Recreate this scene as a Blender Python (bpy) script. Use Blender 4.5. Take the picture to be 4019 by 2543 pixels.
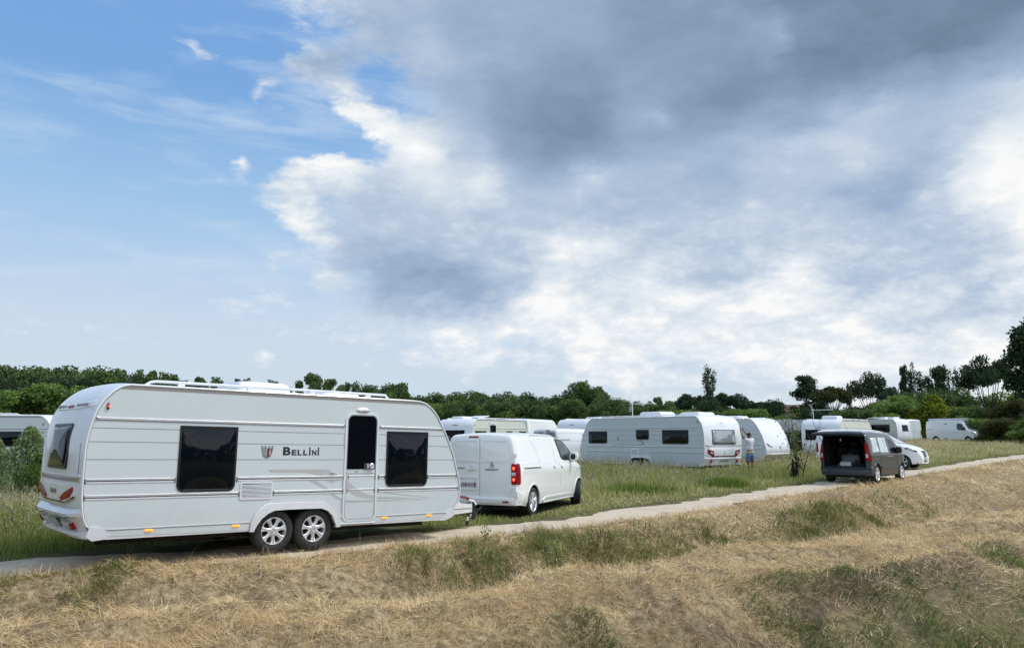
import bpy, bmesh, math, random
import numpy as np
from mathutils import Vector, Matrix
random.seed(7); RS=np.random.RandomState(7)
for _o in list(bpy.data.objects): bpy.data.objects.remove(_o)
SC=bpy.context.scene; COL=SC.collection; PI=math.pi; R=math.radians
# ------------------------------------------------------------------ camera, sky, sun, exposure
CAMZ=1.85; FPX=3200.0; PITCH=7.89
cd=bpy.data.cameras.new('camera'); cam=bpy.data.objects.new('camera',cd); COL.objects.link(cam)
cd.sensor_width=36; cd.lens=36*FPX/4019; cd.clip_end=6000; cd.clip_start=.1
cam.location=(0,0,CAMZ); cam.rotation_euler=(R(90+PITCH),0,0); SC.camera=cam
SC.view_settings.view_transform='Standard'; SC.view_settings.look='None'; SC.view_settings.exposure=0; SC.view_settings.gamma=1
try: SC.render.engine='CYCLES'
except Exception: pass
SUN_AZ,SUN_EL=86,56      # compass style: degrees clockwise from +Y (view direction)
sl=bpy.data.lights.new('sun','SUN'); so=bpy.data.objects.new('sun',sl); COL.objects.link(so)
sl.energy=2.5; sl.angle=R(14); sl.color=(1,.95,.87)
so.rotation_euler=(R(90-SUN_EL),0,R(180-SUN_AZ)+PI*0)
_sd=Vector((math.sin(R(SUN_AZ))*math.cos(R(SUN_EL)),math.cos(R(SUN_AZ))*math.cos(R(SUN_EL)),math.sin(R(SUN_EL))))
so.rotation_euler=_sd.to_track_quat('Z','Y').to_euler()

def build_world():
    w=bpy.data.worlds.new('World'); SC.world=w; w.use_nodes=True; nt=w.node_tree; nt.nodes.clear(); N=nt.nodes; L=nt.links
    def nd(t,**k):
        n=N.new(t)
        for a,b in k.items(): setattr(n,a,b)
        return n
    def val(x):
        n=nd('ShaderNodeValue'); n.outputs[0].default_value=x; return n.outputs[0]
    def mth(op,a,b=None,c=None,clamp=False):
        n=nd('ShaderNodeMath',operation=op,use_clamp=clamp)
        for i,x in enumerate((a,b,c)):
            if x is None: continue
            if isinstance(x,(int,float)): n.inputs[i].default_value=x
            else: L.new(x,n.inputs[i])
        return n.outputs[0]
    tc=nd('ShaderNodeTexCoord'); sx=nd('ShaderNodeSeparateXYZ'); L.new(tc.outputs['Generated'],sx.inputs[0])
    X,Y,Z=sx.outputs
    az=mth('DIVIDE',mth('ARCTAN2',X,Y),PI/180); el=mth('DIVIDE',mth('ARCSINE',Z),PI/180)
    def noise(vec,scale,detail,rough=.55,dist=0,dim='3D'):
        n=nd('ShaderNodeTexNoise'); n.inputs['Scale'].default_value=scale; n.inputs['Detail'].default_value=detail
        n.inputs['Roughness'].default_value=rough; n.inputs['Distortion'].default_value=dist; L.new(vec,n.inputs['Vector']); return n.outputs
    mp=nd('ShaderNodeMapping'); mp.inputs['Scale'].default_value=(1,1,2.1); mp.inputs['Rotation'].default_value=(0,R(-14),0); L.new(tc.outputs['Generated'],mp.inputs[0])
    V=mp.outputs[0]
    wn=noise(V,6,5,.55); ws=nd('ShaderNodeSeparateXYZ'); L.new(wn['Color'],ws.inputs[0])
    wn2=noise(V,23,5,.6); ws2=nd('ShaderNodeSeparateXYZ'); L.new(wn2['Color'],ws2.inputs[0])
    azw=mth('ADD',az,mth('ADD',mth('MULTIPLY',mth('SUBTRACT',ws.outputs[0],.5),3.6),mth('MULTIPLY',mth('SUBTRACT',ws2.outputs[0],.5),2.6)))
    elw=mth('ADD',el,mth('ADD',mth('MULTIPLY',mth('SUBTRACT',ws.outputs[1],.5),2.4),mth('MULTIPLY',mth('SUBTRACT',ws2.outputs[1],.5),1.6)))
    # cloud chart: rows of cover and brightness against azimuth and elevation
    M=SKY_M; S=SKY_S; rows=len(M); cols=len(M[0])
    Ma=np.array([[int(c) for c in r] for r in M],float)/9; Sa=np.array([[int(c) for c in r] for r in S],float)/9
    def sample(A,u,v):
        x=min(max(u/100,0),cols-1.001); y=min(max(v/65,0),rows-1.001); i,j=int(y),int(x); fy,fx=y-i,x-j
        fx=fx*fx*(3-2*fx)
        return (A[i,j]*(1-fx)+A[i,j+1]*fx)*(1-fy)+(A[i+1,j]*(1-fx)+A[i+1,j+1]*fx)*fy
    th=R(PITCH)
    def cell(a,e):
        d=(math.sin(a)*math.cos(e),math.cos(a)*math.cos(e),math.sin(e))
        x=d[0]; yc=d[1]*math.cos(th)+d[2]*math.sin(th); zc=-d[1]*math.sin(th)+d[2]*math.cos(th)
        u=(2009.5+FPX*x/yc)*2408/4019; v=(1271.5-FPX*zc/yc)*2408/4019
        m=sample(Ma,u,v); s=sample(Sa,u,v)
        for (bu,bv,ru,rv,an,dm,ds) in SKY_B:
            c,sn=math.cos(R(an)),math.sin(R(an)); p=((u-bu)*c+(v-bv)*sn)/ru; q=(-(u-bu)*sn+(v-bv)*c)/rv
            g=math.exp(-(p*p+q*q)); m+=dm*g; s+=ds*g
        return max(0,min(1,m)),max(0,min(1,s))
    rowsE=[.8+i*1.25 for i in range(25)]; HALF=[(-36,0),(0,36)]
    accs=[]
    for (a0,a1) in HALF:
        fac=mth('DIVIDE',mth('SUBTRACT',azw,a0),a1-a0,clamp=True); acc=None
        for k,e in enumerate(rowsE):
            cr=nd('ShaderNodeValToRGB'); cr.color_ramp.interpolation='EASE' if 0 else 'LINEAR'; els=cr.color_ramp.elements
            for j in range(31):
                p=j/30; m,s=cell(R(a0+(a1-a0)*p),R(e)); 
                el_=els[0] if j==0 else (els[1] if j==1 else els.new(p)); el_.position=p
                el_.color=(m,s,0,1)
            L.new(fac,cr.inputs[0])
            t=mth('DIVIDE',mth('SUBTRACT',elw,e),1.25)
            if k==0: wgt=mth('SUBTRACT',1,mth('MAXIMUM',t,0),clamp=True)
            elif k==len(rowsE)-1: wgt=mth('SUBTRACT',1,mth('MAXIMUM',mth('MULTIPLY',t,-1),0),clamp=True)
            else: wgt=mth('SUBTRACT',1,mth('ABSOLUTE',t),clamp=True)
            vm=nd('ShaderNodeVectorMath',operation='SCALE'); L.new(cr.outputs[0],vm.inputs[0]); L.new(wgt,vm.inputs['Scale'])
            if acc is None: acc=vm.outputs[0]
            else:
                ad=nd('ShaderNodeVectorMath',operation='ADD'); L.new(acc,ad.inputs[0]); L.new(vm.outputs[0],ad.inputs[1]); acc=ad.outputs[0]
        accs.append(acc)
    mx=nd('ShaderNodeMix',data_type='VECTOR'); L.new(mth('GREATER_THAN',azw,0),mx.inputs[0]); L.new(accs[0],mx.inputs[4]); L.new(accs[1],mx.inputs[5])
    ss=nd('ShaderNodeSeparateXYZ'); L.new(mx.outputs[1],ss.inputs[0]); M0,S0=ss.outputs[0],ss.outputs[1]
    # outside the mapped part the sky is broken bright cloud
    out=mth('MULTIPLY',mth('SUBTRACT',mth('ABSOLUTE',az),36),1/14,clamp=True)
    M1=mth('ADD',mth('MULTIPLY',M0,mth('SUBTRACT',1,out)),mth('MULTIPLY',out,.62))
    bk=mth('ADD',.62,mth('MULTIPLY',mth('COSINE',mth('MULTIPLY',mth('SUBTRACT',az,130),PI/180)),.26))
    S1=mth('ADD',mth('MULTIPLY',S0,mth('SUBTRACT',1,out)),mth('MULTIPLY',out,bk))
    f1=noise(V,9,10,.64,.12)['Fac']; f4=noise(V,22,8,.66,.2)['Fac']; f5=mth('ABSOLUTE',mth('SUBTRACT',mth('MULTIPLY',noise(V,17,5,.6,.1)['Fac'],2),1)); f2=noise(V,4.2,8,.56,.2)['Fac']; 
    mp2=nd('ShaderNodeMapping'); mp2.inputs['Scale'].default_value=(1,1,5.5); mp2.inputs['Rotation'].default_value=(0,R(-7),0); L.new(tc.outputs['Generated'],mp2.inputs[0])
    f3=noise(mp2.outputs[0],5,7,.6,.3)['Fac']
    md=mth('ADD',M1,mth('ADD',mth('MULTIPLY',mth('SUBTRACT',f1,.5),1.15),mth('MULTIPLY',mth('SUBTRACT',f5,.2),.35)))
    msk=nd('ShaderNodeMapRange',interpolation_type='SMOOTHSTEP'); L.new(md,msk.inputs[0]); msk.inputs[1].default_value=.33; msk.inputs[2].default_value=.74
    wis=nd('ShaderNodeMapRange',interpolation_type='SMOOTHSTEP'); L.new(f3,wis.inputs[0]); wis.inputs[1].default_value=.47; wis.inputs[2].default_value=.78; wis.inputs[4].default_value=.6
    soft=mth('ADD',.22,mth('MULTIPLY',mth('SUBTRACT',1,mth('DIVIDE',mth('SUBTRACT',el,7),13,clamp=True)),.78))
    soft=mth('MAXIMUM',soft,mth('MULTIPLY',mth('SUBTRACT',-6,az),.12,clamp=True))
    # brightness detail; cloud rims lighter
    rim=mth('MULTIPLY',mth('SUBTRACT',1,msk.outputs[0]),.10)
    sh=mth('ADD',mth('ADD',S1,rim),mth('ADD',mth('MULTIPLY',mth('SUBTRACT',f2,.5),.34),mth('ADD',mth('MULTIPLY',mth('SUBTRACT',f1,.50),.28),mth('MULTIPLY',mth('ADD',mth('MULTIPLY',mth('SUBTRACT',f4,.5),.34),mth('MULTIPLY',mth('SUBTRACT',f5,.04),.42)),soft))))
    def srgb(r,g,b):
        f=lambda c:(c/255/12.92 if c/255<=.04045 else ((c/255+.055)/1.055)**2.4)
        return (f(r),f(g),f(b),1)
    def ramp(fac,st):
        cr=nd('ShaderNodeValToRGB'); e=cr.color_ramp.elements
        for i,(p,c) in enumerate(st):
            x=e[0] if i==0 else (e[1] if i==1 else e.new(p)); x.position=p; x.color=c
        L.new(fac,cr.inputs[0]); return cr.outputs[0]
    ccol=ramp(sh,[(0,srgb(100,123,147)),(.12,srgb(116,138,162)),(.3,srgb(138,159,184)),(.5,srgb(158,180,208)),(.68,srgb(187,203,223)),(.82,srgb(216,226,236)),(.93,srgb(236,240,244)),(1,srgb(250,250,250))])
    base=ramp(mth('DIVIDE',el,32,clamp=True),[(0,srgb(206,222,232)),(.1,srgb(206,222,236)),(.24,srgb(205,221,240)),(.36,srgb(184,211,240)),(.5,srgb(160,199,238)),(.72,srgb(124,173,228)),(1,srgb(122,169,228))])
    sky=nd('ShaderNodeTexSky'); sky.sky_type='NISHITA'; sky.sun_disc=False; sky.sun_elevation=R(SUN_EL); sky.sun_rotation=R(SUN_AZ)
    sk=nd('ShaderNodeVectorMath',operation='SCALE'); L.new(sky.outputs[0],sk.inputs[0]); sk.inputs['Scale'].default_value=.10
    def mix(f,a,b):
        m=nd('ShaderNodeMix',data_type='RGBA')
        if isinstance(f,(int,float)): m.inputs[0].default_value=f
        else: L.new(f,m.inputs[0])
        for i,x in ((6,a),(7,b)):
            if isinstance(x,tuple): m.inputs[i].default_value=x
            else: L.new(x,m.inputs[i])
        return m.outputs[2]
    clear=mix(.9,sk.outputs[0],base)
    clear=mix(wis.outputs[0],clear,srgb(206,222,240))
    fin=mix(msk.outputs[0],clear,ccol)
    # the hidden half of the sky, behind the camera, is brighter: the sun stands behind thin cloud there
    bri=mth('ADD',1,mth('MULTIPLY',out,mth('ADD',.22,mth('MULTIPLY',mth('COSINE',mth('MULTIPLY',mth('SUBTRACT',az,125),PI/180)),.30))))
    fs=nd('ShaderNodeVectorMath',operation='SCALE'); L.new(fin,fs.inputs[0]); L.new(bri,fs.inputs['Scale'])
    bg=nd('ShaderNodeBackground'); L.new(fs.outputs[0],bg.inputs[0]); bg.inputs[1].default_value=1.0
    o=nd('ShaderNodeOutputWorld'); L.new(bg.outputs[0],o.inputs[0])
    w.cycles.sampling_method='MANUAL'; w.cycles.sample_map_resolution=512
SKY_M=["0112101578999999999999999", "0000000248999999999999999", "0000001224799999999999999", "0000001122689999999999999", "0000000023699999999999999", "0000000013899999999999999", "2210012556999999999999999", "1110013677999999999999999", "1111112568999999999999999", "1112222368999999999999999", "2222223258999999999999999", "3333333346788999999999999", "3333333445566788888888888", "2222233333344455556667778", "2222222222333334444455555"]
SKY_S=["7777777765544443332111111", "7777777765544443334211112", "7777777655654333332111124", "7777777665543223322223467", "7777777777653224323456667", "7777777778753223456676678", "7777776777764345556676679", "7777776666775555556656789", "7777777666677666666665679", "7777776655566776666666568", "7777766655566667656866667", "8888887765557787789867766", "7777888887788888887887788", "7788888888888888888888899", "8888888888888888888888888"]
# small named puffs: centre, radii, tilt, added cover, added brightness
SKY_B=[(450,116,60,26,12,.62,-.05),(745,155,92,50,-8,.8,-.16),(622,228,34,40,20,.65,-.05),(845,262,72,32,32,.75,.3),(950,335,80,34,38,.65,.25),(765,398,70,26,5,.3,.2),
(690,530,62,26,32,.7,.45),(552,383,36,22,-15,.6,.1),(885,165,24,50,15,-.25,0),(740,340,120,24,5,-.8,0),(640,625,30,22,10,.4,.15),(780,665,26,40,-20,.35,.35),
(612,832,28,22,10,.6,.3),(1090,660,150,34,5,.2,-.22),(1545,268,22,34,25,0,.22),(1820,100,14,60,28,0,.25),(1380,420,60,22,-20,0,.3),(1290,690,60,40,0,.1,.3),(1840,665,50,26,-25,.2,.4),
(1330,590,50,45,20,.1,.22),(1570,690,70,24,10,.2,.25),(2040,745,75,20,-18,.2,.2),(2330,390,90,60,-30,.1,.25),(2100,440,70,45,-30,0,-.22),(1460,850,40,14,5,.35,.3),(1150,430,60,50,30,.1,.2),(2000,270,120,26,-25,0,.12),
(380,700,90,10,8,-.5,-.05),(1130,500,70,60,0,0,-.12)]
build_world()
# ------------------------------------------------------------------ materials
MAT={}
def mat(name,col,rough=.5,metal=0,bump=None,noise=None,emit=None,coat=0,spec=.5,trans=0,alpha=1,dirt=None):
    m=bpy.data.materials.new(name); m.use_nodes=True; nt=m.node_tree; b=nt.nodes['Principled BSDF']; L=nt.links
    c=tuple(col)+(1,); b.inputs['Base Color'].default_value=c; b.inputs['Roughness'].default_value=rough; b.inputs['Metallic'].default_value=metal
    b.inputs['Coat Weight'].default_value=coat; b.inputs['Coat Roughness'].default_value=.05; b.inputs['Specular IOR Level'].default_value=spec
    if trans: b.inputs['Transmission Weight'].default_value=trans
    tc=nt.nodes.new('ShaderNodeTexCoord')
    out=None
    if noise:
        sc,amt=noise[0],noise[1]; n=nt.nodes.new('ShaderNodeTexNoise'); n.inputs['Scale'].default_value=sc; n.inputs['Detail'].default_value=6; L.new(tc.outputs['Object'],n.inputs['Vector'])
        r=nt.nodes.new('ShaderNodeValToRGB'); r.color_ramp.elements[0].position=.3; r.color_ramp.elements[1].position=.7
        r.color_ramp.elements[0].color=tuple(max(0,x*(1-amt)) for x in col)+(1,); r.color_ramp.elements[1].color=tuple(min(1,x*(1+amt)) for x in col)+(1,)
        if len(noise)>2: r.color_ramp.elements[1].color=tuple(noise[2])+(1,)
        L.new(n.outputs['Fac'],r.inputs[0]); out=r.outputs[0]; L.new(out,b.inputs['Base Color'])
    if dirt:   # road grime that clings to the lowest part of the panels (object height), blotchy
        sp=nt.nodes.new('ShaderNodeSeparateXYZ'); L.new(tc.outputs['Object'],sp.inputs[0])
        mr=nt.nodes.new('ShaderNodeMapRange'); L.new(sp.outputs[2],mr.inputs[0]); mr.inputs[1].default_value=dirt[0]; mr.inputs[2].default_value=dirt[1]; mr.inputs[3].default_value=1; mr.inputs[4].default_value=0
        n=nt.nodes.new('ShaderNodeTexNoise'); n.inputs['Scale'].default_value=5; n.inputs['Detail'].default_value=8; L.new(tc.outputs['Object'],n.inputs['Vector'])
        mm=nt.nodes.new('ShaderNodeMath'); mm.operation='MULTIPLY'; L.new(mr.outputs[0],mm.inputs[0]); L.new(n.outputs['Fac'],mm.inputs[1])
        m2=nt.nodes.new('ShaderNodeMath'); m2.operation='MULTIPLY'; L.new(mm.outputs[0],m2.inputs[0]); m2.inputs[1].default_value=dirt[2]; m2.use_clamp=True
        mx=nt.nodes.new('ShaderNodeMix'); mx.data_type='RGBA'; L.new(m2.outputs[0],mx.inputs[0])
        if out: L.new(out,mx.inputs[6])
        else: mx.inputs[6].default_value=c
        mx.inputs[7].default_value=(.30,.27,.22,1); L.new(mx.outputs[2],b.inputs['Base Color'])
    if bump:
        kind,sc,st=bump[0],bump[1],bump[2]
        n=nt.nodes.new('ShaderNodeTexVoronoi' if kind=='v' else 'ShaderNodeTexNoise'); n.inputs['Scale'].default_value=sc; L.new(tc.outputs['Object'],n.inputs['Vector'])
        if kind!='v': n.inputs['Detail'].default_value=bump[3] if len(bump)>3 else 4
        bp=nt.nodes.new('ShaderNodeBump'); bp.inputs['Strength'].default_value=st; bp.inputs['Distance'].default_value=.01 if kind=='v' else .02
        L.new(n.outputs[0],bp.inputs['Height']); L.new(bp.outputs[0],b.inputs['Normal'])
    if emit: b.inputs['Emission Color'].default_value=tuple(emit[:3])+(1,); b.inputs['Emission Strength'].default_value=emit[3]
    MAT[name]=m; return m
mat('gel_white',(.82,.83,.86),.22,coat=.4,noise=(2.2,.03),dirt=(.3,1.0,.55))
mat('alu_side',(.645,.70,.71),.42,bump=('v',55,.09),noise=(1.3,.025),dirt=(.3,.9,.35))
mat('alu_grey',(.60,.66,.68),.45,bump=('v',55,.1),noise=(1.3,.03),dirt=(.3,1.0,.5))
mat('alu_cream',(.66,.67,.58),.5,bump=('v',60,.15),noise=(1.6,.05),dirt=(.3,1.1,.5))
mat('taupe',(.30,.27,.26),.5,noise=(3,.05))
mat('groove',(.22,.25,.25),.6)
mat('bright_alu',(.80,.81,.82),.25,metal=.6,noise=(4,.05))
mat('rail_light',(.70,.72,.73),.35,noise=(5,.04))
mat('chrome',(.85,.85,.86),.12,metal=1)
mat('black_trim',(.012,.012,.014),.35)
mat('rubber',(.018,.018,.019),.75,bump=('n',40,.4),noise=(9,.3,(.035,.033,.03)))
mat('under',(.02,.02,.02),.9,noise=(4,.4))
mat('window_dark',(.004,.005,.007),.05,bump=('n',2.2,.12,2),spec=.16)
mat('window_bowed',(.003,.005,.008),.05,bump=('n',1.6,.2,2),spec=.32)
mat('car_glass',(.03,.05,.05),.03,bump=('n',2,.08,2),spec=.8)
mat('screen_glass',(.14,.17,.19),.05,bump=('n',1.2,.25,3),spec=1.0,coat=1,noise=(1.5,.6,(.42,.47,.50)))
mat('reflect_glass',(.42,.50,.47),.05,bump=('n',3,.2,2),spec=.9,coat=1,noise=(2.6,.45,(.62,.68,.62)))  # pale green-white blotches put reflections into the window colour
mat('van_white',(.86,.88,.87),.16,coat=.8,noise=(1.2,.015),bump=('n',1.2,.06,2),dirt=(.1,.7,.4))
mat('van_grey',(.028,.040,.048),.25,metal=0,coat=.3,bump=('n',1.2,.08,2),noise=(2,.1),dirt=(.1,.6,.2))
mat('blue_dark',(.012,.016,.032),.4,spec=.3,coat=0,noise=(3,.2))
mat('red_lamp',(.26,.004,.008),.35,spec=.25,noise=(18,.5))
mat('red_dark',(.14,.01,.012),.2,coat=1,noise=(12,.3))
mat('red_lit',(.8,.03,.02),.2,emit=(1,.10,.04,3.0))
mat('amber_lit',(.85,.35,.03),.2,emit=(1,.30,.02,1.3))
mat('lens',(.55,.57,.58),.08,coat=1,noise=(20,.4))
mat('lamp_dark',(.05,.06,.07),.1,coat=1)
mat('plate_white',(.75,.76,.72),.4,noise=(10,.04)); mat('plate_grey',(.45,.46,.43),.4,noise=(10,.06)); mat('plate_ink',(.02,.02,.03),.5); mat('plate_blue',(.05,.10,.45),.4); mat('plate_red',(.5,.04,.05),.4)
mat('rim_silver',(.78,.78,.79),.3,metal=.6,noise=(8,.06)); mat('rim_black',(.03,.03,.035),.3,metal=.5)
mat('decal',(.50,.50,.49),.5,noise=(60,.06)); mat('decal_grey',(.36,.40,.42),.5); mat('badge_red',(.22,.02,.03),.35); mat('badge_grey',(.35,.36,.36),.3,metal=.6)
mat('interior',(.012,.012,.013),.8,noise=(6,.5)); mat('interior_brown',(.05,.035,.028),.8,noise=(5,.4)); mat('dust_white',(.55,.56,.53),.6,noise=(6,.2))
mat('tarp',(.11,.12,.12),.8,noise=(1.4,.5,(.24,.26,.27)),bump=('n',4,.3)); mat('wood_old',(.16,.13,.10),.8,noise=(6,.4))
mat('solar',(.02,.025,.05),.2,coat=1)
mat('skin',(.17,.085,.05),.5,noise=(14,.12)); mat('hair',(.012,.010,.009),.7,bump=('n',60,.5)); mat('shirt',(.72,.70,.78),.8,bump=('n',9,.5),noise=(6,.05)); mat('waist',(.62,.60,.25),.8,noise=(8,.1)); mat('shorts',(.02,.035,.16),.8,noise=(11,.3,(.25,.33,.52)))
mat('shoe',(.1,.1,.11),.7)
mat('render_wall',(.30,.27,.21),.85,noise=(.6,.12),bump=('n',3,.2)); mat('roof_tile',(.10,.052,.040),.8,noise=(3,.3),bump=('n',14,.6)); mat('stone',(.26,.23,.18),.85,noise=(2,.3),bump=('n',6,.6))
mat('burnt',(.010,.009,.008),.95,noise=(9,.5,(.045,.036,.024)),bump=('n',9,.8)); mat('bark',(.055,.045,.035),.9,noise=(5,.4),bump=('n',10,.6)); mat('bark_pale',(.22,.19,.15),.9,noise=(5,.3))

def tinted(name,stops,rough=.7,trans=.25,spec=.25):
    """leaf or straw: colour from a per-blade tint value, some light let through"""
    m=bpy.data.materials.new(name); m.use_nodes=True; nt=m.node_tree; b=nt.nodes['Principled BSDF']; L=nt.links
    a=nt.nodes.new('ShaderNodeAttribute'); a.attribute_name='tint'; r=nt.nodes.new('ShaderNodeValToRGB'); e=r.color_ramp.elements
    for i,(p,c) in enumerate(stops):
        x=e[0] if i==0 else (e[1] if i==1 else e.new(p)); x.position=p; x.color=tuple(c)+(1,)
    L.new(a.outputs['Fac'],r.inputs[0]); L.new(r.outputs[0],b.inputs['Base Color']); b.inputs['Roughness'].default_value=rough; b.inputs['Specular IOR Level'].default_value=spec
    t=nt.nodes.new('ShaderNodeBsdfTranslucent'); L.new(r.outputs[0],t.inputs[0]); mx=nt.nodes.new('ShaderNodeMixShader'); mx.inputs[0].default_value=trans
    L.new(b.outputs[0],mx.inputs[1]); L.new(t.outputs[0],mx.inputs[2]); L.new(mx.outputs[0],nt.nodes['Material Output'].inputs[0]); MAT[name]=m; return m
tinted('hay',[(0,(.09,.055,.026)),(.25,(.34,.23,.115)),(.6,(.74,.54,.29)),(1,(.95,.79,.49))])
tinted('hay_green',[(0,(.06,.08,.02)),(.4,(.17,.20,.055)),(.7,(.34,.33,.12)),(1,(.60,.52,.28))])
tinted('ditch_green',[(0,(.035,.06,.012)),(.5,(.11,.17,.035)),(1,(.34,.38,.12))])
tinted('field_blade',[(0,(.085,.125,.025)),(.4,(.23,.29,.065)),(.7,(.43,.42,.14)),(1,(.70,.61,.33))])
tinted('bright_blade',[(0,(.09,.14,.02)),(1,(.22,.29,.045))])
tinted('seed_head',[(0,(.26,.20,.11)),(1,(.55,.50,.36))])
def leafm(n,a,b,c): tinted(n,[(0,tuple(2.0*q for q in a)),(.5,tuple(2.2*q for q in b)),(1,tuple(2.2*q for q in c))],trans=.22,spec=.15)
leafm('leaf_oak',(.016,.027,.010),(.036,.058,.019),(.078,.11,.034))
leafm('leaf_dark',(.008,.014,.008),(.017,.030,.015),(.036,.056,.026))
leafm('leaf_mid',(.026,.045,.011),(.056,.092,.022),(.11,.155,.04))
leafm('leaf_bamboo',(.035,.05,.006),(.075,.095,.010),(.135,.155,.018))
leafm('leaf_brown',(.014,.018,.007),(.032,.036,.012),(.058,.060,.02))
leafm('leaf_willow',(.045,.065,.025),(.10,.135,.058),(.21,.26,.14))
leafm('leaf_young',(.03,.045,.01),(.065,.09,.02),(.12,.14,.04))

# ------------------------------------------------------------------ mesh helpers
def tag(o,label=None,cat=None,group=None,kind=None):
    if label: o['label']=label
    if cat: o['category']=cat
    if group: o['group']=group
    if kind: o['kind']=kind
    return o
def thing(name,label,cat,loc=(0,0,0),yaw=0,pitch=0,group=None):
    o=bpy.data.objects.new(name,None); COL.objects.link(o); o.empty_display_size=.3
    o.matrix_world=Matrix.Translation(loc)@Matrix.Rotation(yaw,4,'Z')@Matrix.Rotation(-pitch,4,'Y')
    return tag(o,label,cat,group)
class MB:
    def __init__(s): s.v=[]; s.f=[]; s.m=[]
    def add(s,vs,fs,mi=0):
        b=len(s.v); s.v+= [tuple(map(float,p)) for p in vs]; s.f+=[[b+i for i in f] for f in fs]; s.m+=[mi]*len(fs); return s
    def box(s,x0,x1,y0,y1,z0,z1,mi=0,bev=0,T=None):
        b=min(bev,(x1-x0)/2.01,(y1-y0)/2.01,(z1-z0)/2.01)
        if b<=0:
            vs=[(x,y,z) for x in (x0,x1) for y in (y0,y1) for z in (z0,z1)]; fs=[(0,1,3,2),(4,6,7,5),(0,4,5,1),(2,3,7,6),(0,2,6,4),(1,5,7,3)]
        else:
            vs=[];fs=[];prs=[]
            for z,i in ((z0,b),(z0+b,0),(z1-b,0),(z1,b)):
                x_0,x_1,y_0,y_1=x0+i,x1-i,y0+i,y1-i; c=b if i==0 else b*.3
                ring=[(x_0+c,y_0,z),(x_1-c,y_0,z),(x_1,y_0+c,z),(x_1,y_1-c,z),(x_1-c,y_1,z),(x_0+c,y_1,z),(x_0,y_1-c,z),(x_0,y_0+c,z)]
                prs.append(len(vs)); vs+=ring
            for k in range(3):
                for j in range(8): fs.append((prs[k]+j,prs[k]+(j+1)%8,prs[k+1]+(j+1)%8,prs[k+1]+j))
            fs.append(tuple(range(7,-1,-1))); fs.append(tuple(prs[3]+j for j in range(8)))
        if T: vs=[tuple(T@Vector(p)) for p in vs]
        return s.add(vs,fs,mi)
    def solid(s,front,back,mi=0,cap=True,mside=None):
        n=len(front); fs=[]
        if cap: s.add(list(front)+list(back),[tuple(range(n))],mi); b=len(s.v)-2*n
        else: s.add(list(front)+list(back),[],mi); b=len(s.v)-2*n
        for i in range(n):
            j=(i+1)%n; s.f.append([b+i,b+n+i,b+n+j,b+j]); s.m.append(mi if mside is None else mside)
        return s
    def ring(s,outer,inner,fn,eps,back=0,mi=0):
        n=len(outer); O=[fn(*p,eps) for p in outer]; I=[fn(*p,eps) for p in inner]; OB=[fn(*p,back) for p in outer]; IB=[fn(*p,back) for p in inner]
        vs=O+I+OB+IB; fs=[]
        for i in range(n):
            j=(i+1)%n; fs+=[(i,j,n+j,n+i),(i,2*n+i,2*n+j,j),(n+i,n+j,3*n+j,3*n+i)]
        return s.add(vs,fs,mi)
    def plate(s,out,fn,eps,back=0,mi=0):
        """flat polygon on a surface fn(a,b,eps)"""
        return s.solid([fn(*p,eps) for p in out],[fn(*p,back) for p in out],mi)
    def patch(s,out,fn,eps,back=-.004,mi=0,rings=4,dome=0):
        """polygon that follows a curved surface: concentric rings round its centre"""
        n=len(out); cx=sum(p[0] for p in out)/n; cy=sum(p[1] for p in out)/n; vs=[];fs=[]
        for k in range(rings):
            t=1-k/rings; e=eps+dome*(1-t**3)
            vs+=[fn(cx+(p[0]-cx)*t,cy+(p[1]-cy)*t,e) for p in out]
        vs.append(fn(cx,cy,eps+dome)); c=len(vs)-1
        for k in range(rings-1):
            for i in range(n):
                j=(i+1)%n; fs.append((k*n+i,k*n+j,(k+1)*n+j,(k+1)*n+i))
        for i in range(n): fs.append(((rings-1)*n+i,(rings-1)*n+(i+1)%n,c))
        b=len(vs); vs+=[fn(*p,back) for p in out]
        for i in range(n): fs.append((i,b+i,b+(i+1)%n,(i+1)%n))
        return s.add(vs,fs,mi)
    def strip(s,path,fn,w,eps,back=0,mi=0,closed=False):
        P=[Vector(p) for p in path]; n=len(P); A=[];B=[]
        for i in range(n):
            a=P[(i-1)%n] if closed or i>0 else P[i]; b=P[(i+1)%n] if closed or i<n-1 else P[i]
            d=(b-a); d=d.normalized() if d.length>0 else Vector((1,0)); q=Vector((-d.y,d.x))*w/2; A.append(P[i]+q); B.append(P[i]-q)
        vs=[fn(p.x,p.y,eps) for p in A]+[fn(p.x,p.y,eps) for p in B]+[fn(p.x,p.y,back) for p in A]+[fn(p.x,p.y,back) for p in B]; fs=[]
        for i in range(n if closed else n-1):
            j=(i+1)%n; fs+=[(i,j,n+j,n+i),(i,2*n+i,2*n+j,j),(n+i,n+j,3*n+j,3*n+i)]
        return s.add(vs,fs,mi)
    def tube(s,path,r,n=8,mi=0,cap=True):
        P=[Vector(p) for p in path]; rr=r if isinstance(r,(list,tuple)) else [r]*len(P); vs=[];fs=[]; up=None
        for i,p in enumerate(P):
            d=(P[min(i+1,len(P)-1)]-P[max(i-1,0)]).normalized()
            if up is None: up=Vector((0,0,1)) if abs(d.z)<.9 else Vector((1,0,0))
            a=d.cross(up).normalized(); b=a.cross(d).normalized(); up=b
            for k in range(n):
                t=2*PI*k/n; vs.append(p+(a*math.cos(t)+b*math.sin(t))*rr[i])
        for i in range(len(P)-1):
            for k in range(n): fs.append((i*n+k,i*n+(k+1)%n,(i+1)*n+(k+1)%n,(i+1)*n+k))
        if cap: fs.append(tuple(range(n-1,-1,-1))); fs.append(tuple((len(P)-1)*n+k for k in range(n)))
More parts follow.
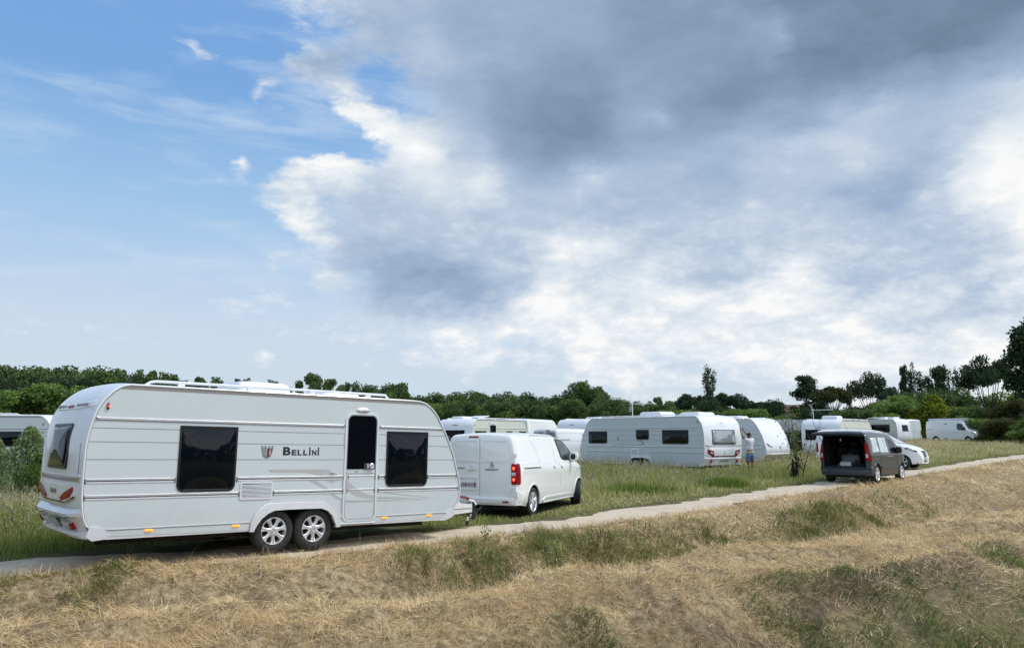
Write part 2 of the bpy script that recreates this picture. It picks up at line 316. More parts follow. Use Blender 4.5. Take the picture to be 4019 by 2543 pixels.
        return s.add(vs,fs,mi)
    def lathe(s,prof,c=(0,0,0),axis='y',n=32,mi=0,closed=False,a0=0,a1=2*PI):
        """prof: (radius, along-axis)"""
        vs=[];fs=[]; full=abs(a1-a0-2*PI)<1e-6; m=n if full else n+1
        for k in range(m):
            t=a0+(a1-a0)*k/n
            for r,h in prof:
                q={'y':(r*math.cos(t),h,r*math.sin(t)),'z':(r*math.cos(t),r*math.sin(t),h),'x':(h,r*math.cos(t),r*math.sin(t))}[axis]
                vs.append((c[0]+q[0],c[1]+q[1],c[2]+q[2]))
        p=len(prof)
        for k in range(n):
            k2=(k+1)%m
            for i in range(p if closed else p-1): fs.append((k*p+i,k2*p+i,k2*p+(i+1)%p,k*p+(i+1)%p))
        return s.add(vs,fs,mi)
    def grid(s,P,mi=0):
        a=len(P);b=len(P[0]); vs=[p for r in P for p in r]
        return s.add(vs,[(i*b+j,i*b+j+1,(i+1)*b+j+1,(i+1)*b+j) for i in range(a-1) for j in range(b-1)],mi)
    def build(s,name,mats,parent=None,smooth=True,angle=38,fix=True):
        me=bpy.data.meshes.new(name); me.from_pydata(s.v,[],s.f); 
        if isinstance(mats,str): mats=[mats]
        for m in mats: me.materials.append(MAT[m])
        for p,i in zip(me.polygons,s.m): p.material_index=i
        if fix:
            bm=bmesh.new(); bm.from_mesh(me); bmesh.ops.recalc_face_normals(bm,faces=bm.faces); bm.to_mesh(me); bm.free()
        if smooth:
            for p in me.polygons: p.use_smooth=True
            try: me.set_sharp_from_angle(angle=R(angle))
            except Exception: pass
        me.update(); o=bpy.data.objects.new(name,me); COL.objects.link(o)
        if parent: o.parent=parent
        return o
def rrect(a0,a1,b0,b1,r,n=5):
    """r: one radius or (bottom-left, bottom-right, top-right, top-left)"""
    rr=r if isinstance(r,(tuple,list)) else (r,)*4; out=[]
    for (cx,cy,q,t0) in ((a0,b0,rr[0],PI),(a1,b0,rr[1],1.5*PI),(a1,b1,rr[2],0),(a0,b1,rr[3],.5*PI)):
        sx=1 if cx==a0 else -1; sy=1 if cy==b0 else -1; q=max(q,1e-4)
        for k in range(n+1):
            t=t0+k/n*PI/2; out.append((cx+sx*q+q*math.cos(t),cy+sy*q+q*math.sin(t)))
    return out
def cut(obj,mb,mi_mats=None):
    c=mb.build('cutter',[m.name for m in obj.data.materials] if obj.data.materials else 'under',obj.parent,smooth=False)
    for p in c.data.polygons: p.material_index=min(1,len(obj.data.materials)-1)
    md=obj.modifiers.new('b','BOOLEAN'); md.operation='DIFFERENCE'; md.object=c; md.solver='EXACT'
    dg=bpy.context.evaluated_depsgraph_get(); me=bpy.data.meshes.new_from_object(obj.evaluated_get(dg)); old=obj.data; obj.modifiers.clear(); obj.data=me; me.name=old.name
    bpy.data.objects.remove(c); return obj
def text(name,body,size,material,parent,M,extrude=.002,sx=1,bold=.0,align='LEFT'):
    cu=bpy.data.curves.new(name,'FONT'); cu.body=body; cu.size=size; cu.extrude=extrude; cu.offset=bold; cu.align_x=align
    t=bpy.data.objects.new(name,cu); COL.objects.link(t); dg=bpy.context.evaluated_depsgraph_get(); me=bpy.data.meshes.new_from_object(t.evaluated_get(dg))
    bpy.data.objects.remove(t); me.transform(Matrix.Scale(sx,4,(1,0,0))); me.transform(M); me.materials.clear(); me.materials.append(MAT[material])
    o=bpy.data.objects.new(name,me); COL.objects.link(o); o.parent=parent; return o
def copy_tree(o,parent=None):
    c=o.copy(); COL.objects.link(c)
    if parent: c.parent=parent
    for ch in [x for x in bpy.data.objects if x.parent==o]: copy_tree(ch,c)
    return c
# ------------------------------------------------------------------ wheels
def wheel(parent,x,y,z,r,rr,w,side,style='seven',steer=0):
    """side -1: outer face looks to -y"""
    s=side; b=MB(); b.lathe([(0,y-s*.02*0),(rr*.98,y)],(0,0,0),'y',32) if 0 else None
    b=MB(); yo=lambda d:s*(w/2-d)         # d: depth behind the outer face
    b.lathe([(0.001,yo(.10)),(rr*.93,yo(.10)),(rr*.93,yo(.16)),(.001,yo(.16))],axis='y',n=28)
    hub=b.build('wheel','under',parent); hub.location=(x,y,z); hub.rotation_euler=(0,0,steer)
    t=MB(); pr=[(rr,yo(.015)),(rr+.012,yo(.004)),(rr+(r-rr)*.45,yo(-.006)),(r-.02,yo(.004)),(r-.004,yo(.022))]
    for k in range(5):
        d=.022+(w-.044)*k/5; pr+=[(r,yo(d+.004)),(r,yo(d+.026)),(r-.008,yo(d+.028)),(r-.008,yo(d+.034))]
    pr+=[(r-.004,yo(w-.022)),(r-.03,yo(w)),(rr,yo(w))]
    t.lathe(pr,axis='y',n=56,closed=True); t.build('tyre','rubber',hub,angle=50)
    m=MB(); 
    m.lathe([(rr*.995,yo(.012)),(rr*1.0,yo(.002)),(rr*.965,yo(.0)),(rr*.925,yo(.012)),(rr*.90,yo(.05)),(rr*.9,yo(.1)),(rr*.99,yo(.1))],axis='y',n=56,closed=True)
    if style=='steel':
        m.lathe([(rr*.92,yo(.03)),(rr*.72,yo(.015)),(rr*.55,yo(.045)),(rr*.3,yo(.02)),(rr*.25,yo(-.01)),(.001,yo(-.01))],axis='y',n=32)
    else:
        ns={'seven':7,'five':5,'twin':5}[style]
        m.lathe([(rr*.30,yo(.05)),(rr*.29,yo(.012)),(rr*.2,yo(.004)),(rr*.17,yo(.016)),(rr*.10,yo(.016)),(rr*.09,yo(.004)),(.001,yo(.003))],axis='y',n=28)
        for k in range(ns):
            for off in ((0,) if style!='twin' else (-.17,.17)):
                a=2*PI*k/ns+.25+off; pts=[]
                wd0,wd1=(rr*.17,rr*.16) if style=='seven' else ((rr*.2,rr*.24) if style=='five' else (rr*.09,rr*.10))
                secs=[(rr*.2,wd0*1.25,.014),(rr*.42,wd0*.72,.012),(rr*.65,wd1*.72,.006),(rr*.84,wd1*1.1,.004),(rr*.955,wd1*1.75,.006)]
                rows=[]
                for (q,hw,d) in secs:
                    cx,cz=q*math.cos(a),q*math.sin(a); tx,tz=-math.sin(a),math.cos(a)
                    rows.append([(cx+tx*o,yo(d+dd),cz+tz*o) for o,dd in ((-hw,.05),(-hw,.010),(-hw*.45,0),(-hw*.2,.012),(hw*.2,.012),(hw*.45,0),(hw,.010),(hw,.05))])
                m.grid(rows)
        for k in range(5):
            a=2*PI*k/5+.5; m.lathe([(.011,yo(.03)),(.011,yo(.001)),(.001,yo(.0))],(rr*.21*math.cos(a),0,rr*.21*math.sin(a)),'y',8)
    m.build('rim','rim_silver',hub,angle=30)
    return hub

# ------------------------------------------------------------------ caravans
REARC=[(.13,.511),(.09,.548),(.057,.615),(.033,.714),(.017,.832),(.008,.963),(.003,1.095),(0,1.26),(.001,1.425),(.002,1.562),(.011,1.669),(.027,1.776),(.049,1.884),(.072,1.979),(.102,2.075),(.14,2.155),(.19,2.233),(.249,2.301),(.309,2.36),(.37,2.405),(.433,2.436),(.518,2.452)]
FRONTC=[(1.106,2.450),(.955,2.446),(.834,2.42),(.722,2.362),(.608,2.268),(.527,2.171),(.456,2.055),(.36,1.895),(.263,1.715),(.178,1.534),(.089,1.252),(.032,1.089),(0,.925),(0,.799),(.025,.683),(.08,.595),(.152,.531)]
OLDREAR=[(.03,.45),(.0,.6),(-.0,.9),(.0,1.2),(.02,1.6),(.06,1.9),(.12,2.1),(.22,2.3),(.38,2.42),(.5,2.44)]
OLDFRONT=[(.6,2.44),(.4,2.42),(.24,2.32),(.14,2.15),(.08,1.9),(.03,1.6),(0,1.3),(0,.9),(.01,.6),(.04,.45)]
ARCH_O=[(-.745,.34),(-.732,.49),(-.679,.6),(-.604,.682),(-.516,.741),(-.425,.762),(-.162,.763),(.161,.763),(.44,.757),(.567,.724),(.662,.645),(.724,.562),(.775,.479),(.795,.34)]
ARCH_I=[(-.680,.34),(-.665,.38),(-.638,.429),(-.564,.529),(-.466,.601),(-.365,.643),(-.156,.650),(.168,.650),(.435,.646),(.55,.604),(.634,.526),(.680,.430),(.700,.39),(.708,.34)]
def interp_curve(C,z):
    zs=[c[1] for c in C]; xs=[c[0] for c in C]
    if zs[0]>zs[-1]: zs=zs[::-1]; xs=xs[::-1]
    return float(np.interp(z,zs,xs))
def caravan(name,label,loc,yaw,pitch=0,xr=-3.11,xf=3.236,W=2.4,side=-1,panel='alu_side',group=None,windows=(),door=None,vents=(),rails=None,
            back='full',front=None,roof=(),marks=(),wheels='seven',old=False,band=True,hitch=False,cat='caravan',both=True,arches=True):
    root=thing(name,label,cat,loc,yaw,pitch,group); hw=W/2; RC=OLDREAR if old else REARC; FC=OLDFRONT if old else FRONTC
    zb=.35
    prof=[(xr+.30,zb),(xr+.20,.40)]+[(xr+x,z) for x,z in RC]+[(xf-x,z) for x,z in FC]+[(xf-.24,.42),(xf-.40,zb)]
    n=len(prof); nx=[]
    for i in range(n):
        a,b=prof[i-1],prof[(i+1)%n]; d=Vector((b[0]-a[0],b[1]-a[1])).normalized(); nx.append((-d.y,d.x))
    def bulge(i,t):
        q=nx[i]; k=(.045 if q[0]<0 else .12)*abs(q[0])**1.5+(.05*max(q[1],0)); return k*(1-abs(t)**3.5)
    ys=[-1,-.97,-.9,-.75,-.5,-.2,.2,.5,.75,.9,.97,1]; P=[]
    for t in ys: P.append([(prof[i][0]+nx[i][0]*bulge(i,t),t*hw,prof[i][1]+nx[i][1]*bulge(i,t)) for i in range(n)])
    b=MB(); vs=[p for r in P for p in r]; fs=[]
    for k in range(len(ys)-1):
        for i in range(n): fs.append((k*n+i,k*n+(i+1)%n,(k+1)*n+(i+1)%n,(k+1)*n+i))
    fs.append(tuple(range(n))); fs.append(tuple((len(ys)-1)*n+i for i in range(n-1,-1,-1))); b.add(vs,fs)
    body=b.build('body',['gel_white','under'],root,angle=50)
    wx=0
    if arches:
        c=MB()
        for s in (-1,1):
            pol=[(-.70,.2)]+[(x,z) for x,z in ARCH_I[1:-1]]+[(.72,.2)]
            c.solid([(x,s*(hw+.1),z) for x,z in pol],[(x,s*(hw-.42),z) for x,z in pol],1); m=len(pol)
            bb=len(c.v)-m; c.f.append(list(range(bb+m-1,bb-1,-1))); c.m.append(1)
        cut(body,c)
    # side panels
    for s in ((-1,1) if both else (side,)):
        F=lambda x,z,e,s=s:(x,s*(hw+e),z)
        po=[]
        for i,(x,z) in enumerate(prof[2:-2]):
            q=nx[i+2]; po.append((x-q[0]*.028,z-q[1]*.028))
        po=[(x,z) for x,z in po if z>.5]; low=[(xf-.30,.44),(xf-.34,.39)]
        pol=po+low
        if arches: pol+= [(ARCH_I[-1][0],.37)]+[p for p in ARCH_I[::-1][1:-1]]+[(ARCH_I[0][0],.37)]
        pol+=[(xr+.30,.39),(xr+.27,.44)]
        sp=MB(); sp.plate(pol,F,.004,0)
        if not old:
            for gz_ in (1.841,1.655,1.417): sp.strip([(xr+interp_curve(RC,gz_)+.035,gz_),(xf-interp_curve(FC,gz_)-.035,gz_)],F,.009,.0055,.003,1)
        else:
            for k in range(7): sp.strip([(xr+.05,.75+k*.09),(xf-.05,.75+k*.09)],F,.016,.007,.003,1)
        if band: 
            zt=2.385; sp.plate([(xr+interp_curve(RC,zt)+.05,zt),(xr+.50,2.424),(xf-.98,2.424),(xf-interp_curve(FC,zt)-.05,zt)],F,.0065,.003,2)
        segs=[(xr+.36,-.735),(.79,xf-.27)] if arches else [(xr+.36,xf-.27)]
        if door is not None and s==side: segs=[(xr+.36,-.735),(.785,.82),(door+.655,xf-.27)] if door>.5 else [(xr+.36,-.735),(.79,xf-.27)]
        for (sa,sb) in segs: sp.strip([(sa,.483),(sb,.483)],F,.012,.012,.003,3); sp.strip([(sa,.472),(sb,.472)],F,.006,.008,.003,1)
        sp.build('side_panel',[panel,'groove','taupe','rail_light'],root,smooth=False)
        bd=MB(); bd.tube([(x-q[0]*.006,s*(hw+.002),z-q[1]*.006) for (x,z),q in zip(prof[2:-2],nx[2:-2])],.0155,6)
        bd.build('edge_bead','gel_white',root)
        bd=MB(); bd.tube([(x-q[0]*.024,s*(hw+.004),z-q[1]*.024) for (x,z),q in zip(prof[2:-2],nx[2:-2])],.0045,4)
        bd.build('bead_seal','groove',root)
        if arches:
            fd=MB(); m=len(ARCH_I); O=ARCH_O; I=ARCH_I
            vs=[F(x,z,.004) for x,z in O]+[F(x*.93+y_*.07,z*.93+w_*.07,.030) for (x,z),(y_,w_) in zip(O,I)]+[F(x,z,.036) for x,z in I]+[F(x,z,-.05) for x,z in I]
            m=len(O); fs=[]
            for k in range(3):
                for i in range(m-1): fs.append((k*m+i,k*m+i+1,(k+1)*m+i+1,(k+1)*m+i))
            fd.add(vs,fs); fd.strip(O,F,.008,.006,.003,1); fd.build('wheel_arch',['gel_white','groove'],root)
        # visible rails
        if rails and s==side:
            for (x0,x1,z,dbl) in rails:
                r=MB(); e=.022
                if dbl:
                    r.box(x0,x1,0,.014,.004,.034,0,.005,Matrix.Translation((0,s*hw if s>0 else -hw-.014,z)))
                    r.box(x0+.01,x1-.01,0,.006,-.010,.004,1,0,Matrix.Translation((0,s*hw if s>0 else -hw-.006,z)))
                    r.box(x0+.02,x1-.02,0,.011,-.030,-.010,2,.003,Matrix.Translation((0,s*hw if s>0 else -hw-.011,z)))
                    for xe in (x0,x1-.022): r.box(xe,xe+.022,0,.018,-.002,.038,3,.004,Matrix.Translation((0,s*hw if s>0 else -hw-.018,z))); r.box(xe+.004,xe+.018,0,.014,-.036,-.003,4,.002,Matrix.Translation((0,s*hw if s>0 else -hw-.014,z)))
                else:
                    r.box(x0,x1,0,.018,-.018,.018,0,.007,Matrix.Translation((0,s*hw if s>0 else -hw-.018,z))); r.box(x0,x1,0,.010,-.026,-.018,1,0,Matrix.Translation((0,s*hw if s>0 else -hw-.010,z)))
                    for xe in (x0-.004,x1-.018): r.box(xe,xe+.022,0,.022,-.022,.022,3,.004,Matrix.Translation((0,s*hw if s>0 else -hw-.022,z)))
                r.build('trim_rail',['bright_alu','black_trim' if dbl else 'groove','rail_light','chrome','lamp_dark'],root,smooth=False)
    F=lambda x,z,e:(x,side*(hw+e),z)
    for (x0,x1,z0,z1) in windows:
        w=MB(); o=rrect(x0,x1,z0,z1,(.10,.10,.004,.004)); i=rrect(x0+.03,x1-.03,z0+.03,z1-.05,(.08,.08,.05,.05)); w.ring(o,i,F,.014,0,0); w.strip([(x0+.01,z1-.022),(x1-.01,z1-.022)],F,.008,.020,.01,0); fr=w.build('window','black_trim',root)
        g=MB(); G=[]; N=14
        for a in range(N+1):
            row=[]
            for c_ in range(N+1):
                u=-1+2*a/N; v=-1+2*c_/N; x=(x0+x1)/2+u*((x1-x0)/2-.028); z=(z0-.01+z1)/2+v*((z1-z0)/2-.04)
                if v<-.8: 
                    k=(-v-.8)/.2*.05; x=(x0+x1)/2+u*((x1-x0)/2-.028-k*k*8)
                row.append(F(x,z,.010+.045*(1-abs(u)**2.6)*(1-abs(v)**2.6)))
            G.append(row)
        g.grid(G); g.build('pane','window_bowed',fr,angle=80)
        if 0: pass
    if door is not None:
        d0=door; z0,z1=.415,2.19
        fr=MB(); fr.ring(rrect(d0,d0+.635,z0,z1,(.10,.10,.12,.12)),rrect(d0+.035,d0+.60,z0+.035,z1-.03,(.08,.08,.10,.10)),F,.016,0,0); fr.strip(rrect(d0+.036,d0+.599,z0+.036,z1-.031,(.08,.08,.10,.10)),F,.006,.018,.003,1,closed=True)
        fo=fr.build('door_frame',['gel_white','groove'],root)
        dp=MB(); dp.plate(rrect(d0+.036,d0+.599,z0+.036,z1-.031,(.08,.08,.10,.10)),F,.010,0,0); dp.strip([(d0+.04,1.19),(d0+.595,1.19)],F,.008,.013,.005,1); dr=dp.build('door',[panel,'groove'],root,smooth=False)
        g=MB(); g.plate(rrect(d0+.05,d0+.605-.02,1.262,z1-.045,(.004,.004,.09,.09)),F,.016,.005); g.build('door_window','window_dark',dr,smooth=False)
        lk=MB(); lk.plate(rrect(d0+.365,d0+.56,1.262,1.362,.012),F,.028,.01,0); lk.plate(rrect(d0+.415,d0+.445,1.275,1.352,.006),F,.045,.02,1)
        lk.lathe([(a_,side*b_) for a_,b_ in ((.048,0),(.048,.022),(.036,.03),(.030,.024),(.014,.024),(.012,.032),(.001,.033))],(d0+.51,side*(hw+.02),1.311),'y',24,1)
        lk.build('door_lock',['lamp_dark','bright_alu'],dr)
        for hz in (.72,1.05,1.75):
            h=MB(); h.plate(rrect(d0-.006,d0+.012,hz-.12,hz+.10,.004),F,.024,0); h.build('hinge','gel_white',fo)
        st=MB(); st.box(d0-.03,d0+.62,0,.035,.375,.392,0,.004,Matrix.Translation((0,-hw-.035 if side<0 else hw,0))); st.build('step_edge','rail_light',root)
        l=MB(); l.patch([(d0+.32+.13*math.cos(t),2.238+.038*math.sin(t)) for t in np.linspace(0,2*PI,24,endpoint=False)],F,.018,0,0,4,.012); l.plate([(d0+.32+.09*math.cos(t),2.222+.022*math.sin(t)) for t in np.linspace(0,PI,12)],F,.034,.02,1); l.build('door_lamp',['bright_alu','lens'],root)
    for (x0,x1,z0,z1) in vents:
        v=MB(); v.ring(rrect(x0,x1,z0,z1,.03),rrect(x0+.025,x1-.02,z0+.03,z1-.03,.01),F,.014,0,0); v.plate(rrect(x0+.02,x1-.015,z0+.025,z1-.025,.01),F,.004,.001,1)
        k=int((z1-z0-.07)/.0195)
        for i in range(k):
            z=z0+.038+i*.0195; ya=side*(hw+.005); yb=side*(hw+.014)
            v.add([(x0+.025,ya,z+.009),(x1-.02,ya,z+.009),(x1-.02,yb,z),(x0+.025,yb,z)],[(0,1,2,3)],0)
        v.build('vent_grille',['gel_white','lamp_dark'],root,smooth=False)
    for (kind,x,z) in marks:
        m=MB()
        if kind=='amber': m.patch(rrect(x-.055,x+.055,z-.014,z+.014,.012),F,.016,0,0,3,.006); m.build('marker_lamp','amber_lit',root)
        if kind=='amber_off': m.patch(rrect(x-.055,x+.055,z-.014,z+.014,.012),F,.016,0,0,3,.006); m.build('marker_lamp','red_dark',root)
        if kind in ('red','red_off'): 
            m.patch([(x+.018*math.cos(t),z+.052*math.sin(t)) for t in np.linspace(0,2*PI,16,endpoint=False)],F,.02,0,0,3,.01); o=m.build('side_lamp','red_dark',root)
            if kind=='red': m=MB(); m.patch([(x+.006+.012*math.cos(t),z-.002+.012*math.sin(t)) for t in np.linspace(0,2*PI,12,endpoint=False)],F,.036,.02); m.build('bulb','red_lit',o)
        if kind=='hatch': m.plate(rrect(x-.04,x+.04,z-.06,z+.06,.01),F,.012,0,0); m.build('service_flap','gel_white',root)
        if kind=='hook': m.plate(rrect(x-.035,x+.035,z-.008,z+.008,.006),F,.02,0,0); m.build('catch','bright_alu',root)
        if kind=='shield':
            sc=1.0
            sh=[(-.10,.09),(-.085,.0),(-.06,-.07),(0,-.10),(.06,-.07),(.085,0),(.10,.09),(.075,.095),(.07,.06),(.045,.06),(.045,.09),(.02,.09),(.02,.06),(-.02,.06),(-.02,.09),(-.045,.09),(-.045,.06),(-.07,.06),(-.075,.095)]
            q=lambda a,b,e:F(x+(a if side<0 else -a),z+b,e)
            m.plate(sh,q,.010,0,0); o=m.build('shield_badge','badge_grey',root,smooth=False)
            m=MB(); m.plate([(.004,.045),(.004,-.083),(.05,-.058),(.07,.0),(.078,.045)],q,.013,.008); m.build('red_field','badge_red',o,smooth=False)
            m=MB(); 
            for r_ in range(3):
                for c_ in range(3):
                    if r_==2 and c_==0: continue
                    m.plate([(-.06+c_*.022+.008*math.cos(t),.028-r_*.036+.014*math.sin(t)) for t in np.linspace(0,2*PI,8,endpoint=False)],q,.0135,.008)
            m.build('lozenges','bright_alu',o,smooth=False)
            # upright beast drawn as a thin silver figure
            m=MB(); m.plate([(.030,-.055),(.036,-.045),(.030,-.03),(.036,-.015),(.022,-.02),(.024,-.008),(.038,0),(.024,.006),(.028,.014),(.040,.014),(.034,.028),(.044,.038),(.054,.030),(.056,.010),(.058,-.015),(.054,-.035),(.048,-.05),(.044,-.06)],q,.0155,.010); m.build('beast_figure','bright_alu',o,smooth=False)
    # roof gear
    zt=2.452
    for it in roof:
        k=it[0]; m=MB()
        if k=='rails':
            x0,x1=it[1],it[2]
            for s in (-1,1):
                y=s*(hw-.10); h=.07
                m.tube([(x0-.16,y,zt),(x0-.08,y,zt+.055),(x0,y,zt+h),((x0+x1)/2,y,zt+h+.004),(x1,y,zt+h),(x1+.07,y,zt+.07),(x1+.13,y,zt)],.021,8)
                q=x0+.35
                while q<x1-.1: m.box(q-.05,q+.05,y-.02,y+.02,zt-.02,zt+h,0,.008); q+=1.05
            m.build('roof_rail','gel_white',root)
        elif k in ('box','hatch','ac'):
            x0,x1,y0,y1,h=it[1:6]
            L=[]; 
            for t,zz in ((1,0),(1.0,h*.45),(.95,h*.8),(.85,h),(.0,h*1.04)):
                cx,cy=(x0+x1)/2,(y0+y1)/2; L.append([(cx+(a-cx)*t,cy+(b_-cy)*t,zt+.03+zz) for a,b_ in rrect(x0,x1,y0,y1,.09,3)])
            for k2 in range(len(L)-1):
                mm=len(L[0]); m.add(L[k2]+L[k2+1],[(i,(i+1)%mm,mm+(i+1)%mm,mm+i) for i in range(mm)],0)
            m.box(x0+.03,x1-.03,y0+.03,y1-.03,zt-.03,zt+.05,1)
            m.build('roof_hatch' if k!='ac' else 'air_conditioner',['gel_white','lamp_dark'],root,angle=45)
        elif k=='tilt':
            x0,x1,y0,y1,h=it[1:6]; T=Matrix.Translation((x0,0,zt+.08))@Matrix.Rotation(-.12,4,'Y')@Matrix.Translation((-x0,0,0))
            m.box(x0,x1,y0,y1,0,.05,0,.02,T); m.box(x0+.1,x1-.1,y0+.05,y1-.05,-.08,-.005,1,0,T); m.build('open_roof_hatch',['gel_white','lamp_dark'],root)
        elif k=='mast':
            x,y,h,yw=it[1:5]; m.tube([(x,y,zt-.02),(x,y,zt+h)],.02,6); a=bpy.data.objects
            d=Vector((math.cos(yw),math.sin(yw),0)); p=Vector((-d.y,d.x,0)); c=Vector((x,y,zt+h-.08))
            m.tube([c-d*.15,c+d*1.15],.011,5)
            for i in range(9): e=c+d*(.1+i*.12); m.tube([e-p*(.20-.012*i),e+p*(.20-.012*i)],.006,4)
            for s in (-1,1):
                for i in range(4):
                    e=c-d*(.03+.03*i)+Vector((0,0,s*(.06+.09*i))); m.tube([e-p*.26,e+p*.26],.007,4)
                m.tube([c,c-d*.12+Vector((0,0,s*.36))],.008,4); 
            m.tube([c+Vector((0,0,.02))-d*.05,c+Vector((0,0,.34))-d*.22],.009,4)
            m.build('aerial','bright_alu',root)
        elif k=='pole': x,y,h=it[1:4]; m.tube([(x,y,zt-.02),(x,y,zt+h)],.018,6); m.lathe([(.05,0),(.05,.05),(.02,.08)],(x,y,zt+.0),'z',10); m.build('flue','bright_alu',root)
    # surfaces of the ends
    def SR(y,z,e):
        x=xr+interp_curve(RC,z); t=max(-1,min(1,y/hw)); sl=(interp_curve(RC,z+.02)-interp_curve(RC,z-.02))/.04; nn=1/math.sqrt(1+sl*sl)
        return (x-(.045*nn**1.5*(1-abs(t)**3.5)+e)*nn,y,z+e*sl*nn)
    def SF(y,z,e):
        x=xf-interp_curve(FC,z); t=max(-1,min(1,y/hw)); sl=(interp_curve(FC,z+.02)-interp_curve(FC,z-.02))/.04; nn=1/math.sqrt(1+sl*sl)
        return (x+(.12*nn**1.5*(1-abs(t)**3.5)+e)*nn,y,z+e*sl*nn)
    def bumper(fn,name,rows,wid=1.225):
        G=[]
        for z,e in rows:
            G.append([fn(t*wid*.985,z,.006+e*(1-abs(t)**7)) for t in np.linspace(-1,1,25)])
        m=MB(); m.grid(G); 
        return m.build(name,'gel_white',root,angle=24)
    if back=='full':
        bumper(SR,'bumper',[(.36,-.02),(.365,.05),(.40,.085),(.44,.08),(.46,.045),(.60,.035),(.645,.05),(.67,.10),(.705,.105),(.735,.06),(.76,0)])
        m=MB(); m.patch([(-1.02,1.075),(-.90,1.095),(.90,1.095),(1.02,1.075),(.98,.92),(.72,.86),(.62,.835),(-.62,.835),(-.72,.86),(-.98,.92)],SR,.034,.0,0,5); m.build('rear_moulding','gel_white',root,angle=30)
        m=MB(); m.patch([(-1.12,1.165),(1.12,1.165),(1.12,1.118),(.85,1.125),(.55,1.115),(-.55,1.115),(-.85,1.125),(-1.12,1.118)],SR,.016,0,0,3); m.patch([(-1.13,1.16),(-.92,1.16),(-.92,1.12),(-1.13,1.12)],SR,.022,0,1,3);m.patch([(1.13,1.16),(.92,1.16),(.92,1.12),(1.13,1.12)],SR,.022,0,1,3); m.build('chrome_strip',['taupe','chrome'],root,angle=30)
        m=MB(); m.patch(rrect(-1.13,1.13,1.178,1.20,.01),SR,.02,0,0,3); m.build('strip_ledge','gel_white',root)
        for s in (-1,1):
            q=[(s*a,b_) for a,b_ in ((.42,.885),(.70,.985),(.98,1.045),(1.0,1.0),(.84,.90),(.44,.84))]
            m=MB(); m.patch(q,SR,.046,0,0,4,.006); tl=m.build('tail_light','red_lamp',root,angle=50)
            m=MB(); m.strip([(s*.45,.885),(s*.68,.965),(s*.9,1.0)],SR,.016,.056,.03); m.build('light_bar','red_dark',tl)
            m=MB(); m.patch(rrect(*sorted((s*.45,s*.78)),.50,.60,.03),SR,.09,0,0,3); m.build('fog_lamp','dust_white',root)
            m=MB(); m.patch([(s*.84,.50),(s*.95,.50),(s*.88,.59)],SR,.10,.03,0,3); m.build('reflector','red_lamp',root)
            m=MB(); m.patch(rrect(*sorted((s*.45,s*.9)),.652,.668,.004),SR,.125,0,0,3); m.build('rear_slot','lamp_dark',root)
        m=MB(); m.strip([(-.6,.822),(.6,.822)],SR,.012,.04,.0); m.strip([(.6,.822),(.95,.90)],SR,.010,.04,.0);m.strip([(-.6,.822),(-.95,.90)],SR,.010,.04,.0); m.build('red_line','red_dark',root)
        m=MB(); m.patch(rrect(-.26,.26,.505,.62,.01),SR,.09,0,0,3); m.patch(rrect(-.245,.245,.515,.61,.008),SR,.096,.03,1,3); pl=m.build('number_plate',['lamp_dark','plate_grey'],root)
        px=SR(0,.56,.101)[0]; text('plate_text','CE-881-HV',.105,'plate_ink',pl,Matrix.Translation((px,0,.525))@Matrix.Rotation(-PI/2,4,'Z')@Matrix.Rotation(PI/2,4,'X'),align='CENTER',sx=.8,bold=.002)
        px=SR(0,.94,.04)[0]; text('maker_lettering','TABBERT',.085,'badge_grey',root,Matrix.Translation((px,0,.93))@Matrix.Rotation(-PI/2,4,'Z')@Matrix.Rotation(PI/2,4,'X'),align='CENTER',bold=.003,extrude=.006)
        # window
        o=rrect(-.52,.52,1.27,1.90,(.05,.05,.02,.02)); m=MB(); m.ring(o,rrect(-.49,.49,1.30,1.865,.04),SR,.030,0); w=m.build('window','black_trim',root)
        m=MB(); m.patch(rrect(-.49,.49,1.30,1.865,.04),SR,.030,0,0,6,.03); m.build('pane','window_bowed',w,angle=80)
        # high ledge with brake light
        G=[]
        for z,e in ((2.075,0),(2.10,.035),(2.16,.045),(2.20,.02),(2.235,.0)): G.append([SR(t*1.12,z+.05*abs(t)**3,e*(1-abs(t)**8)+.003) for t in np.linspace(-1,1,19)])
        m=MB(); m.grid(G); m.build('rear_ledge','gel_white',root,angle=24)
        m=MB(); m.patch(rrect(-.15,.15,2.12,2.155,.006),SR,.05,0,0,3); m.build('brake_lamp','red_lamp',root)
        for s in (-1,1): m=MB(); m.patch(rrect(*sorted((s*.3,s*.85)),2.135,2.165,.01),SR,.052,0,0,3); m.build('rear_air_slot','taupe',root)
        m=MB(); m.strip([(-1.06,2.10),(-.8,2.07),(.8,2.07),(1.06,2.10)],SR,.010,.012,0); m.build('ledge_seam','groove',root)
        for s in (-1,1): m=MB(); m.strip([(s*1.02,2.05),(s*1.04,1.6),(s*1.05,1.22)],SR,.012,.006,0); m.strip([(s*.985,2.05),(s*1.0,1.6),(s*1.01,1.22)],SR,.04,.014,0,1); m.build('corner_rib',['groove','gel_white'],root)
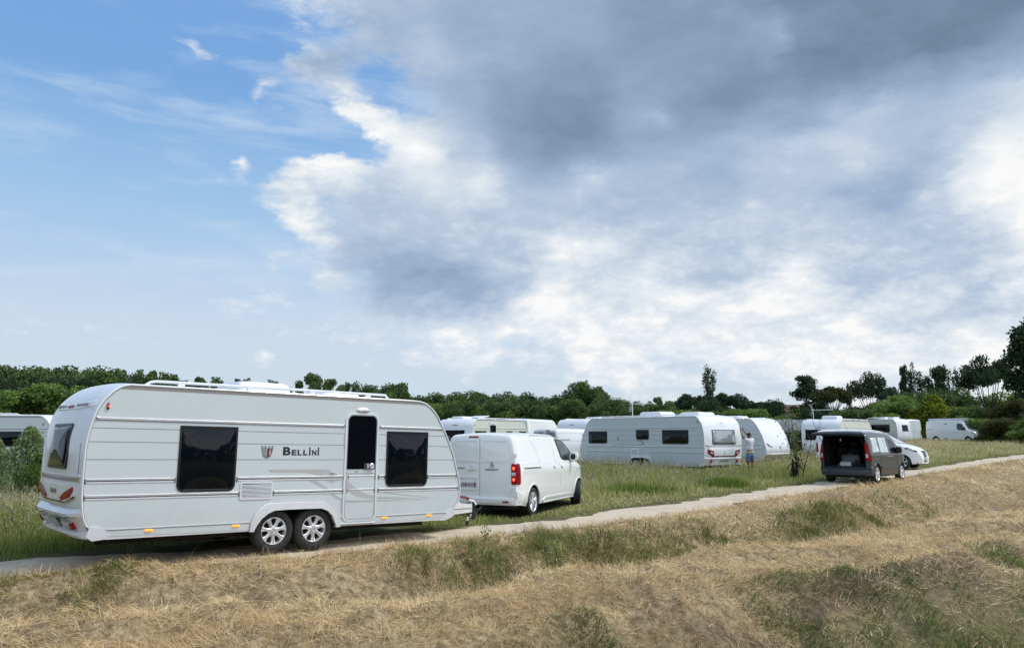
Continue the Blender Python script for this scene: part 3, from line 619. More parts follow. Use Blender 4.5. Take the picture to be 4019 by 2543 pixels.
    if back=='wide':     # broad rear window and angular lights
        bumper(SR,'bumper',[(.40,-.02),(.405,.05),(.46,.07),(.56,.05),(.64,.04),(.70,.05),(.73,0)])
        m=MB(); m.patch([(-1.0,1.16),(1.0,1.16),(.98,.98),(.80,.80),(-.80,.80),(-.98,.98)],SR,.03,0,0,5); m.build('rear_moulding','gel_white',root,angle=30)
        m=MB(); m.strip([(-1.16,1.235),(-.8,1.17),(.8,1.17),(1.16,1.235)],SR,.03,.016,0); m.build('rear_strip','taupe',root)
        for s in (-1,1):
            q=[(s*a,b_) for a,b_ in ((1.02,1.06),(.70,.99),(.68,.80),(.74,.775),(1.03,.93))]; m=MB(); m.patch(q,SR,.045,0,0,4); tl=m.build('tail_light','red_lamp',root,angle=50)
            m=MB(); m.patch([(s*.93,.97),(s*.76,.94),(s*.76,.87),(s*.92,.91)],SR,.054,.03,0,3); m.build('light_lens','lens',tl)
            m=MB(); m.lathe([(.001,0),(.07,0),(.085,.01)],(0,0,0),'x',18); m.build('reflector','red_lamp',root).location=Vector(SR(s*.84,.60,.065))
        m=MB(); m.strip([(-.78,.775),(.78,.775)],SR,.03,.036,0); m.strip([(.74,.775),(1.0,.91)],SR,.02,.036,0); m.strip([(-.74,.775),(-1.0,.91)],SR,.02,.036,0); m.build('red_line','red_dark',root)
        m=MB(); m.patch(rrect(-.26,.26,.56,.68,.01),SR,.06,0,0,3); m.build('number_plate','plate_grey',root)
        m=MB(); m.ring(rrect(-.74,.74,1.27,1.87,(.05,.05,.02,.02)),rrect(-.71,.71,1.30,1.84,.04),SR,.030,0); w=m.build('window','black_trim',root)
        m=MB(); m.patch(rrect(-.71,.71,1.30,1.84,.04),SR,.030,0,0,6,.03); m.build('pane','screen_glass',w,angle=80)
        m=MB(); m.strip([(-1.1,2.14),(-.35,2.155),(.35,2.155),(1.1,2.14)],SR,.014,.014,0); m.build('ledge_seam','groove',root)
        m=MB(); m.patch(rrect(-.14,.14,2.13,2.16,.008),SR,.03,0,0,3); m.build('brake_lamp','red_dark',root)
        px=SR(0,2.0,.02); text('maker_lettering','TABBERT',.10,'dust_white',root,Matrix.Translation((px[0]+.005,0,1.965))@Matrix.Rotation(-PI/2,4,'Z')@Matrix.Rotation(PI/2-.12,4,'X'),align='CENTER',bold=.003,extrude=.006)
        px=SR(0,.95,.035); m=MB(); m.patch([(-.05,.98),(.05,.98),(.04,.88),(0,.85),(-.04,.88)],SR,.036,.02,0,3); m.build('shield_badge','dust_white',root)
    if back=='lettered': # dark full width window with lettering above
        bumper(SR,'bumper',[(.40,-.02),(.405,.05),(.46,.07),(.70,.06),(.95,.06),(1.02,.0)])
        m=MB(); m.patch(rrect(-.95,.95,1.22,1.86,(.05,.05,.02,.02)),SR,.03,0,0,6,.01); m.build('window','window_dark',root,angle=80)
        px=SR(0,2.0,.02); text('maker_lettering','TABBERT',.13,'plate_ink',root,Matrix.Translation((px[0]-.01,0,1.91))@Matrix.Rotation(-PI/2,4,'Z')@Matrix.Rotation(PI/2-.15,4,'X'),align='CENTER',bold=.004,extrude=.006,sx=1.25)
        for s in (-1,1): m=MB(); m.strip([(s*.35,2.13),(s*.95,2.12)],SR,.02,.012,0); m.build('rear_air_slot','groove',root)
        for s in (-1,1):
            m=MB(); m.patch([(s*1.05,1.03),(s*.85,.98),(s*.85,.82),(s*1.05,.85)],SR,.05,0,0,3); m.build('tail_light','red_lamp',root)
    if back=='far':
        m=MB(); m.patch(rrect(-.72,.72,1.25,1.86,(.05,.05,.02,.02)),SR,.03,0,0,5,.01); m.build('window','window_dark',root,angle=80)
        m=MB(); m.strip([(-1.1,2.13),(1.1,2.13)],SR,.012,.012,0); m.strip([(-1.0,2.06),(-.5,2.0),(.5,2.0),(1.0,2.06)],SR,.01,.012,0); m.build('ledge_seam','groove',root)
        m=MB(); m.patch(rrect(-.2,.2,2.11,2.15,.008),SR,.03,0,0,3); m.build('brake_lamp','red_dark',root)
        bumper(SR,'bumper',[(.40,-.02),(.405,.05),(.46,.07),(.70,.06),(.95,.06),(1.02,.0)])
    if back=='small':
        m=MB(); m.ring(rrect(-.5,.5,1.25,1.95,.05),rrect(-.46,.46,1.29,1.91,.04),SR,.02,0); w=m.build('window','black_trim',root); m=MB(); m.patch(rrect(-.46,.46,1.29,1.91,.04),SR,.014,0,0,4); m.build('pane','window_dark',w)
    if front=='nose':
        m=MB(); m.patch([(-.92,2.12),(.92,2.12),(.80,1.25),(-.80,1.25)],SF,-.002,-.02,0,5,0.006); m.build('front_screen','van_white',root,angle=30)
        m=MB(); m.strip([(-.93,2.13),(.93,2.13),(.81,1.24),(-.81,1.24)],SF,.014,.014,-.01,closed=True); m.build('screen_edge','dust_white',root)
        for s in (-1,1):
            m=MB(); m.patch([(s*a,b_) for a,b_ in ((1.12,1.20),(.86,1.12),(.74,1.0),(.82,.99),(1.05,1.06))],SF,.02,0,0,3); fl=m.build('front_lamp','lamp_dark',root); m=MB(); m.patch([(s*a,b_) for a,b_ in ((1.02,1.14),(.88,1.09),(.82,1.03),(.98,1.07))],SF,.03,.01,0,3); m.build('light_lens','lens',fl)
            m=MB(); m.strip([(s*.35,2.17),(s*.85,2.17)],SF,.02,.02,0); m.build('front_air_slot','groove',root)
            m=MB(); m.strip([(s*.80,1.22),(s*.70,1.0),(s*.62,.6)],SF,.012,.012,0); m.build('nose_seam','groove',root)
        m=MB(); m.patch([(-.06,1.06),(.06,1.06),(.05,.94),(0,.90),(-.05,.94)],SF,.02,0,0,3); m.build('shield_badge','badge_grey',root)
        bumper(SF,'bumper',[(.52,0),(.54,.05),(.60,.06),(.68,.05),(.72,0)])
    if front=='flat':
        m=MB(); m.patch(rrect(-.45,.45,1.3,1.9,.05),SF,.02,0,0,4); m.build('window','window_dark',root)
    # corner mouldings of the skirt
    if not old:
        for s in (-1,1):
            m=MB(); G=lambda x,z,e,s=s:(x,s*(hw+e),z)
            m.plate([(xr+.14,.525),(xr+.25,.523),(xr+.30,.48),(xr+.38,.36),(xr+.18,.34),(xr+.10,.40)],G,.02,-.01); m.build('skirt_corner','gel_white',root)
            m=MB(); m.plate([(xf-.245,.535),(xf-.155,.54),(xf-.10,.48),(xf-.17,.40),(xf-.33,.345),(xf-.43,.345)],G,.02,-.01); m.build('skirt_corner','gel_white',root)
    # running gear
    u=MB(); u.box(xr+.35,xf-.5,-.75,-.68,.24,.345); u.box(xr+.35,xf-.5,.68,.75,.24,.345); u.box(-.05,.05,-1.0,1.0,.28,.36); u.box(-1.6,-1.0,-.6,.3,.2,.34,0,.04); u.build('chassis','under',root,smooth=False)
    for s in (-1,1):
        for x in ((-.332,.343) if wheels!='single' else (0,)):
            wheel(root,x,s*(hw-.13),.33,.325,.205,.20,s,'seven' if wheels=='seven' else 'steel')
    if hitch:
        m=MB(); x0=xf-.25
        cov=[(x0,-.50,.36),(x0,-.50,.62),(xf+.34,-.16,.60),(xf+.34,-.16,.38)]
        vs=[(x0,-.62,.34),(x0,-.62,.60),(x0,.62,.60),(x0,.62,.34),(xf+1.12,-.16,.36),(xf+1.12,-.16,.52),(xf+1.12,.16,.52),(xf+1.12,.16,.36)]
        m.add(vs,[(0,1,5,4),(1,2,6,5),(2,3,7,6),(0,4,7,3),(4,5,6,7),(0,3,2,1)],0); m.strip([(x0,.47),(xf+1.1,.44)],lambda a,b,e:(a,-.62+(a-x0)/(xf+1.12-x0)*.46-.004-e,b),.012,.004,0,1); m.build('drawbar_cover',['gel_white','groove'],root,angle=30)
        m=MB(); m.tube([(xf+.70,0,.47),(xf+1.22,0,.47)],.04,10); m.box(xf+1.12,xf+1.30,-.06,.06,.43,.54,0,.025); hd=m.build('coupling_head','black_trim',root)
        m=MB(); m.tube([(xf+1.26,0,.50),(xf+1.22,0,.58),(xf+1.05,0,.645),(xf+.85,0,.67),(xf+.66,0,.665)],[.045,.04,.03,.024,.018],10); m.build('stabiliser_handle','red_dark',hd)
        m=MB(); m.tube([(xf+1.30,-.012,.49),(xf+1.24,-.012,.555),(xf+1.13,-.012,.60)],[.05,.045,.028],10); m.build('coupling_cap','gel_white',hd)
        m=MB(); m.tube([(xf+.92,-.05,.50),(xf+.80,-.05,.60),(xf+.62,-.05,.57)],[.018,.02,.012],8); m.build('brake_lever','gel_white',hd)
        m=MB(); m.tube([(xf+1.16,-.14,.56),(xf+1.16,-.14,.30)],.022,10); m.lathe([(.001,-.02),(.055,-.02),(.06,0),(.055,.02),(.001,.02)],(xf+1.16,-.14,.27),'y',18); m.build('jockey_wheel','black_trim',root)
        m=MB()
        m.tube([(xf+.9,-.05,.42),(xf+1.1,-.08,.30),(xf+1.3,-.05,.33),(xf+1.5,.0,.45)],.012,6); m.tube([(xf+.8,.06,.40),(xf+1.15,.03,.24),(xf+1.45,.1,.42)],.008,6); m.box(xf+1.0,xf+1.04,-.15,-.12,.10,.2); m.build('breakaway_cable','black_trim',root)
        m=MB(); m.box(xf+.98,xf+1.03,-.175,-.155,.20,.27,0,.004); m.build('tow_tag','dust_white',root); m=MB(); m.box(xf+1.08,xf+1.13,-.15,-.14,.25,.32,0,.004); m.build('tow_tag','dust_white',root)
    return root,SR,SF
# ------------------------------------------------------------------ vans and cars
class Shell:
    """a vehicle body: sections across x, with plan rounding and tumblehome"""
    def __init__(s,L,W,top,bot,tumb=.12,belt=1.05,H=1.9,rear=.25,rr=.10,nose=1.1,nr=.36,corner=.16,crown=.035,nexp=2.4,tuck=.05):
        s.__dict__.update(locals()); s.tx=[p[0] for p in top]; s.tz=[p[1] for p in top]; s.bx=[p[0] for p in bot]; s.bz=[p[1] for p in bot]
    def zt(s,x): return float(np.interp(x,s.tx,s.tz))
    def zb(s,x): return float(np.interp(x,s.bx,s.bz))
    def w(s,x):
        w=s.W/2
        if x<s.rear: w-=s.rr*((s.rear-x)/s.rear)**2.6
        if x>s.L-s.nose: w-=s.nr*((x-s.L+s.nose)/s.nose)**s.nexp
        return w
    def ys(s,x,z): return s.w(x)-s.tumb*max(0,min(1.1,(z-s.belt)/(s.H-s.belt)))**1.5-s.tuck*max(0,min(1,(.55-z)/.35))**2+.012*math.exp(-((z-s.belt)/.10)**2)
    def section(s,x):
        zb,zt=s.zb(x),s.zt(x); r=min(s.corner,(zt-zb)*.35); zr=zt-r; P=[]
        for k in range(12): z=zb+(zr-zb)*k/11; P.append((s.ys(x,z),z))
        y0=s.ys(x,zr)
        for k in range(1,7):
            t=k/6*PI/2; P.append((y0-r*1.15*(1-math.cos(t)),zr+r*math.sin(t)))
        y1=P[-1][0]
        for k in range(1,6): y=y1*(1-k/5.0); P.append((y,zt+s.crown*(1-(y/y1)**2)))
        return P
    def topz(s,x,y):
        P=s.section(x); y=abs(y); top=P[17:]; 
        ysx=[p[0] for p in top][::-1]; zz=[p[1] for p in top][::-1]
        if y<=top[0][0]: return float(np.interp(y,ysx,zz))
        arc=P[11:18]; return float(np.interp(y,[p[0] for p in arc][::-1],[p[1] for p in arc][::-1]))
    def body(s,name,mats,root,xs):
        b=MB(); V=[];n=None
        for x in xs:
            P=s.section(x); ring=[(x,-p[0],p[1]) for p in P]+[(x,p[0],p[1]) for p in P[::-1][1:]]; n=len(ring); V+=ring
        fs=[]
        for i in range(len(xs)-1):
            for k in range(n): fs.append((i*n+k,i*n+(k+1)%n,(i+1)*n+(k+1)%n,(i+1)*n+k))
        fs.append(tuple(range(n))); fs.append(tuple((len(xs)-1)*n+k for k in range(n-1,-1,-1))); b.add(V,fs)
        return b.build(name,mats,root,angle=32)
    def side(s,sg): return lambda x,z,e:(x,sg*(s.ys(x,z)+e),z)
    def top_(s): 
        def f(x,y,e):
            sl=(s.topz(x+.02,y)-s.topz(x-.02,y))/.04; nn=1/math.sqrt(1+sl*sl); return (x-e*sl*nn,y,s.topz(x,y)+e*nn)
        return f
    def rearf(s,bow=.05): return lambda y,z,e:(0-e+0*y,y,z)
def arch_cut(body,xs,W,r=.40,z=.335,depth=.30):
    c=MB()
    for x in xs:
        for sg in (-1,1):
            ya,yb=sg*(W/2+.2),sg*(W/2-depth); pol=[(x+r*math.cos(t),z+r*math.sin(t)) for t in np.linspace(-.0,PI,22)]+[(x-r,0),(x+r,0)]
            c.solid([(a,ya,b) for a,b in pol],[(a,yb,b) for a,b in pol],1); m=len(pol); bb=len(c.v)-m; c.f.append(list(range(bb+m-1,bb-1,-1))); c.m.append(1)
    cut(body,c)
def side_mirror(root,x,y,z,sg,mm='van_white',sz=1.0,parent=None):
    m=MB(); T=Matrix.Translation((x,sg*y,z)); L=[]
    for k,(t,dx) in enumerate(((.55,-.07),(.9,-.06),(1,-.02),(.95,.04),(.7,.09),(.3,.11))):
        L.append([(x+dx*sz,sg*(y+.02+(.13+a*t*.12)*sz),z+b*t*.13*sz) for a,b in [(math.copysign(abs(math.cos(q))**.6,math.cos(q)),math.copysign(abs(math.sin(q))**.6,math.sin(q))) for q in np.linspace(0,2*PI,16,endpoint=False)]])
    for k in range(5): m.add(L[k]+L[k+1],[(i,(i+1)%16,16+(i+1)%16,16+i) for i in range(16)],0)
    m.add(L[5],[tuple(range(16))],0); o=m.build('side_mirror',[mm],parent or root)
    g=MB(); g.add([(p[0]-.001,p[1],p[2]) for p in L[0]],[tuple(range(16))]); g.build('mirror_glass','car_glass',o)
    a=MB(); a.tube([(x+.06,sg*(y-.04),z-.10*sz),(x+.03,sg*(y+.10),z-.10*sz)],[.05*sz,.035*sz],8); a.build('mirror_arm','black_trim',o)
    return o
def expert(name,label,loc,yaw,pitch=0,group=None,detail=2,steer=0,rear=True,frontd=True,open_window=True):
    """mid size panel van, nose sloping; x runs from the rear bumper forward"""
    root=thing(name,label,'van',loc,yaw,pitch,group)
    S=Shell(4.96,1.92,[(0,1.78),(.03,1.85),(.12,1.885),(.6,1.90),(1.6,1.905),(2.5,1.875),(2.85,1.80),(3.0,1.74),(3.98,1.20),(4.12,1.17),(4.45,1.08),(4.7,.98),(4.83,.89),(4.93,.72),(4.96,.62)],[(0,.33),(.4,.26),(3.8,.24),(4.6,.24),(4.96,.28)],tumb=.145,belt=1.02,H=1.9,rear=.22,rr=.075,nose=.95,nr=.33,corner=.15,nexp=2.6)
    xs=[0,.01,.03,.07,.14,.25,.45,.65,.8,1.0,1.2,1.45,1.8,2.2,2.5,2.7,2.85,3.0,3.2,3.4,3.6,3.8,3.98,4.05,4.12,4.25,4.4,4.55,4.65,4.75,4.83,4.88,4.93,4.96]
    body=S.body('body',['van_white','under'],root,xs); arch_cut(body,(.88,4.16),1.92,.395,.335)
    wx=(.88,4.16)
    for i,x in enumerate(wx):
        for sg in (-1,1): wheel(root,x,sg*.845,.33,.33,.225,.21,sg,'twin',steer if i==1 else 0)
    u=MB(); u.box(.15,4.8,-.75,.75,.2,.34); u.build('underbody','under',root,smooth=False)
    for sg in (-1,1):
        F=S.side(sg)
        # arch lips
        for x in wx:
            m=MB(); m.strip([(x+.40*math.cos(t),.335+.40*math.sin(t)) for t in np.linspace(.0,PI,24)],F,.03,.012,-.02); m.build('wheel_arch_lip','van_white',root)
        s=MB()
        for pth in ([(.95,1.86),(1.02,1.6),(1.25,1.2),(1.36,1.12),(1.385,.8),(1.40,.27)],[(2.30,1.78),(2.36,1.45),(2.42,1.1),(2.43,.27)],[(2.46,1.83),(2.95,1.80)],[(.98,1.868),(2.32,1.845)],[(2.50,1.79),(2.56,1.5),(2.62,1.25),(2.66,1.1),(2.70,.6),(2.72,.26)],[(4.02,1.13),(4.0,.98),(3.84,.8),(3.76,.6),(3.74,.42)]):
            s=MB(); s.strip(pth,F,.008,.001,-.003); s.build('door_seam','groove',root)
        p=MB()
        for o in ([(.30,1.78),(.85,1.80),(1.0,1.70),(1.30,1.22),(.22,1.22)],[(1.12,1.80),(2.22,1.785),(2.30,1.45),(2.34,1.22),(1.36,1.20),(1.18,1.5)]):
            p.strip(o,F,.022,.005,-.004,0,closed=True)
        p.build('panel_pressing','van_white',root)
        r=MB(); r.strip([(.33,1.115),(1.34,1.10)],F,.022,.004,-.004,0); r.strip([(.33,1.14),(1.38,1.135)],F,.02,.010,-.002,1); r.build('slider_rail',['black_trim','van_white'],root)
        q=MB(); q.strip([(1.50,.30),(1.65,.37),(3.55,.35),(3.62,.30)],F,.05,.022,-.004); q.strip([(1.45,.265),(3.7,.262)],F,.02,.03,-.004); q.build('sill_moulding','van_white',root)
        for hx,hz in ((2.27,1.095),(2.80,1.085)):
            h=MB(); h.patch([(hx+.08*math.cos(t),hz+.035*math.sin(t)) for t in np.linspace(0,2*PI,14,endpoint=False)],F,.002,-.004,1,3); h.patch(rrect(hx-.075,hx+.075,hz-.012,hz+.014,.012),F,.035,.0,0,3); h.build('door_handle',['van_white','dust_white'],root)
        win=[(2.52,1.78),(3.02,1.735),(3.30,1.60),(3.62,1.40),(3.90,1.23),(3.84,1.195),(2.98,1.225),(2.80,1.27),(2.72,1.40)]
        m=MB(); m.patch(win,F,.004,-.01,0,4); wo=m.build('window_frame','black_trim',root)
        m=MB(); m.patch([(2.62,1.74),(3.0,1.695),(3.25,1.565),(3.52,1.38),(3.50,1.26),(2.99,1.265),(2.87,1.30),(2.80,1.42)],F,.008,.0,0,4); m.build('side_window','car_glass',wo,angle=80)
        m=MB(); m.patch([(3.56,1.40),(3.80,1.26),(3.78,1.235),(3.56,1.25)],F,.008,0,0,2); m.build('quarter_window','car_glass',wo)
        side_mirror(root,3.50,.90,1.30,sg,'van_white')
        m=MB(); m.patch([(3.98+.03*math.cos(t),.98+.012*math.sin(t)) for t in np.linspace(0,2*PI,10,endpoint=False)],F,.01,0); m.build('side_repeater','lens',root)
        # rear lamp
        tl=[(-.002,1.20),(.035,1.235),(.085,1.23),(.10,1.12),(.11,.82),(.09,.765),(-.002,.77)]
        m=MB(); yb=lambda a,b,e:(a-.012-e*.3 if a<.05 else a,sg*(S.ys(max(a,0),b)+e),b)
        m.patch(tl,yb,.014,-.03,0,4)
        # wrap on the rear face
        G=lambda y,z,e:(-.004-e,sg*y,z); m.patch([(.775,1.205),(.81,1.24),(.885,1.20),(.90,.80),(.875,.765),(.79,.765),(.778,.80)],G,.018,-.02,0,4)
        lo=m.build('tail_light','red_lamp',root,angle=50)
        m=MB(); m.patch(rrect(.79,.885,.965,1.035,.01),G,.028,0); m.build('light_lens','lens',lo)
        for z in (.88,1.13): m=MB(); m.patch(rrect(.81,.865,z-.035,z+.035,.03),G,.027,0); m.build('lit_segment','red_lit',lo)
        for z in (1.42,.66):
            m=MB(); m.patch(rrect(.82,.90,z-.045,z+.045,.01),G,.02,-.02); m.build('door_hinge','van_white',root)
        m=MB(); m.patch([(4.58,.88),(4.30,.97),(4.28,1.02),(4.42,1.035),(4.70,.93),(4.80,.86),(4.78,.80)],F,.010,-.02,0,4); fl=m.build('headlight','lamp_dark',root,angle=50)
        m=MB(); m.patch([(4.55,.91),(4.36,.985),(4.44,1.005),(4.66,.92),(4.68,.87)],F,.017,0,0,3); m.build('light_lens','lens',fl)
    B=lambda y,z,e:(-.002-e,y,z)
    if rear:
        for pth,w_ in (([(0.02,.46),(0.02,1.80)],.010),([(-.76,.47),(-.76,.62),(-.80,.66)],.008),([(-.74,.465),(.74,.465)],.012),([(.76,.47),(.76,.62),(.80,.66)],.008)):
            m=MB(); m.strip(pth,B,w_,.001,-.01); m.build('rear_door_seam','groove',root)
        m=MB()
        for sg in (-1,1):
            m.strip([(sg*.09,1.74),(sg*.62,1.74),(sg*.72,1.68),(sg*.78,1.36),(sg*.74,1.30),(sg*.09,1.30)] ,B,.018,.010,-.004,closed=True)
        m.strip([(-.78,1.265),(.78,1.265)],B,.014,.010,-.004); m.build('panel_pressing','van_white',root)
        m=MB(); G=[]
        for z,e in ((.30,-.02),(.305,.05),(.36,.075),(.44,.075),(.47,.06),(.49,.0)):
            G.append([(-.0-e*(1-abs(t)**9)+.16*max(0,abs(t)-.9)/.1*.9,t*.955,z) for t in np.linspace(-1,1,27)])
        m.grid(G); 
        for sg in (-1,1):
            m.patch([(.0,.30),(.0,.60),(.06,.62),(.50,.60),(.46,.45),(.42,.30)],lambda a,b,e,sg=sg:(a,sg*(S.ys(a,b)+e),b),.014,-.01,0,3)
            m.patch([(.76,.47),(.76,.58),(.80,.615),(.93,.61),(.94,.47)],lambda a,b,e,sg=sg:(-.004-e,sg*a,b),.03,-.02,0,3)
        m.build('bumper','van_white',root,angle=24)
        m=MB(); m.patch(rrect(-.27,.27,.64,.94,.04),B,.016,-.005,0,2) if 0 else m.ring(rrect(.07,.69,.62,.93,.05),rrect(.10,.66,.66,.89,.03),B,.014,-.005); m.build('plate_recess','van_white',root)
        # the number plate hangs on the left door
        pl=MB(); pl.patch(rrect(.12,.64,.69,.80,.008),B,.012,0,0,2); pl.patch(rrect(.12,.165,.69,.80,.004),B,.014,.005,1,2); pl.patch(rrect(.12,.165,.745,.80,.004),B,.016,.005,2,2); po=pl.build('number_plate',['plate_white','plate_blue','plate_red'],root)
        text('plate_text','FG-558-KH',.125,'plate_ink',po,Matrix.Translation((-.0175,.405,.706))@Matrix.Rotation(-PI/2,4,'Z')@Matrix.Rotation(PI/2,4,'X'),extrude=.0008,sx=.78,bold=.002,align='CENTER')
        # handle
        m=MB(); m.patch([(.23+.06*math.cos(t),1.12+.05*math.sin(t)) for t in np.linspace(0,PI,10)],B,.002,-.004,1,2); m.patch(rrect(.13,.33,1.085,1.12,.016),B,.04,0,0,3); m.build('door_handle',['van_white','dust_white'],root)
        m=MB(); m.patch(rrect(-.0+.05,.31,1.815,1.85,.015),lambda y,z,e:(.02+(z-1.8)*.25-e,y,z),.03,-.03,0,3); m.build('brake_lamp','red_lamp',root)
        for y in (-.66,.66): m=MB(); m.patch(rrect(y-.07,y+.07,.365,.40,.008),B,.082,.05,0,2); m.build('reflector','red_lamp',root)
        # emblem and names
        text('maker_lettering','PEUGEOT',.058,'badge_grey',root,Matrix.Translation((-.008,-.29,1.075))@Matrix.Rotation(-PI/2,4,'Z')@Matrix.Rotation(PI/2,4,'X'),extrude=.003,sx=1.35,bold=.002,align='CENTER')
        m=MB(); E_=lambda a,b,e:B(-.29-a*.72,1.20+b*.72,e)
        for o in ([(-.075,.04),(-.03,.075),(.03,.085),(.06,.055),(.02,.045),(.0,.02),(.035,-.01),(.075,.02),(.085,.005),(.04,-.045),(.07,-.085),(.045,-.09),(.015,-.05),(-.02,-.02),(-.03,-.06),(-.06,-.095),(-.085,-.085),(-.05,-.05),(-.045,.0),(-.03,.03)],):
            m.plate(o,E_,.010,0)
        m.build('lion_emblem','badge_grey',root,smooth=False)
        text('model_lettering','EXPERT',.05,'badge_grey',root,Matrix.Translation((-.008,.60,1.10))@Matrix.Rotation(-PI/2,4,'Z')@Matrix.Rotation(PI/2,4,'X'),extrude=.002,sx=1.2,bold=.001,align='LEFT')
    # windscreen and nose
    T=S.top_()
    m=MB(); m.patch([(3.02,-.60),(3.9,-.74),(3.95,-.5),(3.97,0),(3.95,.5),(3.9,.74),(3.02,.60),(2.98,.3),(2.97,0),(2.98,-.3)],T,.004,-.01,0,6); m.build('windscreen','screen_glass',root,angle=80)
    m=MB(); m.strip([(3.94,-.74),(3.99,-.4),(4.0,0),(3.99,.4),(3.94,.74)],T,.05,.006,-.01); m.build('scuttle','black_trim',root)
    m=MB(); m.strip([(4.03,-.78),(4.35,-.66),(4.74,-.52)],T,.007,.001,-.004);m.strip([(4.03,.78),(4.35,.66),(4.74,.52)],T,.007,.001,-.004); m.build('bonnet_seam','groove',root)
    N=lambda y,z,e:(4.962-.10*(y/.6)**2+e-(.0 if z<.62 else (z-.62)*.35),y,z)
    m=MB(); m.patch([(-.34,.88),(.34,.88),(.29,.70),(.20,.63),(-.20,.63),(-.29,.70)],N,.04,-.05,0,4); gr=m.build('grille','black_trim',root)
    m=MB(); 
    for k in range(5): m.strip([(-.25,.675+k*.035),(.25,.675+k*.035)],N,.008,.05,.02)
    m.build('grille_bars','bright_alu',gr)
    m=MB(); m.patch([(-.05,.82),(.02,.84),(.05,.79),(.02,.74),(.04,.69),(-.03,.70)],N,.065,0,0,2); m.build('lion_emblem','chrome',gr)
    m=MB(); m.patch([(-.52,.47),(-.36,.40),(.36,.40),(.52,.47),(.46,.30),(-.46,.30)],N,.02,-.05,0,4); m.patch(rrect(-.27,.27,.575,.625,.01),N,.02,-.05,0,3); m.build('lower_grille','black_trim',root)
    m=MB(); m.patch(rrect(-.26,.26,.455,.56,.01),N,.04,-.0,0,3); po=m.build('number_plate','plate_grey',root)
    for sg in (-1,1):
        m=MB(); m.patch([(sg*.46,.60),(sg*.72,.58),(sg*.70,.40),(sg*.5,.42)],lambda y,z,e:(4.93-.30*max(0,abs(y)-.35)**1.3*1.9+e,y,z),.02,-.05,0,3); m.build('fog_recess','black_trim',root)
    m=MB(); G=[]
    for z,x in ((.25,-.02),(.26,.05),(.30,.06),(.33,.0)): G.append([(4.955+x-.30*abs(t)**3,t*.80,z) for t in np.linspace(-1,1,21)])
    m.grid(G); m.build('bumper_lip','van_white',root)
    m=MB(); m.tube([(1.25,.3,1.92),(1.10,.3,2.17)],.006,5); m.build('aerial','black_trim',root)
    # cab interior seen through the glass stays dark
    return root
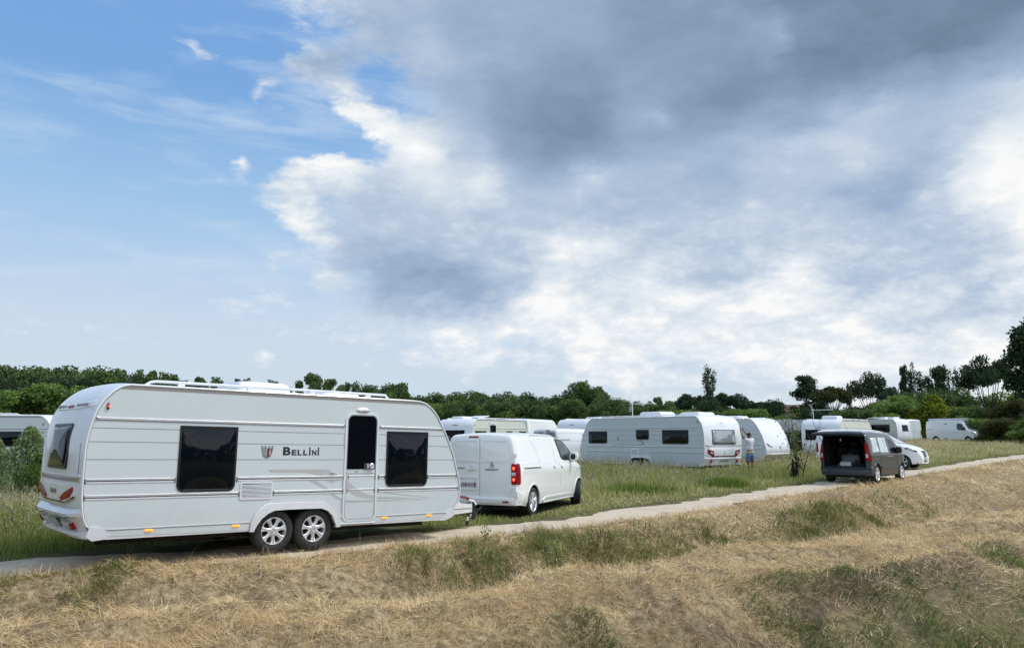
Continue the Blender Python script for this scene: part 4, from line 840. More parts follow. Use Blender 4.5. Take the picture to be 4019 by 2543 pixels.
def dark_mpv(name,label,loc,yaw):
    """small grey leisure van, tailgate up"""
    root=thing(name,label,'car',loc,yaw)
    S=Shell(4.38,1.81,[(0,1.66),(.04,1.72),(.15,1.77),(.6,1.80),(1.6,1.805),(2.4,1.77),(2.62,1.72),(3.45,1.14),(3.58,1.10),(3.95,1.0),(4.2,.87),(4.33,.70),(4.38,.6)],[(0,.36),(.3,.27),(3.6,.25),(4.38,.3)],tumb=.15,belt=1.0,H=1.8,rear=.2,rr=.06,nose=.9,nr=.38,corner=.13)
    xs=[0,.01,.03,.07,.14,.25,.4,.6,.75,.95,1.2,1.5,1.9,2.2,2.4,2.55,2.7,2.9,3.1,3.3,3.45,3.52,3.6,3.75,3.9,4.05,4.18,4.28,4.34,4.38]
    body=S.body('body',['van_grey','interior'],root,xs)
    c=MB(); c.box(-.3,2.5,-.70,.70,.62,1.66,1); cut(body,c)
    c=MB(); c.box(-.3,.3,-.74,.74,.55,1.70,1); cut(body,c)
    c=MB(); c.solid([(a,-2,b) for a,b in ((1.05,1.10),(1.02,1.55),(1.95,1.58),(1.95,1.10))],[(a,2,b) for a,b in ((1.05,1.10),(1.02,1.55),(1.95,1.58),(1.95,1.10))],1); m_=4; c.f.append([len(c.v)-1,len(c.v)-2,len(c.v)-3,len(c.v)-4]); c.m.append(1); cut(body,c)
    arch_cut(body,(.72,3.45),1.81,.385,.32,.26)
    for x in (.72,3.45):
        for sg in (-1,1): wheel(root,x,sg*.79,.32,.32,.225,.2,sg,'five')
    u=MB(); u.box(.15,4.2,-.7,.7,.2,.34); u.build('underbody','under',root,smooth=False)
    for sg in (-1,1):
        F=S.side(sg)
        for x in (.72,3.45):
            m=MB(); m.strip([(x+.39*math.cos(t),.32+.39*math.sin(t)) for t in np.linspace(.0,PI,24)],F,.03,.012,-.02); m.build('wheel_arch_lip','van_grey',root)
        s=MB()
        for p in ([(1.02,1.68),(1.10,1.3),(1.12,.98),(1.14,.7),(1.22,.3)],[(1.98,1.72),(2.02,1.4),(2.06,1.0),(2.08,.28)],[(2.98,1.0),(2.95,.6),(2.9,.4)]): s.strip(p,F,.009,.001,-.003)
        s.build('door_seam','black_trim',root)
        m=MB(); m.strip([(1.16,.55),(2.9,.55)],F,.07,.022,-.004); m.strip([(1.1,.30),(3.0,.29)],F,.05,.02,-.004); m.build('side_moulding','van_grey',root)
        m=MB(); m.patch([(.42,1.60),(.95,1.62),(1.02,1.12),(.30,1.10),(.36,1.4)],F,.005,-.004,0,3); m.patch([(1.06,1.62),(1.88,1.62),(1.96,1.08),(1.12,1.10)],F,.005,-.004,0,3); m.build('rear_side_window','reflect_glass' if sg<0 else 'screen_glass',root,angle=80)
        m=MB(); m.strip([(.32,1.06),(1.0,1.05)],F,.03,.006,-.003); m.strip([(1.0,1.6),(1.08,1.08)],F,.03,.008,-.003); m.build('slider_rail','black_trim',root)
        m=MB(); m.patch([(2.06,1.62),(2.48,1.60),(2.80,1.42),(3.22,1.12),(3.15,1.07),(2.35,1.08),(2.18,1.2)],F,.005,-.004,0,4); m.build('side_window','window_dark',root,angle=80)
        m=MB(); m.patch(rrect(1.82,1.96,.925,.955,.012),F,.035,0,0,2); m.patch(rrect(2.12,2.26,.925,.955,.012),F,.035,0,0,2); m.build('door_handle','bright_alu',root)
        side_mirror(root,2.85,.86,1.16,sg,'black_trim',.95)
        G=lambda y,z,e:(-.003-e,sg*y,z); m=MB(); m.patch([(.735,1.42),(.80,1.40),(.875,.86),(.865,.80),(.745,.80)],G,.02,-.02,0,3); m.patch([(0,1.40),(.05,1.38),(.16,.86),(.12,.80),(0,.80)],lambda a,b,e,sg=sg:(a,sg*(S.ys(a,b)+e),b),.014,-.02,0,3); tl=m.build('tail_light','red_lamp',root,angle=50)
        m=MB(); m.patch([(.77,1.06),(.83,1.04),(.85,.92),(.77,.90)],G,.03,0,0,2); m.build('light_lens','lens',tl)
        m=MB(); m.strip([(.25,1.76),(.9,1.80),(1.9,1.80),(2.4,1.74)],lambda a,b,e,sg=sg:(a,sg*(S.ys(a,1.6)-.05),S.zt(a)+.02+e),.03,.02,-.03) if 0 else m.tube([(.3,sg*.70,1.78),(.45,sg*.70,1.83),(1.3,sg*.69,1.85),(2.2,sg*.68,1.82),(2.35,sg*.68,1.77)],.014,6); m.build('roof_rail','bright_alu',root)
        m=MB(); m.patch([(3.75,.86),(3.6,.97),(3.9,.93),(4.2,.80),(4.22,.74)],F,.01,-.02,0,3); m.build('headlight','lens',root)
    T=S.top_()
    m=MB(); m.patch([(2.66,-.56),(3.36,-.70),(3.42,0),(3.36,.70),(2.66,.56),(2.62,0)],T,.004,-.01,0,5); m.build('windscreen','screen_glass',root,angle=80)
    # rear sill, bumper, frame
    m=MB(); G=[]
    for z,e in ((.28,-.02),(.29,.06),(.36,.09),(.46,.09),(.50,.07),(.52,.0)): G.append([(-e*(1-abs(t)**9)+.13*max(0,abs(t)-.9)/.1,t*.90,z) for t in np.linspace(-1,1,25)])
    m.grid(G); 
    for sg in (-1,1): m.patch([(.0,.28),(.0,.60),(.05,.62),(.33,.58),(.33,.28)],lambda a,b,e,sg=sg:(a,sg*(S.ys(a,b)+e),b),.014,-.01,0,3)
    m.build('bumper','van_grey',root,angle=24)
    m=MB(); m.strip([(-.85,.50),(.85,.50)],lambda y,z,e:(-.075-e,y,z),.015,.006,-.01); m.build('bumper_strip','blue_dark',root)
    # tailgate, hinged at the roof edge and raised
    T0=Matrix.Translation((.05,0,1.74))@Matrix.Rotation(R(6),4,'Y'); m=MB(); rows=[]
    def gate(t,u):  # t 0 hinge..1 lower edge, u -1..1
        w=.74+.10*t; x=-.90*t; z=.05*math.sin(t*PI)-.10*max(0,t-.62)*1.6
        return (x,u*w,z-.03*abs(u)**4)
    up=[[gate(t,u) for u in np.linspace(-1,1,13)] for t in np.linspace(0,1,11)]
    m.grid([[tuple(T0@Vector(p)) for p in r] for r in up],0)
    lo=[[(p[0],p[1]*.985,p[2]-.075) for p in r] for r in up]; m.grid([[tuple(T0@Vector(p)) for p in r] for r in lo],1)
    edge_u=[r[0] for r in up]+up[-1]+[r[-1] for r in up[::-1]]+up[0][::-1]; edge_l=[r[0] for r in lo]+lo[-1]+[r[-1] for r in lo[::-1]]+lo[0][::-1]
    m.add([tuple(T0@Vector(p)) for p in edge_u+edge_l],[(i,i+1,len(edge_u)+i+1,len(edge_u)+i) for i in range(len(edge_u)-1)],1)
    tg=m.build('tailgate',['blue_dark','interior'],root,fix=False); 
    m=MB(); p=lambda t,u:tuple(T0@(Vector(gate(t,u))+Vector((0,0,-.08)))); m.add([p(.1,-.85),p(.1,.85),p(.58,.85),p(.58,-.85)],[(0,1,2,3)]); m.build('tailgate_glass','window_dark',tg)
    m=MB(); m.add([p(.80,-.35),p(.80,-.55),p(.86,-.55),p(.86,-.35)],[(0,1,2,3)]); m.build('gate_handle','dust_white',tg)
    for sg in (-1,1): m=MB(); m.tube([(.0,sg*.70,1.30),(-.42,sg*.74,1.70)],.012,6); m.build('gas_strut','black_trim',root)
    # inside
    for (x,y) in ((1.25,-.42),(1.25,.10),(1.25,.52),(2.1,-.38),(2.1,.38)):
        m=MB(); m.box(x-.07,x+.07,y-.2,y+.2,.5,1.25,0,.05,); m.box(x-.05,x+.05,y-.12,y+.12,1.28,1.48,0,.05); m.build('seat','interior',root)
    # load floor
    m=MB(); m.box(.0,1.1,-.69,.69,.55,.60); m.build('load_floor','interior',root)
    return root,S
def big_van(name,label,loc,yaw,L=5.5,H=2.3,W=2.0,group=None,kind='master',color='van_white'):
    root=thing(name,label,'van',loc,yaw,0,group); hf=H-.02
    if kind=='master': top=[(0,H-.10),(.08,H-.03),(.3,H),(L-1.75,H-.02),(L-1.55,H-.08),(L-.95,1.42),(L-.80,1.36),(L-.35,1.18),(L-.12,.98),(L,.75)]
    elif kind=='tall': top=[(0,H-.12),(.08,H-.04),(.3,H),(L-2.1,H-.02),(L-1.9,H-.09),(L-1.55,H-.40),(L-.95,1.45),(L-.80,1.38),(L-.3,1.2),(L-.08,1.0),(L,.8)]
    else: top=[(0,H-.10),(.06,H-.03),(.3,H),(L-2.3,H-.02),(L-2.05,H-.1),(L-1.15,1.30),(L-1.0,1.22),(L-.4,1.02),(L-.12,.88),(L,.7)]
    bot=[(0,.42),(.4,.36),(L,.34)]
    S=Shell(L,W,top,bot,tumb=.13,belt=1.15,H=H,rear=.2,rr=.06,nose=.8,nr=.34,corner=.14)
    xs=sorted(set([0,.01,.04,.08,.15,.3,.6,1.0,1.5,2,2.5]+[round(p[0],3) for p in top[2:]]+[L-.05,L-.2,L-.5,L-.6,L-1.3,L-1.1,L-1.45]))
    body=S.body('body',[color,'under'],root,xs); wx=(L*.2,L-.95); arch_cut(body,wx,W,.40,.35,.3)
    for x in wx:
        for sg in (-1,1): wheel(root,x,sg*(W/2-.13),.34,.34,.22,.21,sg,'steel')
    u=MB(); u.box(.15,L-.2,-W/2+.25,W/2-.25,.24,.45); u.build('underbody','under',root,smooth=False)
    c=L-1.55 if kind!='small' else L-2.05
    for sg in (-1,1):
        F=S.side(sg); s=MB()
        dz=.42; d0=c-.65; d1=c+.45
        for p in ([(d0,H-.2),(d0,dz)],[(d0-1.2,H-.2),(d0-1.2,dz)],[(d1-.05,1.3),(d1,.9),(d1-.12,.62)]): s.strip(p,F,.012,.001,-.003)
        s.strip([(d0-1.15,1.35),(d0-.08,1.35),(d0-.08,H-.22),(d0-1.15,H-.22)],F,.012,.002,-.003,closed=True); s.strip([(.15,1.35),(d0-1.28,1.35),(d0-1.28,H-.22),(.15,H-.22)],F,.012,.002,-.003,closed=True)
        s.build('door_seam','groove',root)
        m=MB(); m.patch([(d0+.10,min(H-.3,2.0)),(c-.02,min(H-.32,1.98)),(c+.30,1.55),(c+.42,1.36),(d0+.42,1.30),(d0+.12,1.42)],F,.005,-.004,0,4); m.build('side_window','car_glass',root,angle=80)
        side_mirror(root,c+.28,W/2-.05,1.50,sg,'black_trim',1.25)
        m=MB(); m.strip([(d0-.25,1.18),(d0-.10,1.18)],F,.03,.02,0); m.strip([(d0+.08,1.18),(d0+.22,1.18)],F,.03,.02,0); m.strip([(.2,1.43),(.85,1.43)],F,.03,.006,0); m.build('door_handle','black_trim',root)
        m=MB(); m.patch([(L-.62,1.12),(L-.50,1.20),(L-.30,1.05),(L-.12,.84),(L-.16,.74),(L-.4,.85)],F,.012,-.02,0,3); m.build('headlight','lens',root)
        G=lambda y,z,e:(-.003-e,sg*y,z); m=MB(); m.patch(rrect(W/2-.17,W/2-.07,.85,1.35,.02),G,.02,-.02,0,3); m.build('tail_light','red_lamp',root)
    B=lambda y,z,e:(-.002-e,y,z)
    m=MB(); m.strip([(0,.5),(0,H-.15)],B,.012,.001,-.01); m.strip([(-.8,.55),(-.8,H-.2),(.8,H-.2),(.8,.55)],B,.010,.001,-.01,closed=True); m.strip([(-.75,1.2),(.75,1.2)],B,.012,.001,-.01); m.build('rear_door_seam','groove',root)
    T=S.top_(); a=c+.03; b_=L-.98 if kind!='small' else L-1.18
    m=MB(); m.patch([(a,-.62),(b_,-.80),(b_+.03,0),(b_,.80),(a,.62),(a-.03,0)],T,.006,-.01,0,5); m.build('windscreen','screen_glass',root,angle=80)
    N=lambda y,z,e:(L+.005-.12*(y/.7)**2+e,y,z)
    m=MB(); m.patch([(-.55,.72),(.55,.72),(.5,.60),(-.5,.60)],N,.02,-.05,0,3); m.patch(rrect(-.6,.6,.36,.52,.03),N,.02,-.05,0,3); m.build('grille','black_trim',root)
    return root,S
# ------------------------------------------------------------------ land
NEAR=[(-60,-22),(-24,1.2),(-12,8.4),(-6.9,11.0),(-3.3,12.75),(-.7,15.0),(1.78,17.6),(4.4,20.5),(9.5,26.3),(17,34.7),(26.2,46),(34,54.7),(62,82),(130,140)]
KY=[-50,0,14,19,30,35,44,52,70,87,150,400,3000]; KZ=[.2,.05,.06,.03,.21,.29,.30,.45,.88,1.25,1.6,2,3]
PS=[-50,0,.8,1.3,2.2,2.7,3.7,5.8,8.2,9.6,12.6,15.3,60]; PZ=[0,0,-.03,-.13,-.80,-.82,-.15,-.26,-1.55,-1.7,.12,.2,.2]
_lat={}
def vn(x,y,sc,seed):
    k=seed
    if k not in _lat: _lat[k]=np.random.RandomState(seed).rand(256,256)
    t=_lat[k]; a=x/sc+100.3*seed; b=y/sc+57.7*seed; i=np.floor(a).astype(int); j=np.floor(b).astype(int); fx=a-i; fy=b-j; fx=fx*fx*(3-2*fx); fy=fy*fy*(3-2*fy)
    g=lambda p,q:t[p%256,q%256]
    return (g(i,j)*(1-fx)+g(i+1,j)*fx)*(1-fy)+(g(i,j+1)*(1-fx)+g(i+1,j+1)*fx)*fy
def sdist(x,y):
    x=np.asarray(x,float); y=np.asarray(y,float); best=np.full(x.shape,1e9); sg=np.zeros(x.shape)
    for (a,b) in zip(NEAR[:-1],NEAR[1:]):
        dx,dy=b[0]-a[0],b[1]-a[1]; L2=dx*dx+dy*dy; t=np.clip(((x-a[0])*dx+(y-a[1])*dy)/L2,0,1); px,py=x-(a[0]+t*dx),y-(a[1]+t*dy)
        d=np.hypot(px,py); s=np.where(dx*py-dy*px>0,-1,1); m=d<best; best=np.where(m,d,best); sg=np.where(m,s,sg)
    s=best*sg; f=np.interp(x*.7+y*.72,[4,11.5,18.6,28,45],[.78,.90,1.2,1.6,1.8]); return np.where(s>0,s/f,s)
def gz(x,y,fine=True):
    x=np.asarray(x,float); y=np.asarray(y,float); s=sdist(x,y)
    z=np.interp(y,KY,KZ)+np.interp(s+(vn(x,y,2.5,5)-.5)*np.clip(s,0,1)*.9,PS,PZ)
    if fine:
        tt=x*.7+y*.72; z=z+np.clip((s-.3)/.6,0,1)*np.clip(1-np.hypot(x,y)/90,0,1)*((vn(s,tt*.16,.42,71)-.5)*.24+(vn(s*1.0+tt*.12,tt*.30,.30,72)-.5)*.09)
        h=np.clip((s-.15)/.6,0,1); f=np.clip((-s-1.9)/1.5,0,1); r=np.hypot(x,y); fade=np.clip(1-r/70,0,1)
        z=z+h*fade*((vn(x,y,1.1,1)-.5)*.20+(vn(x,y,.42,2)-.5)*.19+(vn(x,y,.17,3)-.5)*.07)+f*((vn(x,y,3.2,4)-.5)*.12)
        z=z-.035*((s<.0)&(s>-1.75))
        z=z+np.clip((s-5.8)/1.5,0,1)*fade*(vn(x*1.0+y*.7,(y-x)*.25,.55,8)-.5)*.22
    return z
def G1(x,y): return float(gz(np.array([x]),np.array([y]),False)[0])
def fast_mesh(name,V,T,mats,attr=None,smooth=False):
    me=bpy.data.meshes.new(name); V=np.asarray(V,np.float32); T=np.asarray(T,np.int32); k=T.shape[1]
    me.vertices.add(len(V)); me.vertices.foreach_set('co',V.ravel()); me.loops.add(T.size); me.loops.foreach_set('vertex_index',T.ravel())
    me.polygons.add(len(T)); me.polygons.foreach_set('loop_start',np.arange(0,T.size,k,dtype=np.int32)); me.polygons.foreach_set('loop_total',np.full(len(T),k,np.int32))
    if smooth: me.polygons.foreach_set('use_smooth',np.ones(len(T),bool))
    for m in mats: me.materials.append(MAT[m])
    if attr:
        for n,a in attr.items():
            at=me.attributes.new(n,'FLOAT','POINT'); at.data.foreach_set('value',np.asarray(a,np.float32))
    me.update(calc_edges=True); return me
def mk_ground_mat():
    m=bpy.data.materials.new('ground'); m.use_nodes=True; nt=m.node_tree; b=nt.nodes['Principled BSDF']; L=nt.links; MAT['ground']=m
    tc=nt.nodes.new('ShaderNodeTexCoord')
    def noise(sc,det=8,r=.6):
        n=nt.nodes.new('ShaderNodeTexNoise'); n.inputs['Scale'].default_value=sc; n.inputs['Detail'].default_value=det; n.inputs['Roughness'].default_value=r; L.new(tc.outputs['Object'],n.inputs['Vector']); return n.outputs['Fac']
    def ramp(f,st):
        r=nt.nodes.new('ShaderNodeValToRGB'); e=r.color_ramp.elements
        for i,(p,c) in enumerate(st):
            x=e[0] if i==0 else (e[1] if i==1 else e.new(p)); x.position=p; x.color=tuple(c)+(1,)
        L.new(f,r.inputs[0]); return r.outputs[0]
    def at(n): a=nt.nodes.new('ShaderNodeAttribute'); a.attribute_name=n; return a.outputs['Fac']
    def mix(f,a,c):
        x=nt.nodes.new('ShaderNodeMix'); x.data_type='RGBA'; L.new(f,x.inputs[0]); L.new(a,x.inputs[6]); L.new(c,x.inputs[7]); return x.outputs[2]
    hay=ramp(noise(9),[(.3,(.14,.10,.06)),(.5,(.30,.23,.14)),(.7,(.50,.40,.25))]); fld=ramp(noise(2.2),[(.3,(.06,.07,.028)),(.55,(.11,.115,.05)),(.75,(.20,.17,.085))])
    soil=ramp(noise(5),[(.3,(.07,.048,.035)),(.7,(.16,.115,.085))])
    c=mix(at('hay'),fld,hay); c=mix(at('soil'),c,soil); L.new(c,b.inputs['Base Color']); b.inputs['Roughness'].default_value=.95; b.inputs['Specular IOR Level'].default_value=.1
    bp=nt.nodes.new('ShaderNodeBump'); bp.inputs['Strength'].default_value=.8; bp.inputs['Distance'].default_value=.03; L.new(noise(30),bp.inputs['Height']); L.new(bp.outputs[0],b.inputs['Normal'])
    m=bpy.data.materials.new('track'); m.use_nodes=True; nt=m.node_tree; b=nt.nodes['Principled BSDF']; L=nt.links; MAT['track']=m; tc=nt.nodes.new('ShaderNodeTexCoord')
    def noise(sc,det=8,r=.6):
        n=nt.nodes.new('ShaderNodeTexNoise'); n.inputs['Scale'].default_value=sc; n.inputs['Detail'].default_value=det; n.inputs['Roughness'].default_value=r; L.new(tc.outputs['Object'],n.inputs['Vector']); return n.outputs['Fac']
    c1=ramp(noise(1.6),[(.3,(.38,.30,.21)),(.5,(.58,.48,.35)),(.7,(.72,.61,.46))])
    v=nt.nodes.new('ShaderNodeTexVoronoi'); v.inputs['Scale'].default_value=26; L.new(tc.outputs['Object'],v.inputs['Vector']); c2=ramp(v.outputs['Distance'],[(.05,(.70,.64,.54)),(.22,(.48,.41,.32))])
    c=mix(noise(7),c1,c2); L.new(c,b.inputs['Base Color']); b.inputs['Roughness'].default_value=.95
    bp=nt.nodes.new('ShaderNodeBump'); bp.inputs['Strength'].default_value=.5; bp.inputs['Distance'].default_value=.015; L.new(noise(45),bp.inputs['Height']); L.new(bp.outputs[0],b.inputs['Normal'])
mk_ground_mat()
def build_ground():
    az=np.concatenate([np.arange(-180,-46,4.0),np.arange(-46,46,.33),np.arange(46,180,4.0)]); r=[.4]
    while r[-1]<2600: r.append(r[-1]*(1.02 if r[-1]<40 else 1.05)+.01)
    r=np.array(r); A,RR=np.meshgrid(np.radians(az),r,indexing='ij'); x=np.sin(A)*RR; y=np.cos(A)*RR; z=gz(x,y); n,m=x.shape
    V=np.stack([x,y,z],-1).reshape(-1,3); i=np.arange(n); i2=(i+1)%n; j=np.arange(m-1)
    I,J=np.meshgrid(i,j,indexing='ij'); I2=(I+1)%n; F=np.stack([I*m+J,I2*m+J,I2*m+J+1,I*m+J+1],-1).reshape(-1,4)[:,::-1]
    # close the hole under the camera
    s=sdist(x,y).ravel(); xx=x.ravel(); yy=y.ravel()
    hay=np.clip((s+.15)/.3,0,1)*np.clip(1.2-np.clip(s-5.4,0,9)*np.clip((xx+1)/2,0,1)*.5,.15,1)
    soil=np.clip(1-np.abs(s-6.3+ (vn(xx,yy,1.0,21)-.5)*1.4)/.55,0,1)*np.clip((xx-1.0)/2,0,1)*.9+np.clip(1-np.abs(s+.9)/1.3,0,1)*.8
    soil=np.maximum(soil,np.clip(1-np.hypot((xx-12.3)/1.5,(yy-18.6)/1.6),0,1)*1.4).clip(0,1)
    me=fast_mesh('ground',V,F,['ground'],{'hay':hay,'soil':soil},True); o=bpy.data.objects.new('ground',me); COL.objects.link(o); tag(o,kind='structure')
    # track
    P=[];acc=0; pts=NEAR[1:]
    cen=[]
    for a,b in zip(pts[:-1],pts[1:]):
        L=math.hypot(b[0]-a[0],b[1]-a[1]); k=max(2,int(L/.25)) if L<40 else int(L/1.5)
        for q in range(k): cen.append((a[0]+(b[0]-a[0])*q/k,a[1]+(b[1]-a[1])*q/k))
    cen=np.array(cen); 
    for _ in range(12): cen[1:-1]=(cen[:-2]+cen[1:-1]*2+cen[2:])/4
    d=np.gradient(cen,axis=0); d/=np.linalg.norm(d,axis=1)[:,None]; nrm=np.stack([-d[:,1],d[:,0]],1)
    W=np.linspace(0,1,15); e0=(vn(cen[:,0],cen[:,1],.7,11)-.5)*.45+(vn(cen[:,0],cen[:,1],.25,12)-.5)*.26; e1=1.5+(vn(cen[:,0],cen[:,1],.9,13)-.5)*.6+(vn(cen[:,0],cen[:,1],.25,14)-.5)*.28
    e0=e0-.05
    off=e0[:,None]*(1-W)+e1[:,None]*W; X=cen[:,0,None]+nrm[:,0,None]*off; Y=cen[:,1,None]+nrm[:,1,None]*off
    Z=gz(X,Y,False)+.006-.03*(np.abs(W-.5)*2)[None]**8+ (vn(X,Y,.8,15)-.5)*.02-.012*np.exp(-((W-.22)/.09)**2)-.012*np.exp(-((W-.8)/.09)**2)
    n,m=X.shape; V=np.stack([X,Y,Z],-1).reshape(-1,3); I,J=np.meshgrid(np.arange(n-1),np.arange(m-1),indexing='ij'); F=np.stack([I*m+J,(I+1)*m+J,(I+1)*m+J+1,I*m+J+1],-1).reshape(-1,4)
    me=fast_mesh('track',V,F[:,::-1],['track'],None,True); o=bpy.data.objects.new('track',me); COL.objects.link(o); tag(o,kind='structure')
build_ground()
# ------------------------------------------------------------------ grass, straw
FOOT=[]   # footprints kept clear of tall grass: x,y,yaw,x0,x1,half width
def clear(x,y):
    ok=np.ones(x.shape,bool)
    for (ox,oy,a,x0,x1,hw) in FOOT:
        dx,dy=x-ox,y-oy; u=dx*math.cos(a)+dy*math.sin(a); v=-dx*math.sin(a)+dy*math.cos(a); ok&=~((u>x0)&(u<x1)&(np.abs(v)<hw))
    return ok
def wedge(n,r0,r1,a=40,p=0.0,seed=0):
    q=np.random.RandomState(seed); u=q.rand(n)
    r=r0*(r1/r0)**u if p==0 else (r0**p+(r1**p-r0**p)*u)**(1/p)
    t=np.radians((q.rand(n)*2-1)*a); return r*np.sin(t),r*np.cos(t)
def blades(name,x,y,h,w,lean,az,tint,material,lift=0,curl=.5,kind='stuff',label=None,cat=None,parent=None,zf=None):
    n=len(x); q=np.random.RandomState(len(name)+n%97); z=(gz(x,y) if zf is None else zf)+lift
    h=np.broadcast_to(h,(n,)); w=np.broadcast_to(w,(n,)); lean=np.broadcast_to(lean,(n,))
    d1=np.stack([np.sin(lean)*np.cos(az),np.sin(lean)*np.sin(az),np.cos(lean)],1); l2=lean+curl*(q.rand(n)); d2=np.stack([np.sin(l2)*np.cos(az),np.sin(l2)*np.sin(az),np.cos(l2)],1)
    f=q.rand(n)*2*PI; sd=np.stack([np.cos(f),np.sin(f),np.zeros(n)],1); up=lean>1.0
    c=np.cross(d1,sd); side=np.where(up[:,None],np.stack([-np.sin(az),np.cos(az),(q.rand(n)-.5)*1.5],1),sd); side/=np.linalg.norm(side,axis=1)[:,None]
    p0=np.stack([x,y,z],1); p1=p0+d1*(h*.5)[:,None]; p2=p1+d2*(h*.5)[:,None]; s=side*(w*.5)[:,None]
    V=np.empty((n,5,3)); V[:,0]=p0-s; V[:,1]=p0+s; V[:,2]=p1+s*.8; V[:,3]=p1-s*.8; V[:,4]=p2
    b=(np.arange(n)*5)[:,None]; T=np.concatenate([b+np.array([[0,1,2]]),b+np.array([[0,2,3]]),b+np.array([[3,2,4]])],0)
    me=fast_mesh(name,V.reshape(-1,3),T,[material],{'tint':np.repeat(np.clip(tint,0,1),5)})
    o=bpy.data.objects.new(name,me); COL.objects.link(o)
    if parent: o.parent=parent
    else: tag(o,label,cat,None,kind)
    return o
def build_grass():
    rn=np.random.RandomState(3)
    # cut hay lying on the banks
    x,y=wedge(430000,4.6,60,41,0,1); s=sdist(x,y); r=np.hypot(x,y); patch=vn(x,y,.9,31)
    green=np.clip((s-6.0+(vn(x,y,1.3,41)-.5)*1.6)/.8,0,1)*np.clip((x+.6)/1.5,0,1)
    keep=(s>.02+(vn(x,y,.35,33)-.5)*.5)&(s<13)&(rn.rand(len(x))>green*(.35+.6*vn(x+y*.6,(y-x)*.3,.5,81))); x,y,s,r,patch,green=[a[keep] for a in (x,y,s,r,patch,green)]; n=len(x)
    swirl=vn(x,y,.7,35)*4*PI; az=swirl+rn.randn(n)*.9; lean=np.clip(1.25+rn.randn(n)*.32,.5,1.75)
    tt=x*.7+y*.72; t=.34+.34*(vn(s,tt*.16,.42,71)-.5)+.30*(vn(s+tt*.12,tt*.3,.30,73)-.5)+.24*vn(x,y,.6,36)+.22*vn(x,y,2.4,37)+rn.randn(n)*.17-.40*np.clip(1-np.abs(s-2.4)/.9,0,1)*(.5+.5*vn(x,y,1.5,38))+.12*np.exp(-((s-4.0)/.6)**2)  # tint carries shade: darker in the ditch and ridge hollows, paler on the crest
    hh=(.07+.16*rn.rand(n)**1.6)*(1+r/50)
    blades('cut_hay',x,y,hh,np.maximum(.0032,r*.00048)*(.7+.7*rn.rand(n)),lean,az,t,'hay',lift=rn.rand(n)**2*.055,curl=.35,label='pale brown cut hay lying thick on the banks beside the track',cat='hay')
    # stubble standing on the crests and edges
    x,y=wedge(210000,4.6,45,41,0,2); s=sdist(x,y); r=np.hypot(x,y); k=(np.exp(-((s-4.7)/.9)**2)+.8*np.exp(-((s-.5)/.45)**2)+.35)*(.3+vn(x,y,.6,42)); keep=(s>0)&(s<10)&(rn.rand(len(x))<k*.8); x,y,s,r=[a[keep] for a in (x,y,s,r)]; n=len(x)
    blades('stubble',x,y,.04+.08*rn.rand(n),np.maximum(.003,r*.00045),np.abs(rn.randn(n)*.35),rn.rand(n)*2*PI,.55+rn.randn(n)*.2,'hay',curl=.5,label='short straw stubble standing on the crest of the bank',cat='stubble')
    # sparse green regrowth through the hay
    x,y=wedge(90000,4.6,50,41,0,4); s=sdist(x,y); r=np.hypot(x,y); k=np.clip(vn(x,y,1.6,44)*1.8-.95,0,1)+.9*np.exp(-((s-.12)/.22)**2)*np.clip(vn(x,y,.9,45)*2-.5,0,1); keep=(s>-.25)&(s<6.5)&(rn.rand(len(x))<k*.55); x,y,r=[a[keep] for a in (x,y,r)]; n=len(x)
    blades('regrowth_grass',x,y,.05+.12*rn.rand(n),np.maximum(.0035,r*.0005),np.abs(rn.randn(n)*.4),rn.rand(n)*2*PI,.45+rn.randn(n)*.25,'hay_green',curl=.8,label='thin green grass growing back through the mown hay',cat='grass')
    # green flank of the second ditch
    x,y=wedge(620000,4.4,26,41,0,5); s=sdist(x,y); r=np.hypot(x,y); k=np.clip((s-5.8+(vn(x,y,1.3,41)-.5)*1.8)/.7,0,1)*np.clip((x+.6)/1.2,0,1)*np.clip(vn(x,y,.45,46)*1.5+vn(x+y*.6,(y-x)*.3,.5,81)*1.4-.80,0,1); keep=(s<13)&(rn.rand(len(x))<k); x,y,r=[a[keep] for a in (x,y,r)]; n=len(x)
    blades('ditch_flank_grass',x,y,.07+.17*rn.rand(n),np.maximum(.0045,r*.0006),.5+np.abs(rn.randn(n)*.5),-.8+rn.randn(n)*1.0,.40*vn(x,y,.5,47)+.25+rn.randn(n)*.2,'ditch_green',curl=1.2,label='dark green grass on the steep near flank of the bank',cat='grass')
    # long green grass in the ditch by the track
    x,y=wedge(1500000,8,40,41,0,6); s=sdist(x,y); r=np.hypot(x,y)
    along=np.clip((x+1.9)/1.2,0,1)*np.clip((14-x)/4,0.0,1)+np.clip((-4.9-x)/.4,0,1)*1.0
    ctr=np.where(x<-4,1.1,np.where(x<1.2,1.4,1.65)); k=np.exp(-((s-ctr)/np.where(x<1.2,.6,.40))**2)*along*np.clip(vn(x,y,.8,48)*2.4-.05,.42,1); keep=(s>.25)&(rn.rand(len(x))<k); x,y,r=[a[keep] for a in (x,y,r)]; n=len(x)
    hh=np.where(x<-4,.5,1)*(.11+.22*rn.rand(n))*np.clip(vn(x,y,.8,48)*1.5,.45,1.15); blades('ditch_grass',x,y,hh,np.maximum(.005,r*.00055),.25+np.abs(rn.randn(n)*.45),vn(x,y,.6,49)*4*PI+rn.randn(n)*.5,.40*vn(x,y,.4,50)+.27+rn.randn(n)*.22,'hay_green',curl=1.3,label='long arching green grass filling the ditch beside the track',cat='grass')
